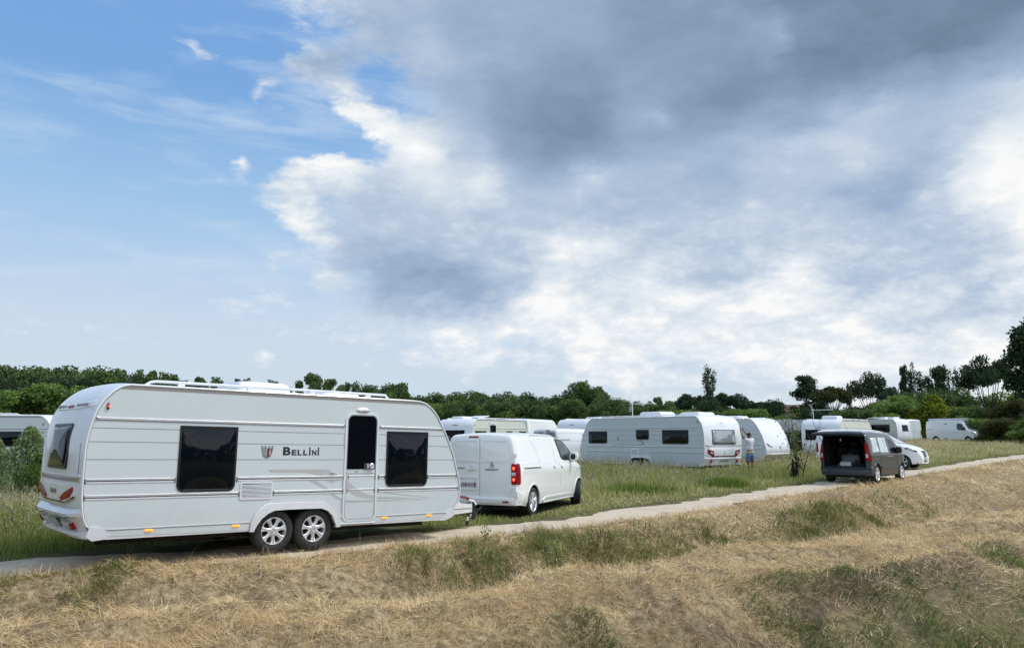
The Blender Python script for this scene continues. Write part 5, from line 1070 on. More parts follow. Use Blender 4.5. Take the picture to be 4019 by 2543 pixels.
    # meadow between the track and the vehicles
    x,y=wedge(430000,12,100,42,0,7); s=sdist(x,y); r=np.hypot(x,y); d=-s-1.5; keep=(d>(vn(x,y,.4,51)-.5)*.45)&clear(x,y); x,y,r,d=[a[keep] for a in (x,y,r,d)]; n=len(x)
    short=np.exp(-((x-3.0)/3.2)**2-((y-22)/4.2)**2)      # trodden strip beside the white van
    left=np.clip((-x-3)/3,0,1)
    H=(.05+np.clip(d/4.0,0,1)**1.2*.50)*(1-.75*short)*(.6+.8*vn(x,y,2.2,52)); H=np.where(left>.5,(.08+np.clip(d/2.0,0,1)*.55)*(.6+.7*vn(x,y,1.4,52)),H); H*=(.45+.75*rn.rand(n))
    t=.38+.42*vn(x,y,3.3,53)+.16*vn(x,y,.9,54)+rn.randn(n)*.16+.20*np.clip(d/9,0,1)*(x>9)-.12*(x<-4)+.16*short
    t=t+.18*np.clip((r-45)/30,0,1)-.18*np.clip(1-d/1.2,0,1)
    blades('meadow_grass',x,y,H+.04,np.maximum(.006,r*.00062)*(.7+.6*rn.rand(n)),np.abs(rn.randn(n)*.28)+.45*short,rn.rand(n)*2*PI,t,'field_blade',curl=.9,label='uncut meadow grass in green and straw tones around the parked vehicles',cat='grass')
    q=(d>1.2)&(rn.rand(n)<.26*(1-short))&(r<80)&(H>.18); xs,ys_,rs,hs=x[q],y[q],r[q],H[q]; m=len(xs)
    blades('seed_heads',xs,ys_,.07+.09*rn.rand(m),np.maximum(.010,rs*.0008),np.abs(rn.randn(m)*.4),rn.rand(m)*2*PI,.55+rn.randn(m)*.25,'seed_head',lift=hs*.98,curl=.8,label='pale feathery seed heads above the meadow grass',cat='grass')
    # two vivid green patches
    for (cx,cy,rx,ry,nn) in ((7.1,28.3,.8,1.0,1500),(3.9,26.0,1.3,.9,900),(-10.5,17.0,1.5,1.2,900)):
        a=rn.randn(nn)*.5; b=rn.randn(nn)*.5; xx,yy=cx+a*rx,cy+b*ry
        blades('vivid_grass',xx,yy,.15+.25*rn.rand(nn),.022,np.abs(rn.randn(nn)*.3),rn.rand(nn)*2*PI,rn.rand(nn),'bright_blade',label={7.1:'vivid yellow green grass patch in front of the man and the burnt stump',3.9:'smaller bright green grass patch right of the white towing van',-10.5:'bright green grass patch left of the near caravan tail'}[cx],cat='grass')
    # white flowered weeds left of the near caravan
    nn=2600; xx=-9.2+rn.randn(nn)*1.6; yy=15.8+rn.randn(nn)*1.6; ok=(sdist(xx,yy)<-2.1)&clear(xx,yy); xx,yy=xx[ok],yy[ok]; nn=len(xx)
    blades('white_weeds',xx,yy,.025+.02*rn.rand(nn),.02,1.2+rn.rand(nn),rn.rand(nn)*2*PI,.8+rn.rand(nn)*.2,'seed_head',lift=.3+.35*rn.rand(nn),label='white flowered weeds behind the tail of the near caravan',cat='weeds')
    # single long stalks by the track edge
    rr=np.random.RandomState(9); pts=[(-5.2,12.0),(-5.0,12.2),(-4.4,12.2),(-3.9,12.35),(-3.3,12.6),(-2.9,12.9),(-2.4,13.2),(-1.2,14.2),(1.0,16.6),(-6.4,11.1),(-6.6,11.0),(-4.7,12.1),(-2.0,13.6),(2.6,18.0)]
    xx=np.array([p[0]+rr.randn()*.1 for p in pts for _ in range(3)]); yy=np.array([p[1]+rr.randn()*.08 for p in pts for _ in range(3)]); nn=len(xx)
    blades('long_stalks',xx,yy,.25+.25*rr.rand(nn),.006,.5+.6*rr.rand(nn),rr.rand(nn)*2*PI,.5+.4*rr.rand(nn),'hay_green',curl=.6,label='single long grass stalks leaning over the track edge',cat='grass')
# ------------------------------------------------------------------ trees
def leaf_cloud(P,tint,size,seed,flat=.0):
    q=np.random.RandomState(seed); n=len(P); a=q.randn(n,3); a/=np.linalg.norm(a,axis=1)[:,None]; b=np.cross(a,q.randn(n,3)); b/=np.linalg.norm(b,axis=1)[:,None]
    s=size*(.6+.8*q.rand(n))[:,None]; V=np.empty((n,4,3)); V[:,0]=P-a*s*.5; V[:,1]=P+b*s*.32; V[:,2]=P+a*s*.5; V[:,3]=P-b*s*.32
    F=(np.arange(n)*4)[:,None]+np.arange(4)[None]; return V.reshape(-1,3),F,np.repeat(np.clip(tint,0,1),4)
def lobes_to_crown(lobes,nper,size,seed,fill=.62):
    q=np.random.RandomState(seed); P=[];T=[]
    for (c,r,k) in lobes:
        n=int(nper*k); d=q.randn(n,3); d/=np.linalg.norm(d,axis=1)[:,None]; rad=(fill+(1.1-fill)*q.rand(n)**.7); rv=np.array(r if hasattr(r,'__len__') else (r,r,r*.8))
        # clumps inside the lobe
        wob=1+.34*np.sin(d[:,0]*7+c[0]*3)*np.sin(d[:,1]*6+c[1]*5+c[2])*np.cos(d[:,2]*5)
        P.append(np.array(c)+d*rad[:,None]*rv*wob[:,None]); T.append(np.clip(q.rand()*.45+.1+q.rand(n)*.5,0,1))
    return leaf_cloud(np.concatenate(P),np.concatenate(T),size,seed+1)
PROTO={}
def tree_proto(kind,seed):
    key=(kind,seed)
    if key in PROTO: return PROTO[key]
    q=np.random.RandomState(seed*13+len(kind)); L=[]; tr=MB(); H=10.
    if kind=='oak':
        for k in range(34):
            t=q.rand()*2*PI; rad=3.6*math.sqrt(q.rand()); z=6.2+(q.rand()-.5)*5.6; f=math.sqrt(max(0,1-((z-6.2)/4.0)**2)); L.append(((rad*f*math.cos(t),rad*f*math.sin(t),z),1.0+q.rand()*.9,1))
        for k in range(9): t=q.rand()*2*PI; L.append(((3.0*math.cos(t),3.0*math.sin(t),2.2+q.rand()*1.2),1.3,.8))
        V=lobes_to_crown(L,430,.40,seed,.5); tr.tube([(0,0,0),(.1,0,2),(0,.1,4.5),(.2,.1,7)],[.32,.26,.18,.06],8)
        for k in range(6): t=k*1.05; tr.tube([(0,0,2.4+k*.3),(1.2*math.cos(t),1.2*math.sin(t),4.2+k*.3),(2.4*math.cos(t),2.4*math.sin(t),6)],[.14,.09,.03],6)
        lf='leaf_oak'
    elif kind=='openoak':
        for k in range(17):
            t=q.rand()*2*PI; z=5+q.rand()*4.6; f=math.sqrt(max(.1,1-((z-6.6)/3.6)**2)); rad=3.4*f*(.4+.6*q.rand()); L.append(((rad*math.cos(t),rad*math.sin(t),z),.7+q.rand()*.55,1)); tr.tube([(0,0,3),(rad*.5*math.cos(t),rad*.5*math.sin(t),z-1.6),(rad*math.cos(t),rad*math.sin(t),z)],[.10,.06,.025],5)
        for k in range(6): t=q.rand()*2*PI; L.append(((2.0*math.cos(t),2.0*math.sin(t),3.0+q.rand()),1.4,1))
        V=lobes_to_crown(L,270,.42,seed,.35); tr.tube([(0,0,0),(.1,0,2.5),(0,.1,5),(.1,0,7.5)],[.28,.22,.13,.04],8); lf='leaf_oak'
    elif kind=='stonepine':
        for k in range(34):
            t=q.rand()*2*PI; rad=4.3*math.sqrt(q.rand()); z=9.0-1.9*(rad/4.5)**2+q.rand()*.35; L.append(((rad*math.cos(t),rad*math.sin(t),z),(1.15,1.15,.62),1))
        V=lobes_to_crown(L,250,.38,seed,.5); tr.tube([(0,0,0),(.2,0,2.5),(.1,.1,4.6)],[.32,.27,.22],8)
        for k in range(9): t=k*.7; rr=2.2+q.rand()*1.2; tr.tube([(.1,.1,4.3),(rr*.45*math.cos(t),rr*.45*math.sin(t),6.2),(rr*math.cos(t),rr*math.sin(t),8.0)],[.15,.09,.04],5)
        lf='leaf_dark'
    elif kind=='domepine':
        for k in range(70):
            t=q.rand()*2*PI; z=1.6+7.8*q.rand(); f=math.sqrt(max(0,1-((z-2.5)/7.4)**2)); rad=5.0*f; L.append(((rad*math.cos(t),rad*math.sin(t),z),.95,1))
        for k in range(14): t=q.rand()*2*PI; L.append(((2.6*math.cos(t),2.6*math.sin(t),8.3+q.rand()*.4),1.0,1))
        V=lobes_to_crown(L,260,.38,seed,.6); tr.tube([(0,0,0),(.1,0,4),(0,0,8)],[.3,.22,.08],8); lf='leaf_dark'
    elif kind=='aleppo':
        for k in range(40):
            t=q.rand()*2*PI; z=1.4+q.rand()*8.0; f=1.15-((z-1.2)/9.6)**1.5; rad=3.1*f*(.35+.65*q.rand()); L.append(((rad*math.cos(t),rad*math.sin(t),z+.15*rad),(.95,.95,.48),1)); tr.tube([(.1,0,max(2,z-.9)),(rad*.8*math.cos(t),rad*.8*math.sin(t),z)],[.08,.03],5)
        V=lobes_to_crown(L,220,.30,seed,.4); tr.tube([(0,0,0),(.1,0,3),(.15,.1,6),(0,0,9.2)],[.28,.22,.14,.04],8); lf='leaf_dark'
    elif kind=='spread':
        for k in range(34):
            t=q.rand()*2*PI; rad=4.6*math.sqrt(q.rand()); z=5.2+4.2*math.sqrt(max(0,1-(rad/5.0)**2))*(.35+.65*q.rand()); L.append(((rad*math.cos(t),rad*math.sin(t),z),(1.2,1.2,.75),1))
        V=lobes_to_crown(L,230,.32,seed,.4); tr.tube([(0,0,0),(.1,0,1.5),(0,.1,2.6)],[.40,.34,.3],8)
        for k in range(9): t=k*.7+q.rand()*.3; rr=1.6+q.rand()*1.8; tr.tube([(0,0,1.8+.06*k),(rr*.5*math.cos(t),rr*.5*math.sin(t),4.0),(rr*math.cos(t),rr*math.sin(t),6.6)],[.15,.09,.04],5)
        lf='leaf_dark'
    elif kind=='poplar':
        for c in range(5):
            cx,cy=(q.rand(2)-.5)*1.5; top=8.2+q.rand()*1.6 if c else 9.8
            for k in range(11): z=2.6+(top-2.6)*k/10; L.append(((cx+(q.rand()-.5)*.6,cy+(q.rand()-.5)*.6,z),(.50,.50,.55),1))
            tr.tube([(0,0,.6),(cx*.8,cy*.8,3),(cx,cy,top-.3)],[.13,.08,.02],5)
        V=lobes_to_crown(L,50,.25,seed,.15); tr.tube([(0,0,0),(0,0,3)],[.22,.14],8); lf='leaf_dark'
    elif kind=='poplar_full':
        for k in range(60):
            z=1.0+8.6*q.rand(); f=(1-((z-4.4)/5.6)**2); t=q.rand()*2*PI; rad=1.25*math.sqrt(max(0,f))*(.5+.5*q.rand()); L.append(((rad*math.cos(t),rad*math.sin(t),z),(.55,.55,.62),1))
        V=lobes_to_crown(L,150,.24,seed,.4); tr.tube([(0,0,0),(0,0,9)],[.25,.05],8); lf='leaf_dark'
    elif kind=='cypress':
        for k in range(40): z=.6+9.0*q.rand(); f=max(.05,(1-(z-.6)/9.6))**.8; t=q.rand()*2*PI; L.append(((.45*f*math.cos(t),.45*f*math.sin(t),z),(.40*f+.1,.40*f+.1,.6),1))
        V=lobes_to_crown(L,90,.16,seed,.5); tr.tube([(0,0,0),(0,0,6)],[.15,.05],6); lf='leaf_dark'
    elif kind=='bamboo':
        n=6500; t=q.rand(n)*2*PI; z=.4+9.4*q.rand(n)**.8; rad=(2.0+.5*np.sin(z))*np.sqrt(np.clip(1-(z/10.2)**2.2,0,1))*np.sqrt(q.rand(n)); P=np.stack([rad*np.cos(t),rad*np.sin(t),z],1)+q.randn(n,3)*.25
        V=leaf_cloud(P,np.clip(.45*vn(P[:,0]*1.0+9,P[:,2],1.4,61)+.15+.45*q.rand(n),0,1),.40,seed)
        for k in range(14): t_=q.rand()*2*PI; rr=q.rand()*1.2; tr.tube([(rr*math.cos(t_),rr*math.sin(t_),0),(rr*1.2*math.cos(t_),rr*1.2*math.sin(t_),5),(rr*1.6*math.cos(t_),rr*1.6*math.sin(t_),9)],[.04,.03,.01],4)
        lf='leaf_bamboo'
    elif kind=='thicket':
        for k in range(34):
            t=q.rand()*2*PI; z=8.2*q.rand()**1.1; f=math.sqrt(max(.04,1-(z/9.4)**2)); rad=4.6*f*math.sqrt(q.rand()); L.append(((rad*math.cos(t),rad*math.sin(t),z+.7),1.35,1))
        V=lobes_to_crown(L,400,.38,seed,.5); tr.tube([(0,0,0),(.1,0,5)],[.25,.05],6); lf='leaf_mid'
    elif kind=='willow':
        n=9000; t=q.rand(n)*2*PI; z=.3+9.3*q.rand(n)**.85; w=np.interp(z,[0,2,4.5,7,9.6],[2.6,4.2,4.6,3.4,.6]); rad=w*np.sqrt(q.rand(n)); P=np.stack([rad*np.cos(t),rad*np.sin(t),z],1)
        keep=vn(P[:,0]*1.3+P[:,1]*.7+50,P[:,2]*1.2+P[:,1]*.5,1.1,62)>.42; P=P[keep]; n=len(P)
        # upright shoots
        for k in range(26): t_=q.rand()*2*PI; rr=q.rand()*3.6; h=6+3.8*q.rand()-rr*.5; m=80; u=q.rand(m); P=np.concatenate([P,np.stack([rr*math.cos(t_)*(.7+.4*u)+q.randn(m)*.16,rr*math.sin(t_)*(.7+.4*u)+q.randn(m)*.16,h*(.55+.5*u)],1)])
        n=len(P); V=leaf_cloud(P,np.clip(.35*vn(P[:,0]+30,P[:,2],1.6,63)+.5*q.rand(n),0,1),.34,seed)
        for k in range(12): t_=q.rand()*2*PI; rr=q.rand()*3; tr.tube([(0,0,0),(rr*.5*math.cos(t_),rr*.5*math.sin(t_),4),(rr*math.cos(t_),rr*math.sin(t_),8)],[.10,.06,.02],4)
        lf='leaf_willow'
    cm=fast_mesh('crown',V[0],V[1],[lf],{'tint':V[2]}); to=tr.build('trunk','bark_pale' if kind in('stonepine',) else 'bark'); tm=to.data; bpy.data.objects.remove(to)
    PROTO[key]=(cm,tm,lf,float(np.percentile(V[0][:,2],99.7)),float(np.percentile(np.abs(V[0][:,0]),98))); return PROTO[key]
def tree(name,kind,seed,x,y,h,wd,label,cat='tree',group=None,leaf=None,base=None,yaw=None,part='crown'):
    cm,tm,lf,pz,pw=tree_proto(kind,seed); wd=wd/pw
    z=(G1(x,y) if base is None else base)-.1; o=bpy.data.objects.new(name,None); COL.objects.link(o); o.location=(x,y,z); o.rotation_euler=(0,0,random.random()*6.28 if yaw is None else yaw); wd*=1.12 if kind in ('oak','thicket','domepine') else 1; o.scale=(wd,wd,(h+.1)/pz); tag(o,label,cat,group)
    if leaf and leaf!=lf:
        k=('m',cm.name,leaf)
        if k not in PROTO: c2=cm.copy(); c2.materials[0]=MAT[leaf]; PROTO[k]=c2
        cm=PROTO[k]
    for n_,me in ((part,cm),('trunk',tm)):
        c=bpy.data.objects.new(n_,me); COL.objects.link(c); c.parent=o
    return o
def haybush(name,label,x,y,h,seed,n=500,size=.035,leaf='leaf_mid',spread=.25,stems=7,cat='plant'):
    """slender young plant: thin stems with leaves set along them"""
    q=np.random.RandomState(seed); root=thing(name,label,cat,(x,y,float(gz(np.array([x]),np.array([y]))[0])-.02)); m=MB(); P=[]
    for k in range(stems):
        t=q.rand()*2*PI; r=spread*(.3+.7*q.rand()); hh=h*(.55+.45*q.rand()) if k else h; a=Vector((0,0,0)); b=Vector((r*.4*math.cos(t),r*.4*math.sin(t),hh*.5)); c=Vector((r*math.cos(t),r*math.sin(t),hh)); m.tube([a,b,c],[.004*h+.003,.003*h+.002,.002],5)
        for i in range(n//stems):
            u=.25+.75*q.rand(); p=(b*(1-(u-.5)*2)+c*(u-.5)*2) if u>.5 else b*(u*2); P.append(np.array(p)+q.randn(3)*spread*.28*np.array([1,1,.6]))
    m.build('stem','bark',root); P=np.array(P); V=leaf_cloud(P,q.rand(len(P)),size,seed); me=fast_mesh('foliage',V[0],V[1],[leaf],{'tint':V[2]}); o=bpy.data.objects.new('foliage',me); COL.objects.link(o); o.parent=root
    return root
# ------------------------------------------------------------------ person
def skin(name,nodes,edges,mats,parent,sub=1,root=0):
    me=bpy.data.meshes.new(name); me.from_pydata([n[0] for n in nodes],edges,[]); o=bpy.data.objects.new(name,me); COL.objects.link(o); o.modifiers.new('s','SKIN')
    for v,n in zip(me.skin_vertices[0].data,nodes): r=n[1]; v.radius=(r,r) if not hasattr(r,'__len__') else r
    me.skin_vertices[0].data[root].use_root=True
    s=o.modifiers.new('u','SUBSURF'); s.levels=sub; s.render_levels=sub
    dg=bpy.context.evaluated_depsgraph_get(); m2=bpy.data.meshes.new_from_object(o.evaluated_get(dg)); bpy.data.objects.remove(o)
    for m in mats: m2.materials.append(MAT[m])
    for p in m2.polygons: p.use_smooth=True
    o=bpy.data.objects.new(name,m2); COL.objects.link(o); o.parent=parent; return o
def person(loc,yaw):
    root=thing('person','man in white T-shirt and blue patterned shorts reaching up to the caravan corner','person',loc,yaw)
    N=[];E=[]
    def add(p,r,par=None): N.append((p,r)); i=len(N)-1; (E.append((par,i)) if par is not None else None); return i
    pel=add((0,0,.92),(.145,.12)); wa=add((.02,0,1.05),(.135,.115),pel); ch=add((-.01,0,1.28),(.15,.125),wa); up=add((0,0,1.42),(.12,.09),ch); nk=add((.02,0,1.50),.058,up); nk2=add((.03,0,1.54),.056,nk)
    h1=add((.03,0,1.575),(.072,.075),nk2); h2=add((.035,0,1.64),(.078,.088),h1); h3=add((.02,0,1.69),(.06,.07),h2)
    for s in (-1,1):
        hp=add((0,s*.09,.86),.10,pel); th_=add((.0,s*.12,.68),.085,hp); kn=add((.02,s*.13,.48),.058,th_); cf=add((-.01,s*.13,.33),.055,kn); an=add((-.02,s*.13,.09),.036,cf); ft=add((.06,s*.14,.04),.038,an); to=add((.15,s*.15,.03),.03,ft)
        sh=add((0,s*.19,1.42),.062,up); tz=1.60 if s<0 else 1.58; el=add((.20,s*.17,tz),.046,sh); fa=add((.30,s*.13,tz+.12),.040,el); wr=add((.385,s*.09,tz+.23),.027,fa); pm=add((.41,s*.075,tz+.29),(.038,.018),wr)
        for k,(dy,l) in enumerate(((-.028,.055),(-.010,.066),(.010,.064),(.027,.050))):
            a=add((.415,s*.07+dy,tz+.325),.0105,pm); b=add((.425,s*.07+dy*1.1,tz+.325+l*.6),.0095,a); add((.44,s*.07+dy*1.1,tz+.325+l),.008,b)
        a=add((.425,s*.07-s*.035,tz+.28),.011,wr); add((.45,s*.07-s*.045,tz+.315),.009,a)
    skin('body',N,E,['skin'],root,1)
    # face: nose, brow, lips, ears on the head, looking up along the arms
    b=MB(); b.tube([(.105,0,1.66),(.128,0,1.63),(.105,0,1.618)],[.010,.016,.010],6); b.tube([(.098,-.025,1.595),(.106,0,1.597),(.098,.025,1.595)],.008,5)
    for s in (-1,1): b.tube([(.02,s*.083,1.66),(.005,s*.094,1.645),(.015,s*.083,1.62)],.012,5)
    b.build('face','skin',root)
    b=MB()
    for s in (-1,1): b.tube([(.100,s*.022,1.655),(.103,s*.034,1.655),(.098,s*.044,1.655)],.007,5)
    for s in (-1,1): b.tube([(.100,s*.016,1.675),(.103,s*.034,1.68),(.092,s*.05,1.672)],.006,5)
    b.build('eyes','hair',root)
    G=[]
    for i in range(9):
        a=i/8*PI*.62
        G.append([(.012+.092*math.sin(a)*math.cos(t)*(1 if math.cos(t)<0 else .78),.088*math.sin(a)*math.sin(t),1.668+.088*math.cos(a)-(.02 if math.cos(t)<0 else -.02)*math.sin(a)) for t in np.linspace(0,2*PI,21)])
    b=MB(); b.grid(G); b.build('hair','hair',root)
    S_=[((0,0,.97),(.165,.135)),((.02,0,1.08),(.16,.135)),((-.01,0,1.28),(.172,.145)),((0,0,1.43),(.13,.10)),((0,0,1.47),.07),((0,-.20,1.43),.082),((.09,-.19,1.50),.075),((0,.20,1.43),.082),((.09,.19,1.50),.075)]
    skin('shirt',S_,[(0,1),(1,2),(2,3),(3,4),(3,5),(5,6),(3,7),(7,8)],['shirt'],root,2)
    b=MB(); b.lathe([(.150,0),(.163,.0),(.168,.035),(.160,.065),(.150,.065)],(0,0,.905),'z',24); b.build('waistband','waist',root)
    S_=[((0,0,.93),(.16,.135)),((0,0,.84),(.165,.14)),((0,-.095,.76),.12),((.01,-.12,.60),.105),((.02,-.125,.53),.10),((0,.095,.76),.12),((.01,.12,.60),.105),((.02,.125,.53),.10)]
    skin('shorts',S_,[(0,1),(1,2),(2,3),(3,4),(1,5),(5,6),(6,7)],['shorts'],root,2)
    for s in (-1,1):
        b=MB(); b.box(-.09,.19,s*.14-.048,s*.14+.048,.0,.075,0,.03); b.build('shoe','shoe',root)
    return root
# ------------------------------------------------------------------ the vehicles
RL=[(-3.0,.80,1.970,False),(1.476,2.80,1.970,False),(-3.085,-1.885,1.127,True),(-.995,.828,1.127,True),(.893,1.425,1.127,True),(1.48,1.62,1.127,True),(2.497,3.148,1.127,True),
    (-3.078,-.93,.907,True),(-.40,.826,.907,True),(.883,1.42,.907,True),(1.478,3.19,.907,True)]
nc,SRn,SFn=caravan('caravan','large white twin axle caravan nearest the camera, hitched to a white van','',(0),0) if 0 else caravan('caravan','large white twin axle caravan in the foreground, hitched to the white van',
    (-4.199,14.002,.08),R(41.003),R(-1.056),windows=[(-1.872,-1.012,.955,1.903),(1.627,2.489,.96,1.902)],door=.822,vents=[(-.927,-.413,.82,1.088)],rails=RL,back='full',
    roof=[('rails',-2.22,1.56),('hatch',-.80,.12,-.6,.4,.17),('hatch',.75,1.5,-.5,.4,.10),('pole',.2,-.5,.22)],
    marks=[('amber',-2.204,.445),('amber',-.956,.442),('amber',1.637,.446),('amber',2.556,.447),('red',-2.867,2.139),('shield',-.53,1.535),('hook',.62,1.205),('hook',1.06,1.235)],hitch=True)
Fs=lambda x,z,e:(x,-1.2-e,z)
# name on the side
SM=Matrix.Translation((0,-1.2045,0))@Matrix.Rotation(PI/2,4,'X')
def side_text(s,x,z,size,sx=1.0): return text('name_lettering',s,size,'plate_ink',nc,Matrix.Translation((x,-1.2055,z))@Matrix.Rotation(PI/2,4,'X'),extrude=.003,sx=sx,bold=.0035)
for ch_,x0_,x1_,h_ in (('B',-.266,-.140,.126),('E',-.119,-.040,.084),('L',-.020,.052,.084),('L',.078,.150,.084),('i',.178,.204,.128),('N',.232,.306,.084),('i',.328,.354,.128)):
    t_=side_text(ch_,0,0,.12); co=[v.co.copy() for v in t_.data.vertices]; ax,bx=min(c.x for c in co),max(c.x for c in co); az_,bz=min(c.z for c in co),max(c.z for c in co)
    for v in t_.data.vertices: v.co.x=x0_+(v.co.x-ax)/(bx-ax)*(x1_-x0_); v.co.z=1.487+(v.co.z-az_)/(bz-az_)*h_
m=MB(); m.plate([(-.515,1.263),(0,1.262),(.20,1.266),(.471,1.264),(.58,1.24),(.679,1.19),(.75,1.11),(.82,1.02)],Fs,.0052,.003) if 0 else None
def ribbon(top,bot,name='stripe_decal'):
    m=MB(); n=len(top); vs=[Fs(x,z,.0052) for x,z in top]+[Fs(x,z,.0052) for x,z in bot]; m.add(vs,[(i,i+1,n+i+1,n+i) for i in range(n-1)]); return m.build(name,'decal',nc,smooth=False)
ribbon([(-.515,1.263),(-.2,1.262),(.1,1.262),(.40,1.265),(.55,1.25),(.68,1.19),(.80,1.10)],[(-.45,1.222),(-.2,1.218),(.05,1.216),(.2,1.205),(.33,1.17),(.45,1.11),(.60,1.04)])
ribbon([(.56,1.10),(.68,1.12),(.79,1.08)],[(.46,1.09),(.60,.99),(.72,.93)]) if 0 else None
ribbon([(.12,1.117),(.25,1.06),(.4,.99),(.55,.90),(.68,.80),(.80,.755)],[(.32,1.095),(.42,1.03),(.53,.965),(.64,.885),(.75,.81),(.815,.775)])
Fd=lambda x,z,e:(x,-1.2-.0065-e,z)
def ribbon2(top,bot):
    m=MB(); n=len(top); vs=[Fd(x,z,.0052) for x,z in top]+[Fd(x,z,.0052) for x,z in bot]; m.add(vs,[(i,i+1,n+i+1,n+i) for i in range(n-1)]); return m.build('stripe_decal','decal',nc,smooth=False)
ribbon2([(.87,1.10),(.98,1.0),(1.10,.93),(1.25,.85),(1.41,.815)],[(.87,.955),(.93,.89),(1.05,.83),(1.2,.79),(1.41,.775)])
ribbon2([(.87,.765),(1.0,.755),(1.2,.752),(1.41,.752)],[(.87,.728),(1.0,.718),(1.2,.718),(1.41,.720)])
ribbon([(1.47,.80),(1.8,.785),(2.1,.76),(2.52,.715)],[(1.47,.765),(1.8,.755),(2.1,.738),(2.52,.712)]); ribbon([(1.47,.748),(1.7,.742),(2.05,.722)],[(1.47,.722),(1.7,.722),(2.05,.718)]); ribbon([(1.6,.875),(2.0,.83),(2.7,.735)],[(1.6,.855),(2.0,.812),(2.7,.731)])
ribbon([(1.0-.55,1.12),(.6,1.11),(.80,1.09)],[(.62,.99),(.72,.95),(.80,.935)]) if 0 else None
van=expert('panel_van','white panel van with a lit red tail lamp towing the foreground caravan',(-.719,19.043,.022),R(66.5),R(.3),steer=R(27))
RM=[(-3.5,3.95,1.99,False),(-3.6,3.5,1.14,True),(-3.6,-.55,.91,True),(.35,3.6,.91,True)]
# middle caravan: rear end looks right, its left flank to the camera
mc,_,_=caravan('caravan','long grey sided caravan in the meadow, broad rear window, man at its rear corner',
    (8.984+3.75*math.cos(R(126.6)),34.874+3.75*math.sin(R(126.6)),.28),R(126.6),xr=-3.70,xf=4.10,side=1,panel='alu_grey',band=False,
    windows=[(-2.85,-1.35,1.27,1.88),(-.55,.25,1.45,1.90),(2.15,3.45,1.27,1.85)],vents=[],rails=RM,back='wide',
    roof=[('rails',-2.6,3.4),('ac',-1.0,.35,-.1,.9,.22),('hatch',-3.0,-1.9,-.4,.7,.16),('mast',1.15,.5,.75,R(-150))],
    marks=[('amber_off',-3.3,.42),('amber_off',3.5,.45),('red_off',-3.35,2.2),('shield',1.45,1.52),('hatch',2.6,.75),('hatch',2.35,.75),('hatch',3.7,.82)])
m=MB(); Fm=lambda x,z,e:(x,1.2+e,z); m.plate(rrect(.1,.62,.72,1.06,.03),Fm,.012,0,0); m.plate(rrect(.15,.57,.77,1.01,.02),Fm,.014,.005,1); m.plate(rrect(.25,.38,.66,.70,.01),Fm,.02,0,2); m.build('vent_grille',['gel_white','alu_grey','lamp_dark'],mc)
def rb(o,top,bot,mt):
    m=MB(); n=len(top); vs=[Fm(x,z,.0052) for x,z in top]+[Fm(x,z,.0052) for x,z in bot]; m.add(vs,[(i,i+1,n+i+1,n+i) for i in range(n-1)]); m.build('stripe_decal',mt,o,smooth=False)
rb(mc,[(-.3,1.44),(.1,1.38),(.5,1.28),(1.1,1.20),(2.4,1.17)],[(.1,1.40),(.35,1.30),(.7,1.22),(1.2,1.18),(2.4,1.165)],'decal_grey'); rb(mc,[(-.1,1.42),(-.3,1.32),(-.2,1.22),(.6,1.18)],[(.15,1.42),(-.1,1.32),(.0,1.25),(.6,1.2)],'decal_grey')
rb(mc,[(.35,1.55),(.9,1.32),(1.6,1.22)],[(.42,1.51),(.95,1.29),(1.6,1.2)],'decal_grey')
a=R(-46.5); c2,_,_=caravan('caravan','white caravan behind the man, its blank front shell facing right',(9.838+3.4*math.cos(a)-.9,51.607+3.4*math.sin(a)-4.5,.34),a,xr=-3.4,xf=3.4,side=-1,panel='alu_grey',band=False,
    windows=[(.2,1.4,1.27,1.85)],rails=[(-3.2,2.3,1.97,False),(-3.3,3.1,1.127,True),(-3.3,3.2,.907,True)],back='small',front='nose',roof=[('rails',-2.2,2.0),('hatch',.6,1.5,-.5,.5,.14)],wheels='seven')
lc,_,_=caravan('caravan','caravan cut off by the left edge of the photo behind a grey green bush',(-17.519-3.2,32.129-.35,.2),R(186.7),xr=-3.3,xf=3.3,side=1,windows=[(-2.2,-.0,1.3,1.86),(.4,1.5,1.3,1.86)],rails=[(-3.1,3.0,1.97,False),(-3.2,3.0,1.127,True),(-3.2,3.0,.907,True)],
    back='far',roof=[('rails',-1.9,2.4),('hatch',.0,.8,-.4,.4,.1)],marks=[('red_off',-2.95,2.13)])
a=R(184); lw,_,_=caravan('caravan','distant white caravan roof glimpsed between left bush and foreground caravan tail',(-30.0,54.0,G1(-30,54)),a,xr=-3.3,xf=3.3,side=1,panel='alu_cream',windows=[(-2,-.6,1.3,1.86)],rails=[(-3.1,3.0,1.97,False)],back='far')
a=R(55); q1,_,_=caravan('caravan','cream sided caravan with tall door window, above the towing van roof',(-3.896+2.85*math.cos(a)+.75,53.458+2.85*math.sin(a)-8.6,.36),a,xr=-2.85,xf=2.85,side=-1,panel='alu_cream',band=True,
    windows=[(-2.55,-1.55,1.40,1.82),(.35,.95,1.52,1.82),(1.65,2.35,1.52,1.82)],door=-1.25,rails=[(-2.75,-1.3,1.97,False),(-.55,2.45,1.97,False)],back='far',
    roof=[('rails',-2.0,1.9),('ac',-2.4,-1.5,-.2,.6,.14),('tilt',-1.3,-.3,-.5,.5,.1)],marks=[('red_off',-2.6,2.13)])
a=R(59.3); tv,_=big_van('high_roof_van','tall high roof white van behind the towing van, rear doors bluish',(.327,57.912-.0,.5),a,L=5.9,H=2.62,W=2.02,kind='tall')
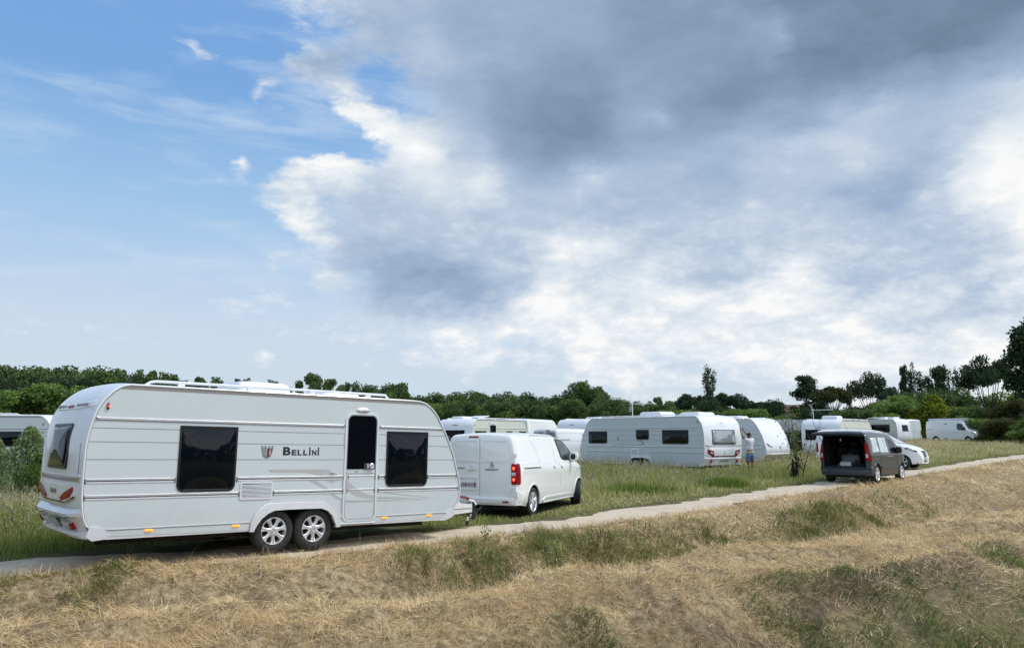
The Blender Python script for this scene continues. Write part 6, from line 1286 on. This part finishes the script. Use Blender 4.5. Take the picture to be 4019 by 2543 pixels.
a=R(47); q2,_,_=caravan('caravan','cream caravan half hidden behind the left end of the long grey sided caravan',(5.6,52.3,G1(5.6,52)),a,xr=-2.9,xf=2.9,side=-1,panel='alu_cream',windows=[(-1.8,-.6,1.3,1.84)],rails=[(-2.8,2.5,1.97,False)],back='far',roof=[('rails',-2.0,1.9),('ac',-1.0,-.2,-.4,.4,.16)])
a=R(41); ov,OS=big_van('open_van','white van with open side door showing shelves, left of the long grey sided caravan',(1.62,41.0,.29),a,L=5.0,H=1.97,W=1.94,kind='small')
F=OS.side(-1); m=MB(); m.patch([(1.75,.55),(1.75,1.70),(2.95,1.70),(2.95,.55)],F,.008,-.004,0,3); so_=m.build('door_opening','interior_brown',ov)
m=MB(); m.strip([(1.78,1.16),(2.92,1.16)],F,.05,.03,-.0,0); m.strip([(1.9,.8),(2.8,.8)],F,.05,.03,-.0,0); m.build('shelf','dust_white',so_)
B=lambda y,z,e:(-.002-e,y,z)
for s in (-1,1): m=MB(); m.patch([(s*.08,1.28),(s*.80,1.28),(s*.72,1.80),(s*.08,1.82)],B,.01,-.004,0,3); m.build('rear_window','screen_glass',ov,angle=80)
m=MB(); m.patch(rrect(-.35,-.15,1.86,1.91,.01),B,.03,-.02,0,2); m.build('brake_lamp','red_lamp',ov)
# little white van roof beside the towing van
pv,_=big_van('small_white_van','small white van almost hidden between foreground caravan and towing van',(-5.6,38.4,.25),R(50),L=4.4,H=1.75,W=1.8,kind='small')
a=R(48.9); tb,_,_=caravan('caravan','white caravan with dark full width rear window and black lettering above it',(19.218+3.1*math.cos(a),51.224+3.1*math.sin(a),.45),a,xr=-3.1,xf=3.1,side=-1,panel='alu_cream',band=True,
    windows=[(1.2,2.3,1.3,1.86),(-1.5,-.2,1.3,1.86)],rails=[(-3.0,2.7,1.97,False),(-3.0,3.0,1.127,True),(-3.0,3.0,.907,True)],back='lettered',roof=[('rails',-2.3,2.3),('ac',-2.6,-1.6,-.9,.1,.24),('mast',-2.2,.75,.75,R(-60))])
a=R(-60); oc,_,_=caravan('old_caravan','older boxy caravan with dark side window behind the white van bonnet',(36.5,80.5,G1(37,80)),a,xr=-2.1,xf=2.1,W=2.1,side=-1,panel='alu_cream',band=False,old=True,windows=[(-.7,1.3,1.2,1.95)],rails=[(-2.0,2.0,2.03,False)],back='small',front='flat',
    roof=[('hatch',-.3,.4,-.4,.4,.2),('tilt',-1.6,-.8,-.5,.5,.2),('hatch',.7,1.4,-.5,.5,.18)],wheels='single',arches=False)
a=R(105); rv,_=big_van('rear_facing_van','tall white van seen from behind between old caravan and panel van',(42.3,86.5,G1(42,86)),a,L=5.6,H=2.45,W=2.0,kind='tall')
mv,MS=big_van('panel_van','white panel van with a laden roof rack at the far end of the meadow',(44.7,87.54,1.22),R(-76.8+14),L=5.6,H=2.32,W=2.02,kind='master')
m=MB()
for s in (-1,1): m.tube([(.3,s*.78,2.40),(4.3,s*.78,2.40)],.035,6)
for x in (.4,1.7,3.0,4.2): m.tube([(x,-.78,2.40),(x,.78,2.40)],.025,6); m.tube([(x,-.74,2.24),(x,-.78,2.40)],.02,5); m.tube([(x,.74,2.24),(x,.78,2.40)],.02,5)
m.build('roof_rack','bright_alu',mv)
m=MB(); m.box(2.0,4.3,-.55,.30,2.44,2.52,0,.01); m.tube([(.2,-.70,2.49),(4.5,-.70,2.49)],.05,8); tag(m.build('ladder_load','bright_alu',None),'silver ladder and boards lying on the roof rack of the far panel van','ladder').matrix_world=mv.matrix_world.copy()
m=MB(); m.strip([(2.28,.45),(2.28,2.02)],MS.side(-1),.22,.008,-.004); m.build('door_gap','interior',mv)
dm,DS=dark_mpv('estate_car','dark grey leisure car with its tailgate raised on the edge of the track',(11.98,29.773,.213),R(47.9))
w2=expert('panel_van','white van with black grille facing right behind the dark grey car',(16.42,43.55,.315),R(-40.6),steer=0)
bpy.context.view_layer.update()
for o,x0,x1,hw in ((nc,-3.2,3.3,1.2),(van,-.1,5,1.0),(mc,-3.8,4.1,1.1),(c2,-3.4,3.4,1.1),(lc,-3.3,3.3,1.1),(lw,-3.3,3.3,1.1),(q1,-2.9,2.9,1.1),(tv,0,5.9,1.0),(q2,-2.9,2.9,1.1),(ov,0,5,.95),(pv,0,4.4,.9),(tb,-3.1,3.1,1.1),(oc,-3,3,1.0),(rv,0,5.6,1),(mv,0,5.6,1),(dm,0,4.4,.85),(w2,0,5,.9)):
    mw=o.matrix_world; p=mw.translation; FOOT.append((p.x,p.y,math.atan2(mw[1][0],mw[0][0]),x0,x1,hw))
# things lying in the boot of the dark car
def inmpv(o): o.matrix_world=dm.matrix_world@o.matrix_world; return o
m=MB(); m.box(.10,.55,-.18,.20,.60,.74,0,.02); m.box(.12,.50,-.16,.18,.745,.76,0,.004); inmpv(tag(m.build('white_box','dust_white'),'pale cardboard box in the open boot of the dark grey car','box'))
m=MB(); m.box(.25,.80,-.45,.35,.60,.68,0,.03); m.box(.62,.80,-.30,.35,.68,1.00,0,.05); m.tube([(.62,-.1,1.0),(.60,.0,1.06),(.62,.1,1.0)],.012,6); inmpv(tag(m.build('travel_bag','tarp'),'grey travel bag behind the box in the open boot','bag'))
m=MB(); m.tube([(.12,-.25,.66),(.18,-.36,.78),(.12,-.46,.70),(.15,-.52,.64)],[.05,.075,.06,.03],8); m.tube([(.06,-.34,.62),(.05,-.40,.62)],[.02,.02],6); inmpv(tag(m.build('shoe_bag','blue_dark'),'dark blue bundle beside the box in the open boot','bundle'))
person((10.10,35.02,G1(10.1,35)),R(122))
# ------------------------------------------------------------------ covered trailer, house, walls
tr=thing('covered_trailer','grey tarpaulin covered trailer stall between second caravan and lettered caravan','trailer',(18.9,56.5,G1(18,56)),R(-6))
m=MB(); G=[]
for i in range(9):
    t=i/8; G.append([(-1.7+3.4*u,-1.3+2.6*t,1.72+.72*t+.15*u*t+.10*math.sin(t*PI)-.05*math.sin(u*9)) for u in np.linspace(0,1,14)])
m.grid(G); m.build('tarpaulin','tarp',tr)
m=MB(); m.box(-1.65,1.65,-1.25,1.2,1.64,1.71,0,.01); m.build('white_board','dust_white',tr)
m=MB(); m.box(-1.65,1.65,-1.1,1.2,.1,1.62); m.build('dark_box','interior',tr,smooth=False)
m=MB(); m.box(-1.6,-.3,-1.16,-1.12,1.05,1.5,0,.01); m.build('grey_panel','alu_grey',tr)
for x in (-1.55,.1,1.55): m=MB(); m.tube([(x,-1.2,0),(x,-1.2,1.7)],.05,6); m.build('post','wood_old',tr)
ch=thing('plastic_chair','cream plastic chair standing on the dark trailer side, back to the camera','chair',(18.7,54.9,G1(18,55)+.95),R(-10)); ch.scale=(.62,.62,.62)
m=MB(); m.box(-.22,.22,-.2,.22,.40,.44,0,.02); m.build('seat','dust_white',ch)
m=MB()
for z in (.62,.78,.92): m.box(-.2,.2,-.23,-.20,z-.02,z+.03,0,.008)
m.build('backrest','dust_white',ch)
for sx_ in (-.2,.2):
    for sy_ in (-.2,.2): m=MB(); m.tube([(sx_,sy_,0),(sx_,sy_,.95 if sy_<0 else .42)],.022,6); m.build('leg','dust_white',ch)
# sand coloured house behind the meadow
hs=thing('house','sand coloured house with a low red tiled roof beyond the covered trailer','house',(42.5,126,1.5),R(-6))
m=MB(); m.box(-5.5,4.5,-3,4,0,4.1); m.build('wall','render_wall',hs,smooth=False)
m=MB(); m.solid([(-5.9,-3.4,4.1),(-5.9,4.4,4.1),(-5.9,.5,5.3)],[(4.9,-3.4,4.1),(4.9,4.4,4.1),(4.9,.5,5.3)]); m.v; m.f.append([3,4,5]); m.m.append(0); m.build('roof','roof_tile',hs,smooth=False)
for x in (-1.0,2.4):
    m=MB(); m.box(x-.45,x+.45,-3.06,-2.98,1.7,3.0); w=m.build('window','render_wall',hs,smooth=False); m=MB(); m.box(x-.33,x+.33,-3.09,-3.05,1.8,2.9); m.build('pane','window_dark',w,smooth=False)
h2=thing('farmhouse','stone farmhouse roof with a square chimney, half hidden by hedge at right','house',(74.0,121,1.5),R(-4))
m=MB(); m.box(-8,5.5,-3,5,0,4.3); m.build('wall','stone',h2,smooth=False)
m=MB(); m.solid([(-8.3,-3.4,4.3),(-8.3,5.4,4.3),(-8.3,1,5.5)],[(5.9,-3.4,4.3),(5.9,5.4,4.3),(5.9,1,5.5)]); m.f.append([3,4,5]); m.m.append(0); rf=m.build('roof','stone',h2,smooth=False)
m=MB(); m.box(-4.7,-3.7,-.4,.5,4.6,6.0,0,.03); m.box(-4.8,-3.6,-.5,.6,6.2,6.3,1,.02); 
for x in (-4.6,-3.8): m.box(x-.08,x+.08,-.3,.4,6.0,6.2,0)
m.build('chimney',['stone','dust_white'],rf,smooth=False)
# ------------------------------------------------------------------ bushes, stump, saplings
tree('willow_bush','willow',1,-12.05,20.6,2.05,.55,'large grey green willow like bush between cut off caravan and near caravan tail','bush',part='foliage')
tree('willow_bush','willow',2,-13.75,22.0,1.75,.42,'smaller grey green bush cut by the left photo edge','bush',part='foliage')
tree('dark_bush','willow',3,-11.45,20.1,1.40,.42,'darker low bush touching the near caravan tail outline','bush',leaf='leaf_mid',part='foliage')
st=thing('burnt_stump','charred twisted stump with pale streaks standing in the long grass','stump',(11.05,32.6,G1(11,32.6)))
q=np.random.RandomState(5)
for k in range(3):
    m=MB(); P=[Vector((.06*k,0,-.05))]; r=[.11]
    for i in range(9): P.append(P[-1]+Vector(((q.rand()-.45)*.10,(q.rand()-.5)*.08,.09-.015*k))); r.append(.11*(1-i/12)*(.7+.5*q.rand())*(1-.2*k))
    m.tube(P,r,9); m.build('charred_trunk','burnt',st)
for k in range(7):
    t=q.rand()*2*PI; z=.3+.6*q.rand(); m=MB(); m.tube([(.1,0,z),(.1+.25*math.cos(t),.2*math.sin(t),z-.10),(.1+.33*math.cos(t),.25*math.sin(t),z-.30)],[.03,.02,.008],5); m.build('dead_branch','burnt',st)
haybush('sapling','young tree with light green leaves beside the burnt stump',11.55,33.4,2.80,11,520,.08,'leaf_young',.55,6,'tree')
bs=thing('bare_sapling','thin bare dark sapling leaning right of the burnt stump','tree',(11.35,32.4,G1(11,32.4)))
m=MB(); m.tube([(0,0,0),(.12,0,.5),(.30,0,1.0),(.42,0,1.45),(.75,0,2.1),(.9,0,2.55)],[.022,.019,.015,.011,.007,.003],6); m.build('trunk','bark',bs)
for (z,x,dx,dz) in ((.5,.12,-.35,.25),(.8,.22,.5,.5),(1.0,.3,-.3,.6),(1.2,.35,.55,.45),(1.45,.42,-.25,.7),(1.6,.5,.45,.7),(1.9,.64,-.12,.6)):
    m=MB(); m.tube([(x,0,z),(x+dx*.6,.08,z+dz*.45),(x+dx,.1,z+dz)],[.012,.008,.003],4); m.tube([(x+dx*.6,.08,z+dz*.45),(x+dx*.9,.1,z+dz*.55)],[.006,.002],4); m.build('branch','bark',bs)
haybush('ditch_shrub','lone leafy green shrub growing out of the ditch beside the track',.63,13.25,1.0,21,420,.032,'leaf_mid',.22,6,'shrub')
haybush('track_weed','small leafy weed at the near edge of the track, left of the lone shrub',-.45,14.2,.30,22,120,.03,'leaf_mid',.15,4,'plant')
b=thing('bare_bush','leafless twiggy bush in front of the old caravan','bush',(30.2,72.0,G1(30,72)))
for k in range(16):
    t=q.rand()*2*PI; r_=q.rand()*1.3; m=MB(); m.tube([(r_*.2*math.cos(t),r_*.2*math.sin(t),0),(r_*.6*math.cos(t),r_*.6*math.sin(t),1.3),(r_*math.cos(t),r_*math.sin(t),2.2+.9*q.rand())],[.02,.014,.005],4); m.build('branch','bark',b)
tree('low_bush','thicket',1,49.6,83.0,1.9,1.6,'low dark green bush in front of the far panel van nose','bush',leaf='leaf_mid',part='foliage')
tree('low_bush','thicket',2,55.5,88.0,2.0,2.2,'low green bush right of the far panel van beside the track end','bush',leaf='leaf_oak',part='foliage')

# belt of trees on the far side of the road behind the camera: it darkens the low reflections in glass and paint
V=[];F=[];A=[];base=0; q=np.random.RandomState(77)
for k in range(26):
    a=R(62+k*9.4); d=30+10*q.rand(); x,y=math.sin(a)*d,math.cos(a)*d; cm=tree_proto('oak' if k%2 else 'thicket',1+k%2)[0]
    co=np.empty(len(cm.vertices)*3,np.float32); cm.vertices.foreach_get('co',co); co=co.reshape(-1,3); tn=np.empty(len(cm.vertices),np.float32); cm.attributes['tint'].data.foreach_get('value',tn)
    keep=np.repeat(q.rand(len(co)//4)<.45,4); co=co[keep]; tn=tn[keep]; sc=.48+.2*q.rand(); V.append(co*np.array([1.1,1.1,sc])+np.array([x,y,.1])); A.append(tn); n=len(co)//4; F.append((np.arange(n)*4)[:,None]+np.arange(4)[None]+base); base+=len(co)
me=fast_mesh('tree_belt',np.concatenate(V),np.concatenate(F),['leaf_oak'],{'tint':np.concatenate(A)}); o=bpy.data.objects.new('tree_belt',me); COL.objects.link(o); tag(o,'dark belt of trees mirrored in the caravan windows','trees',None,'stuff')
TREES=[
('wood_tree','oak',1,-76.4,118.0,10.54,3.693,'leaf_oak','dark oak at the left edge of the photo, on top of the wood'),
('wood_tree','oak',2,-75.1,124.0,10.89,4.204,'leaf_oak','broad dark tree in the left wood above the cut off caravan'),
('wood_tree','oak',3,-66.5,118.0,10.23,4.000,'leaf_oak','round dark tree in the left wood above the bushes'),
('wood_tree','oak',1,-65.4,124.0,10.76,4.042,'leaf_oak','highest tree in the left wood above the near caravan tail'),
('wood_tree','oak',2,-58.4,119.0,9.88,3.414,'leaf_oak','dark tree in the wood over the curved rear roof of the near caravan'),
('wood_tree','openoak',1,-50.0,112.0,9.42,1.811,'leaf_oak','small open tree showing over the roof rail beginning of the near caravan'),
('wood_tree','oak',3,-58.1,126.0,9.73,2.957,'leaf_dark','low dark tree left of the small open tree over the roof rail'),
('wood_tree','thicket',1,-58.8,95.0,6.07,3.716,'leaf_mid','lighter green shrubby tree in front of the left wood at the photo edge'),
('wood_tree','thicket',2,-54.8,97.0,6.68,3.794,'leaf_mid','lighter green shrubby tree in front of the left wood above the grey bush'),
('wood_tree','thicket',1,-49.5,96.0,6.27,3.004,'leaf_mid','mid green shrubby tree just left of the near caravan rear roof'),
('wood_tree','oak',1,-62.0,104.0,7.63,3.255,'leaf_dark','very dark tree in the second row of the left wood'),
('wood_tree','oak',2,-56.1,104.0,7.79,3.255,'leaf_dark','very dark tree between the two lighter shrubs of the left wood'),
('wood_tree','openoak',2,-45.0,112.0,9.01,2.775,'leaf_oak','first feathery tree top behind the long roof rail of the near caravan'),
('wood_tree','openoak',1,-43.5,116.0,8.87,2.420,'leaf_oak','second feathery tree top behind the long roof rail of the near caravan'),
('wood_tree','openoak',2,-40.4,118.0,8.63,2.154,'leaf_oak','small feathery tree top left of the near caravan roof hatch'),
('wood_tree','openoak',2,-32.7,118.0,8.32,2.154,'leaf_oak','small tree top just right of the large roof hatch'),
('wood_tree','openoak',3,-25.6,104.0,8.50,2.034,'leaf_oak','open crowned oak standing up over the near caravan roof'),
('wood_tree','openoak',1,-22.9,106.0,7.86,1.659,'leaf_oak','small round oak right of the open crowned oak over the caravan roof'),
('wood_tree','openoak',2,-21.6,108.0,7.54,1.577,'leaf_oak','low narrow tree over the right part of the near caravan roof'),
('wood_tree','oak',3,-20.0,112.0,7.37,1.811,'leaf_oak','tree behind the front end of the near caravan roof rail'),
('wood_tree','oak',1,-18.1,114.0,7.25,1.784,'leaf_oak','low tree between the rail end and the taller oak at the caravan front'),
('wood_tree','oak',2,-15.0,110.0,7.49,2.295,'leaf_oak','taller oak above the rounded front of the near caravan'),
('wood_tree','oak',3,-12.7,116.0,6.15,2.118,'leaf_oak','low tree in the dip of the wood line right of the near caravan'),
('wood_tree','thicket',2,-10.5,104.0,4.66,2.441,'leaf_mid','green shrubby tree low above the white caravan tail behind the van'),
('wood_tree','oak',1,-9.0,112.0,6.32,2.278,'leaf_oak','first oak of the wood above the cream caravan behind the van'),
('wood_tree','oak',2,-5.8,116.0,6.69,2.118,'leaf_oak','second oak of the wood above the cream caravan behind the van'),
('wood_tree','oak',3,-2.7,110.0,6.06,1.893,'leaf_oak','oak above the meeting of cream caravan and tall van'),
('wood_tree','thicket',1,-4.5,102.0,4.59,2.660,'leaf_mid','mid green tree in front of the wood above the cream caravan'),
('wood_tree','oak',1,0.7,114.0,6.48,2.200,'leaf_oak','oak above the roof of the tall white van'),
('wood_tree','oak',2,3.3,108.0,5.69,1.972,'leaf_dark','dark oak above the nose of the tall white van'),
('wood_tree','oak',3,6.4,116.0,6.15,1.876,'leaf_oak','tree at the left foot of the tallest oak of the wood'),
('wood_tree','openoak',3,8.3,106.0,7.53,2.211,'leaf_oak','open topped left half of the tallest oak in the middle wood'),
('wood_tree','oak',2,10.4,106.0,6.81,2.046,'leaf_oak','dense right half of the tallest oak in the middle wood'),
('wood_tree','thicket',2,5.0,100.0,4.26,2.869,'leaf_mid','green undergrowth tree above the caravan beside the tall van'),
('wood_tree','oak',1,14.0,112.0,5.34,1.752,'leaf_oak','low tree left of the television aerial on the middle caravan'),
('wood_tree','oak',3,16.9,114.0,5.29,1.784,'leaf_oak','low tree directly behind the television aerial on the middle caravan'),
('wood_tree','openoak',1,20.1,116.0,5.97,1.210,'leaf_oak','small bushy tree top right of the television aerial'),
('wood_tree','oak',2,22.7,116.0,5.43,1.997,'leaf_oak','low tree left of the dome shaped pines'),
('dome_pine','domepine',1,22.1,98.0,5.47,2.658,'leaf_dark','dome shaped dark pine on the left under the tall thin poplar'),
('thin_poplar','poplar',1,24.2,100.0,9.10,1.147,'leaf_dark','tall thin see-through poplar above the middle caravan'),
('dome_pine','domepine',2,26.7,100.0,5.71,2.712,'leaf_dark','dome shaped dark pine on the right of the thin poplar'),
('dome_pine','domepine',1,31.5,106.0,5.00,2.654,'leaf_dark','flatter dark pine sloping down behind the second caravan'),
('wood_tree','thicket',1,24.2,84.0,3.50,2.191,'leaf_mid','bright green shrubby tree behind the gap of the two front caravans'),
('wood_tree','oak',3,30.5,96.0,4.78,1.402,'leaf_dark','small dark tree left of the sand coloured house'),
('shrub','thicket',2,26.3,80.0,2.79,0.960,'leaf_mid','round green shrub against the sand coloured house wall'),
('wood_tree','openoak',2,50.5,150.0,6.47,2.582,'leaf_oak','far row of trees behind the sand coloured house roof'),
('aleppo_pine','aleppo',1,40.3,112.0,8.77,2.103,'leaf_dark','dark layered pine right of the sand coloured house'),
('flat_pine','stonepine',1,41.6,106.0,6.92,2.433,'leaf_brown','brownish umbrella pine with forked pale trunk'),
('cypress_tree','cypress',1,46.1,112.0,7.72,0.438,'leaf_dark','narrow pointed cypress between the two umbrella pines'),
('aleppo_pine','aleppo',2,42.0,112.0,6.38,1.752,'leaf_dark','dark pine crown left of the brownish umbrella pine'),
('flat_pine','spread',1,48.6,110.0,8.98,3.041,'leaf_dark','wide dark umbrella pine right of the cypress'),
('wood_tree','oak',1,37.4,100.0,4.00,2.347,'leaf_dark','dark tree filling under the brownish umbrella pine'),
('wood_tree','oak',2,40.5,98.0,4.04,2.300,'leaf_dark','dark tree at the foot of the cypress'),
('wood_tree','oak',3,45.0,100.0,4.62,2.347,'leaf_oak','dark round tree under the wide umbrella pine'),
('poplar_tree','poplar_full',1,53.9,112.0,10.12,0.759,'leaf_dark','left slim poplar of the poplar group'),
('poplar_tree','poplar',2,55.6,114.0,10.64,0.714,'leaf_dark','tallest thin poplar of the poplar group'),
('poplar_tree','poplar',3,55.8,112.0,9.48,0.876,'leaf_dark','low thin poplar in the middle of the poplar group'),
('poplar_tree','openoak',3,59.1,114.0,10.22,1.962,'leaf_dark','rounded poplar crown in the middle of the right poplars'),
('poplar_tree','poplar',1,60.5,112.0,9.77,0.935,'leaf_dark','right sparse poplar of the poplar group'),
('wide_pine','spread',2,60.6,104.0,10.73,3.363,'leaf_dark','big spreading pine with visible branches near the right edge'),
('tall_poplar','poplar_full',2,58.9,92.0,14.49,2.495,'leaf_dark','very tall dense poplar cut by the right edge of the photo'),
('wood_tree','oak',1,49.2,100.0,5.81,2.869,'leaf_oak','dark tree under the poplar group on its left'),
('wood_tree','oak',3,53.2,101.0,6.39,2.897,'leaf_oak','dark tree under the poplar group on its right'),
('wood_tree','oak',2,43.8,94.0,4.56,2.206,'leaf_mid','green tree behind the left bamboo clump'),
('wood_tree','thicket',2,46.2,97.0,5.32,2.783,'leaf_mid','pale topped shrub tree under the slim poplars'),
('bamboo_clump','bamboo',1,45.2,92.0,3.67,1.440,'leaf_bamboo','left lower clump of yellow green bamboo behind the vans'),
('bamboo_clump','bamboo',2,46.8,91.0,5.15,1.471,'leaf_bamboo','tall yellow green bamboo clump behind the panel van'),
('bamboo_clump','bamboo',1,52.2,95.0,3.95,1.140,'leaf_bamboo','small yellow green bamboo right of the tall bamboo clump'),
('wood_tree','thicket',1,41.8,92.0,3.20,1.919,'leaf_mid','green hedge tree behind the old caravan'),
('wood_tree','thicket',1,40.4,93.0,3.70,2.183,'leaf_oak','dark hedge tree behind the lettered caravan'),
('wood_tree','thicket',2,36.5,90.0,3.43,2.112,'leaf_oak','dark hedge tree behind the roof aerial of the lettered caravan'),
('wood_tree','thicket',1,51.3,94.0,4.07,2.206,'leaf_mid','green hedge tree above the panel van windscreen'),
('wood_tree','thicket',2,53.4,93.0,3.80,2.183,'leaf_oak','dark green hedge tree below the house chimney'),
('wood_tree','thicket',1,47.7,84.0,2.50,1.752,'leaf_mid','low green hedge in front of the panel van nose'),
('wood_tree','oak',2,68.3,112.0,6.38,2.629,'leaf_mid','green tree between spreading pine and tall poplar'),
('brown_tree','thicket',2,51.6,84.0,4.45,2.410,'leaf_brown','brownish green tree mass at the right edge'),
('brown_tree','thicket',1,47.5,80.0,2.50,1.669,'leaf_brown','low brownish hedge at the far end of the track'),
('brown_tree','thicket',2,48.1,76.0,2.50,1.586,'leaf_mid','green hedge cut by the right edge beside the track'),
('wood_tree','oak',3,12.6,103.0,4.35,2.955,'leaf_dark','dark tree below the aerial of the middle caravan'),
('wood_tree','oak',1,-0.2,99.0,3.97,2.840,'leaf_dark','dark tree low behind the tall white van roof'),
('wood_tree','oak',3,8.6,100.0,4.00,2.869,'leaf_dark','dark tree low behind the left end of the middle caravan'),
('wood_tree','thicket',2,16.6,98.0,3.69,2.811,'leaf_oak','dark green hedge behind the middle caravan roof hatch'),
('wood_tree','thicket',1,18.9,92.0,3.53,2.639,'leaf_mid','green hedge tree under the left dome pine'),
('wood_tree','thicket',2,22.7,90.0,3.34,2.582,'leaf_oak','dark hedge tree behind the rear roof of the middle caravan'),
('wood_tree','thicket',2,-5.7,92.0,4.53,2.159,'leaf_oak','dark hedge tree over the left half of the cream caravan roof'),
('wood_tree','thicket',1,-1.6,93.0,4.66,2.183,'leaf_oak','dark hedge tree where the cream caravan meets the tall van'),
('wood_tree','oak',3,2.1,97.0,4.92,2.024,'leaf_oak','round dark tree over the middle of the tall van roof'),
('wood_tree','thicket',2,7.0,95.0,4.84,1.982,'leaf_oak','hedge tree below the left half of the tallest oak'),
('wood_tree','oak',1,10.9,97.0,5.02,2.024,'leaf_oak','round tree at the right foot of the tallest oak'),
('wood_tree','thicket',1,13.8,96.0,4.13,2.253,'leaf_oak','hedge tree left of the mast of the middle caravan'),
('wood_tree','oak',2,18.1,98.0,4.45,2.045,'leaf_oak','round tree between the aerial and the dome pines'),
('wood_tree','oak',1,22.8,94.0,4.70,1.471,'leaf_dark','dark tree at the foot of the thin poplar'),
('wood_tree','thicket',2,-11.7,98.0,4.75,1.789,'leaf_oak','hedge tree touching the rounded front of the near caravan'),
('wood_tree','thicket',1,-15.6,100.0,5.81,1.825,'leaf_oak','hedge tree over the band of the near caravan front'),
('wood_tree','oak',3,-50.0,106.0,7.48,2.764,'leaf_dark','dark tree low behind the rear roof of the near caravan'),
]
for (nm,kd,sd,x,y,h,wd,lf,lb) in TREES: tree(nm,kd,sd,x,y,h,wd,lb,'tree' if 'shrub'!=nm else 'shrub',('trees of the wood behind the meadow' if nm=='wood_tree' else None),leaf=lf)
build_grass()
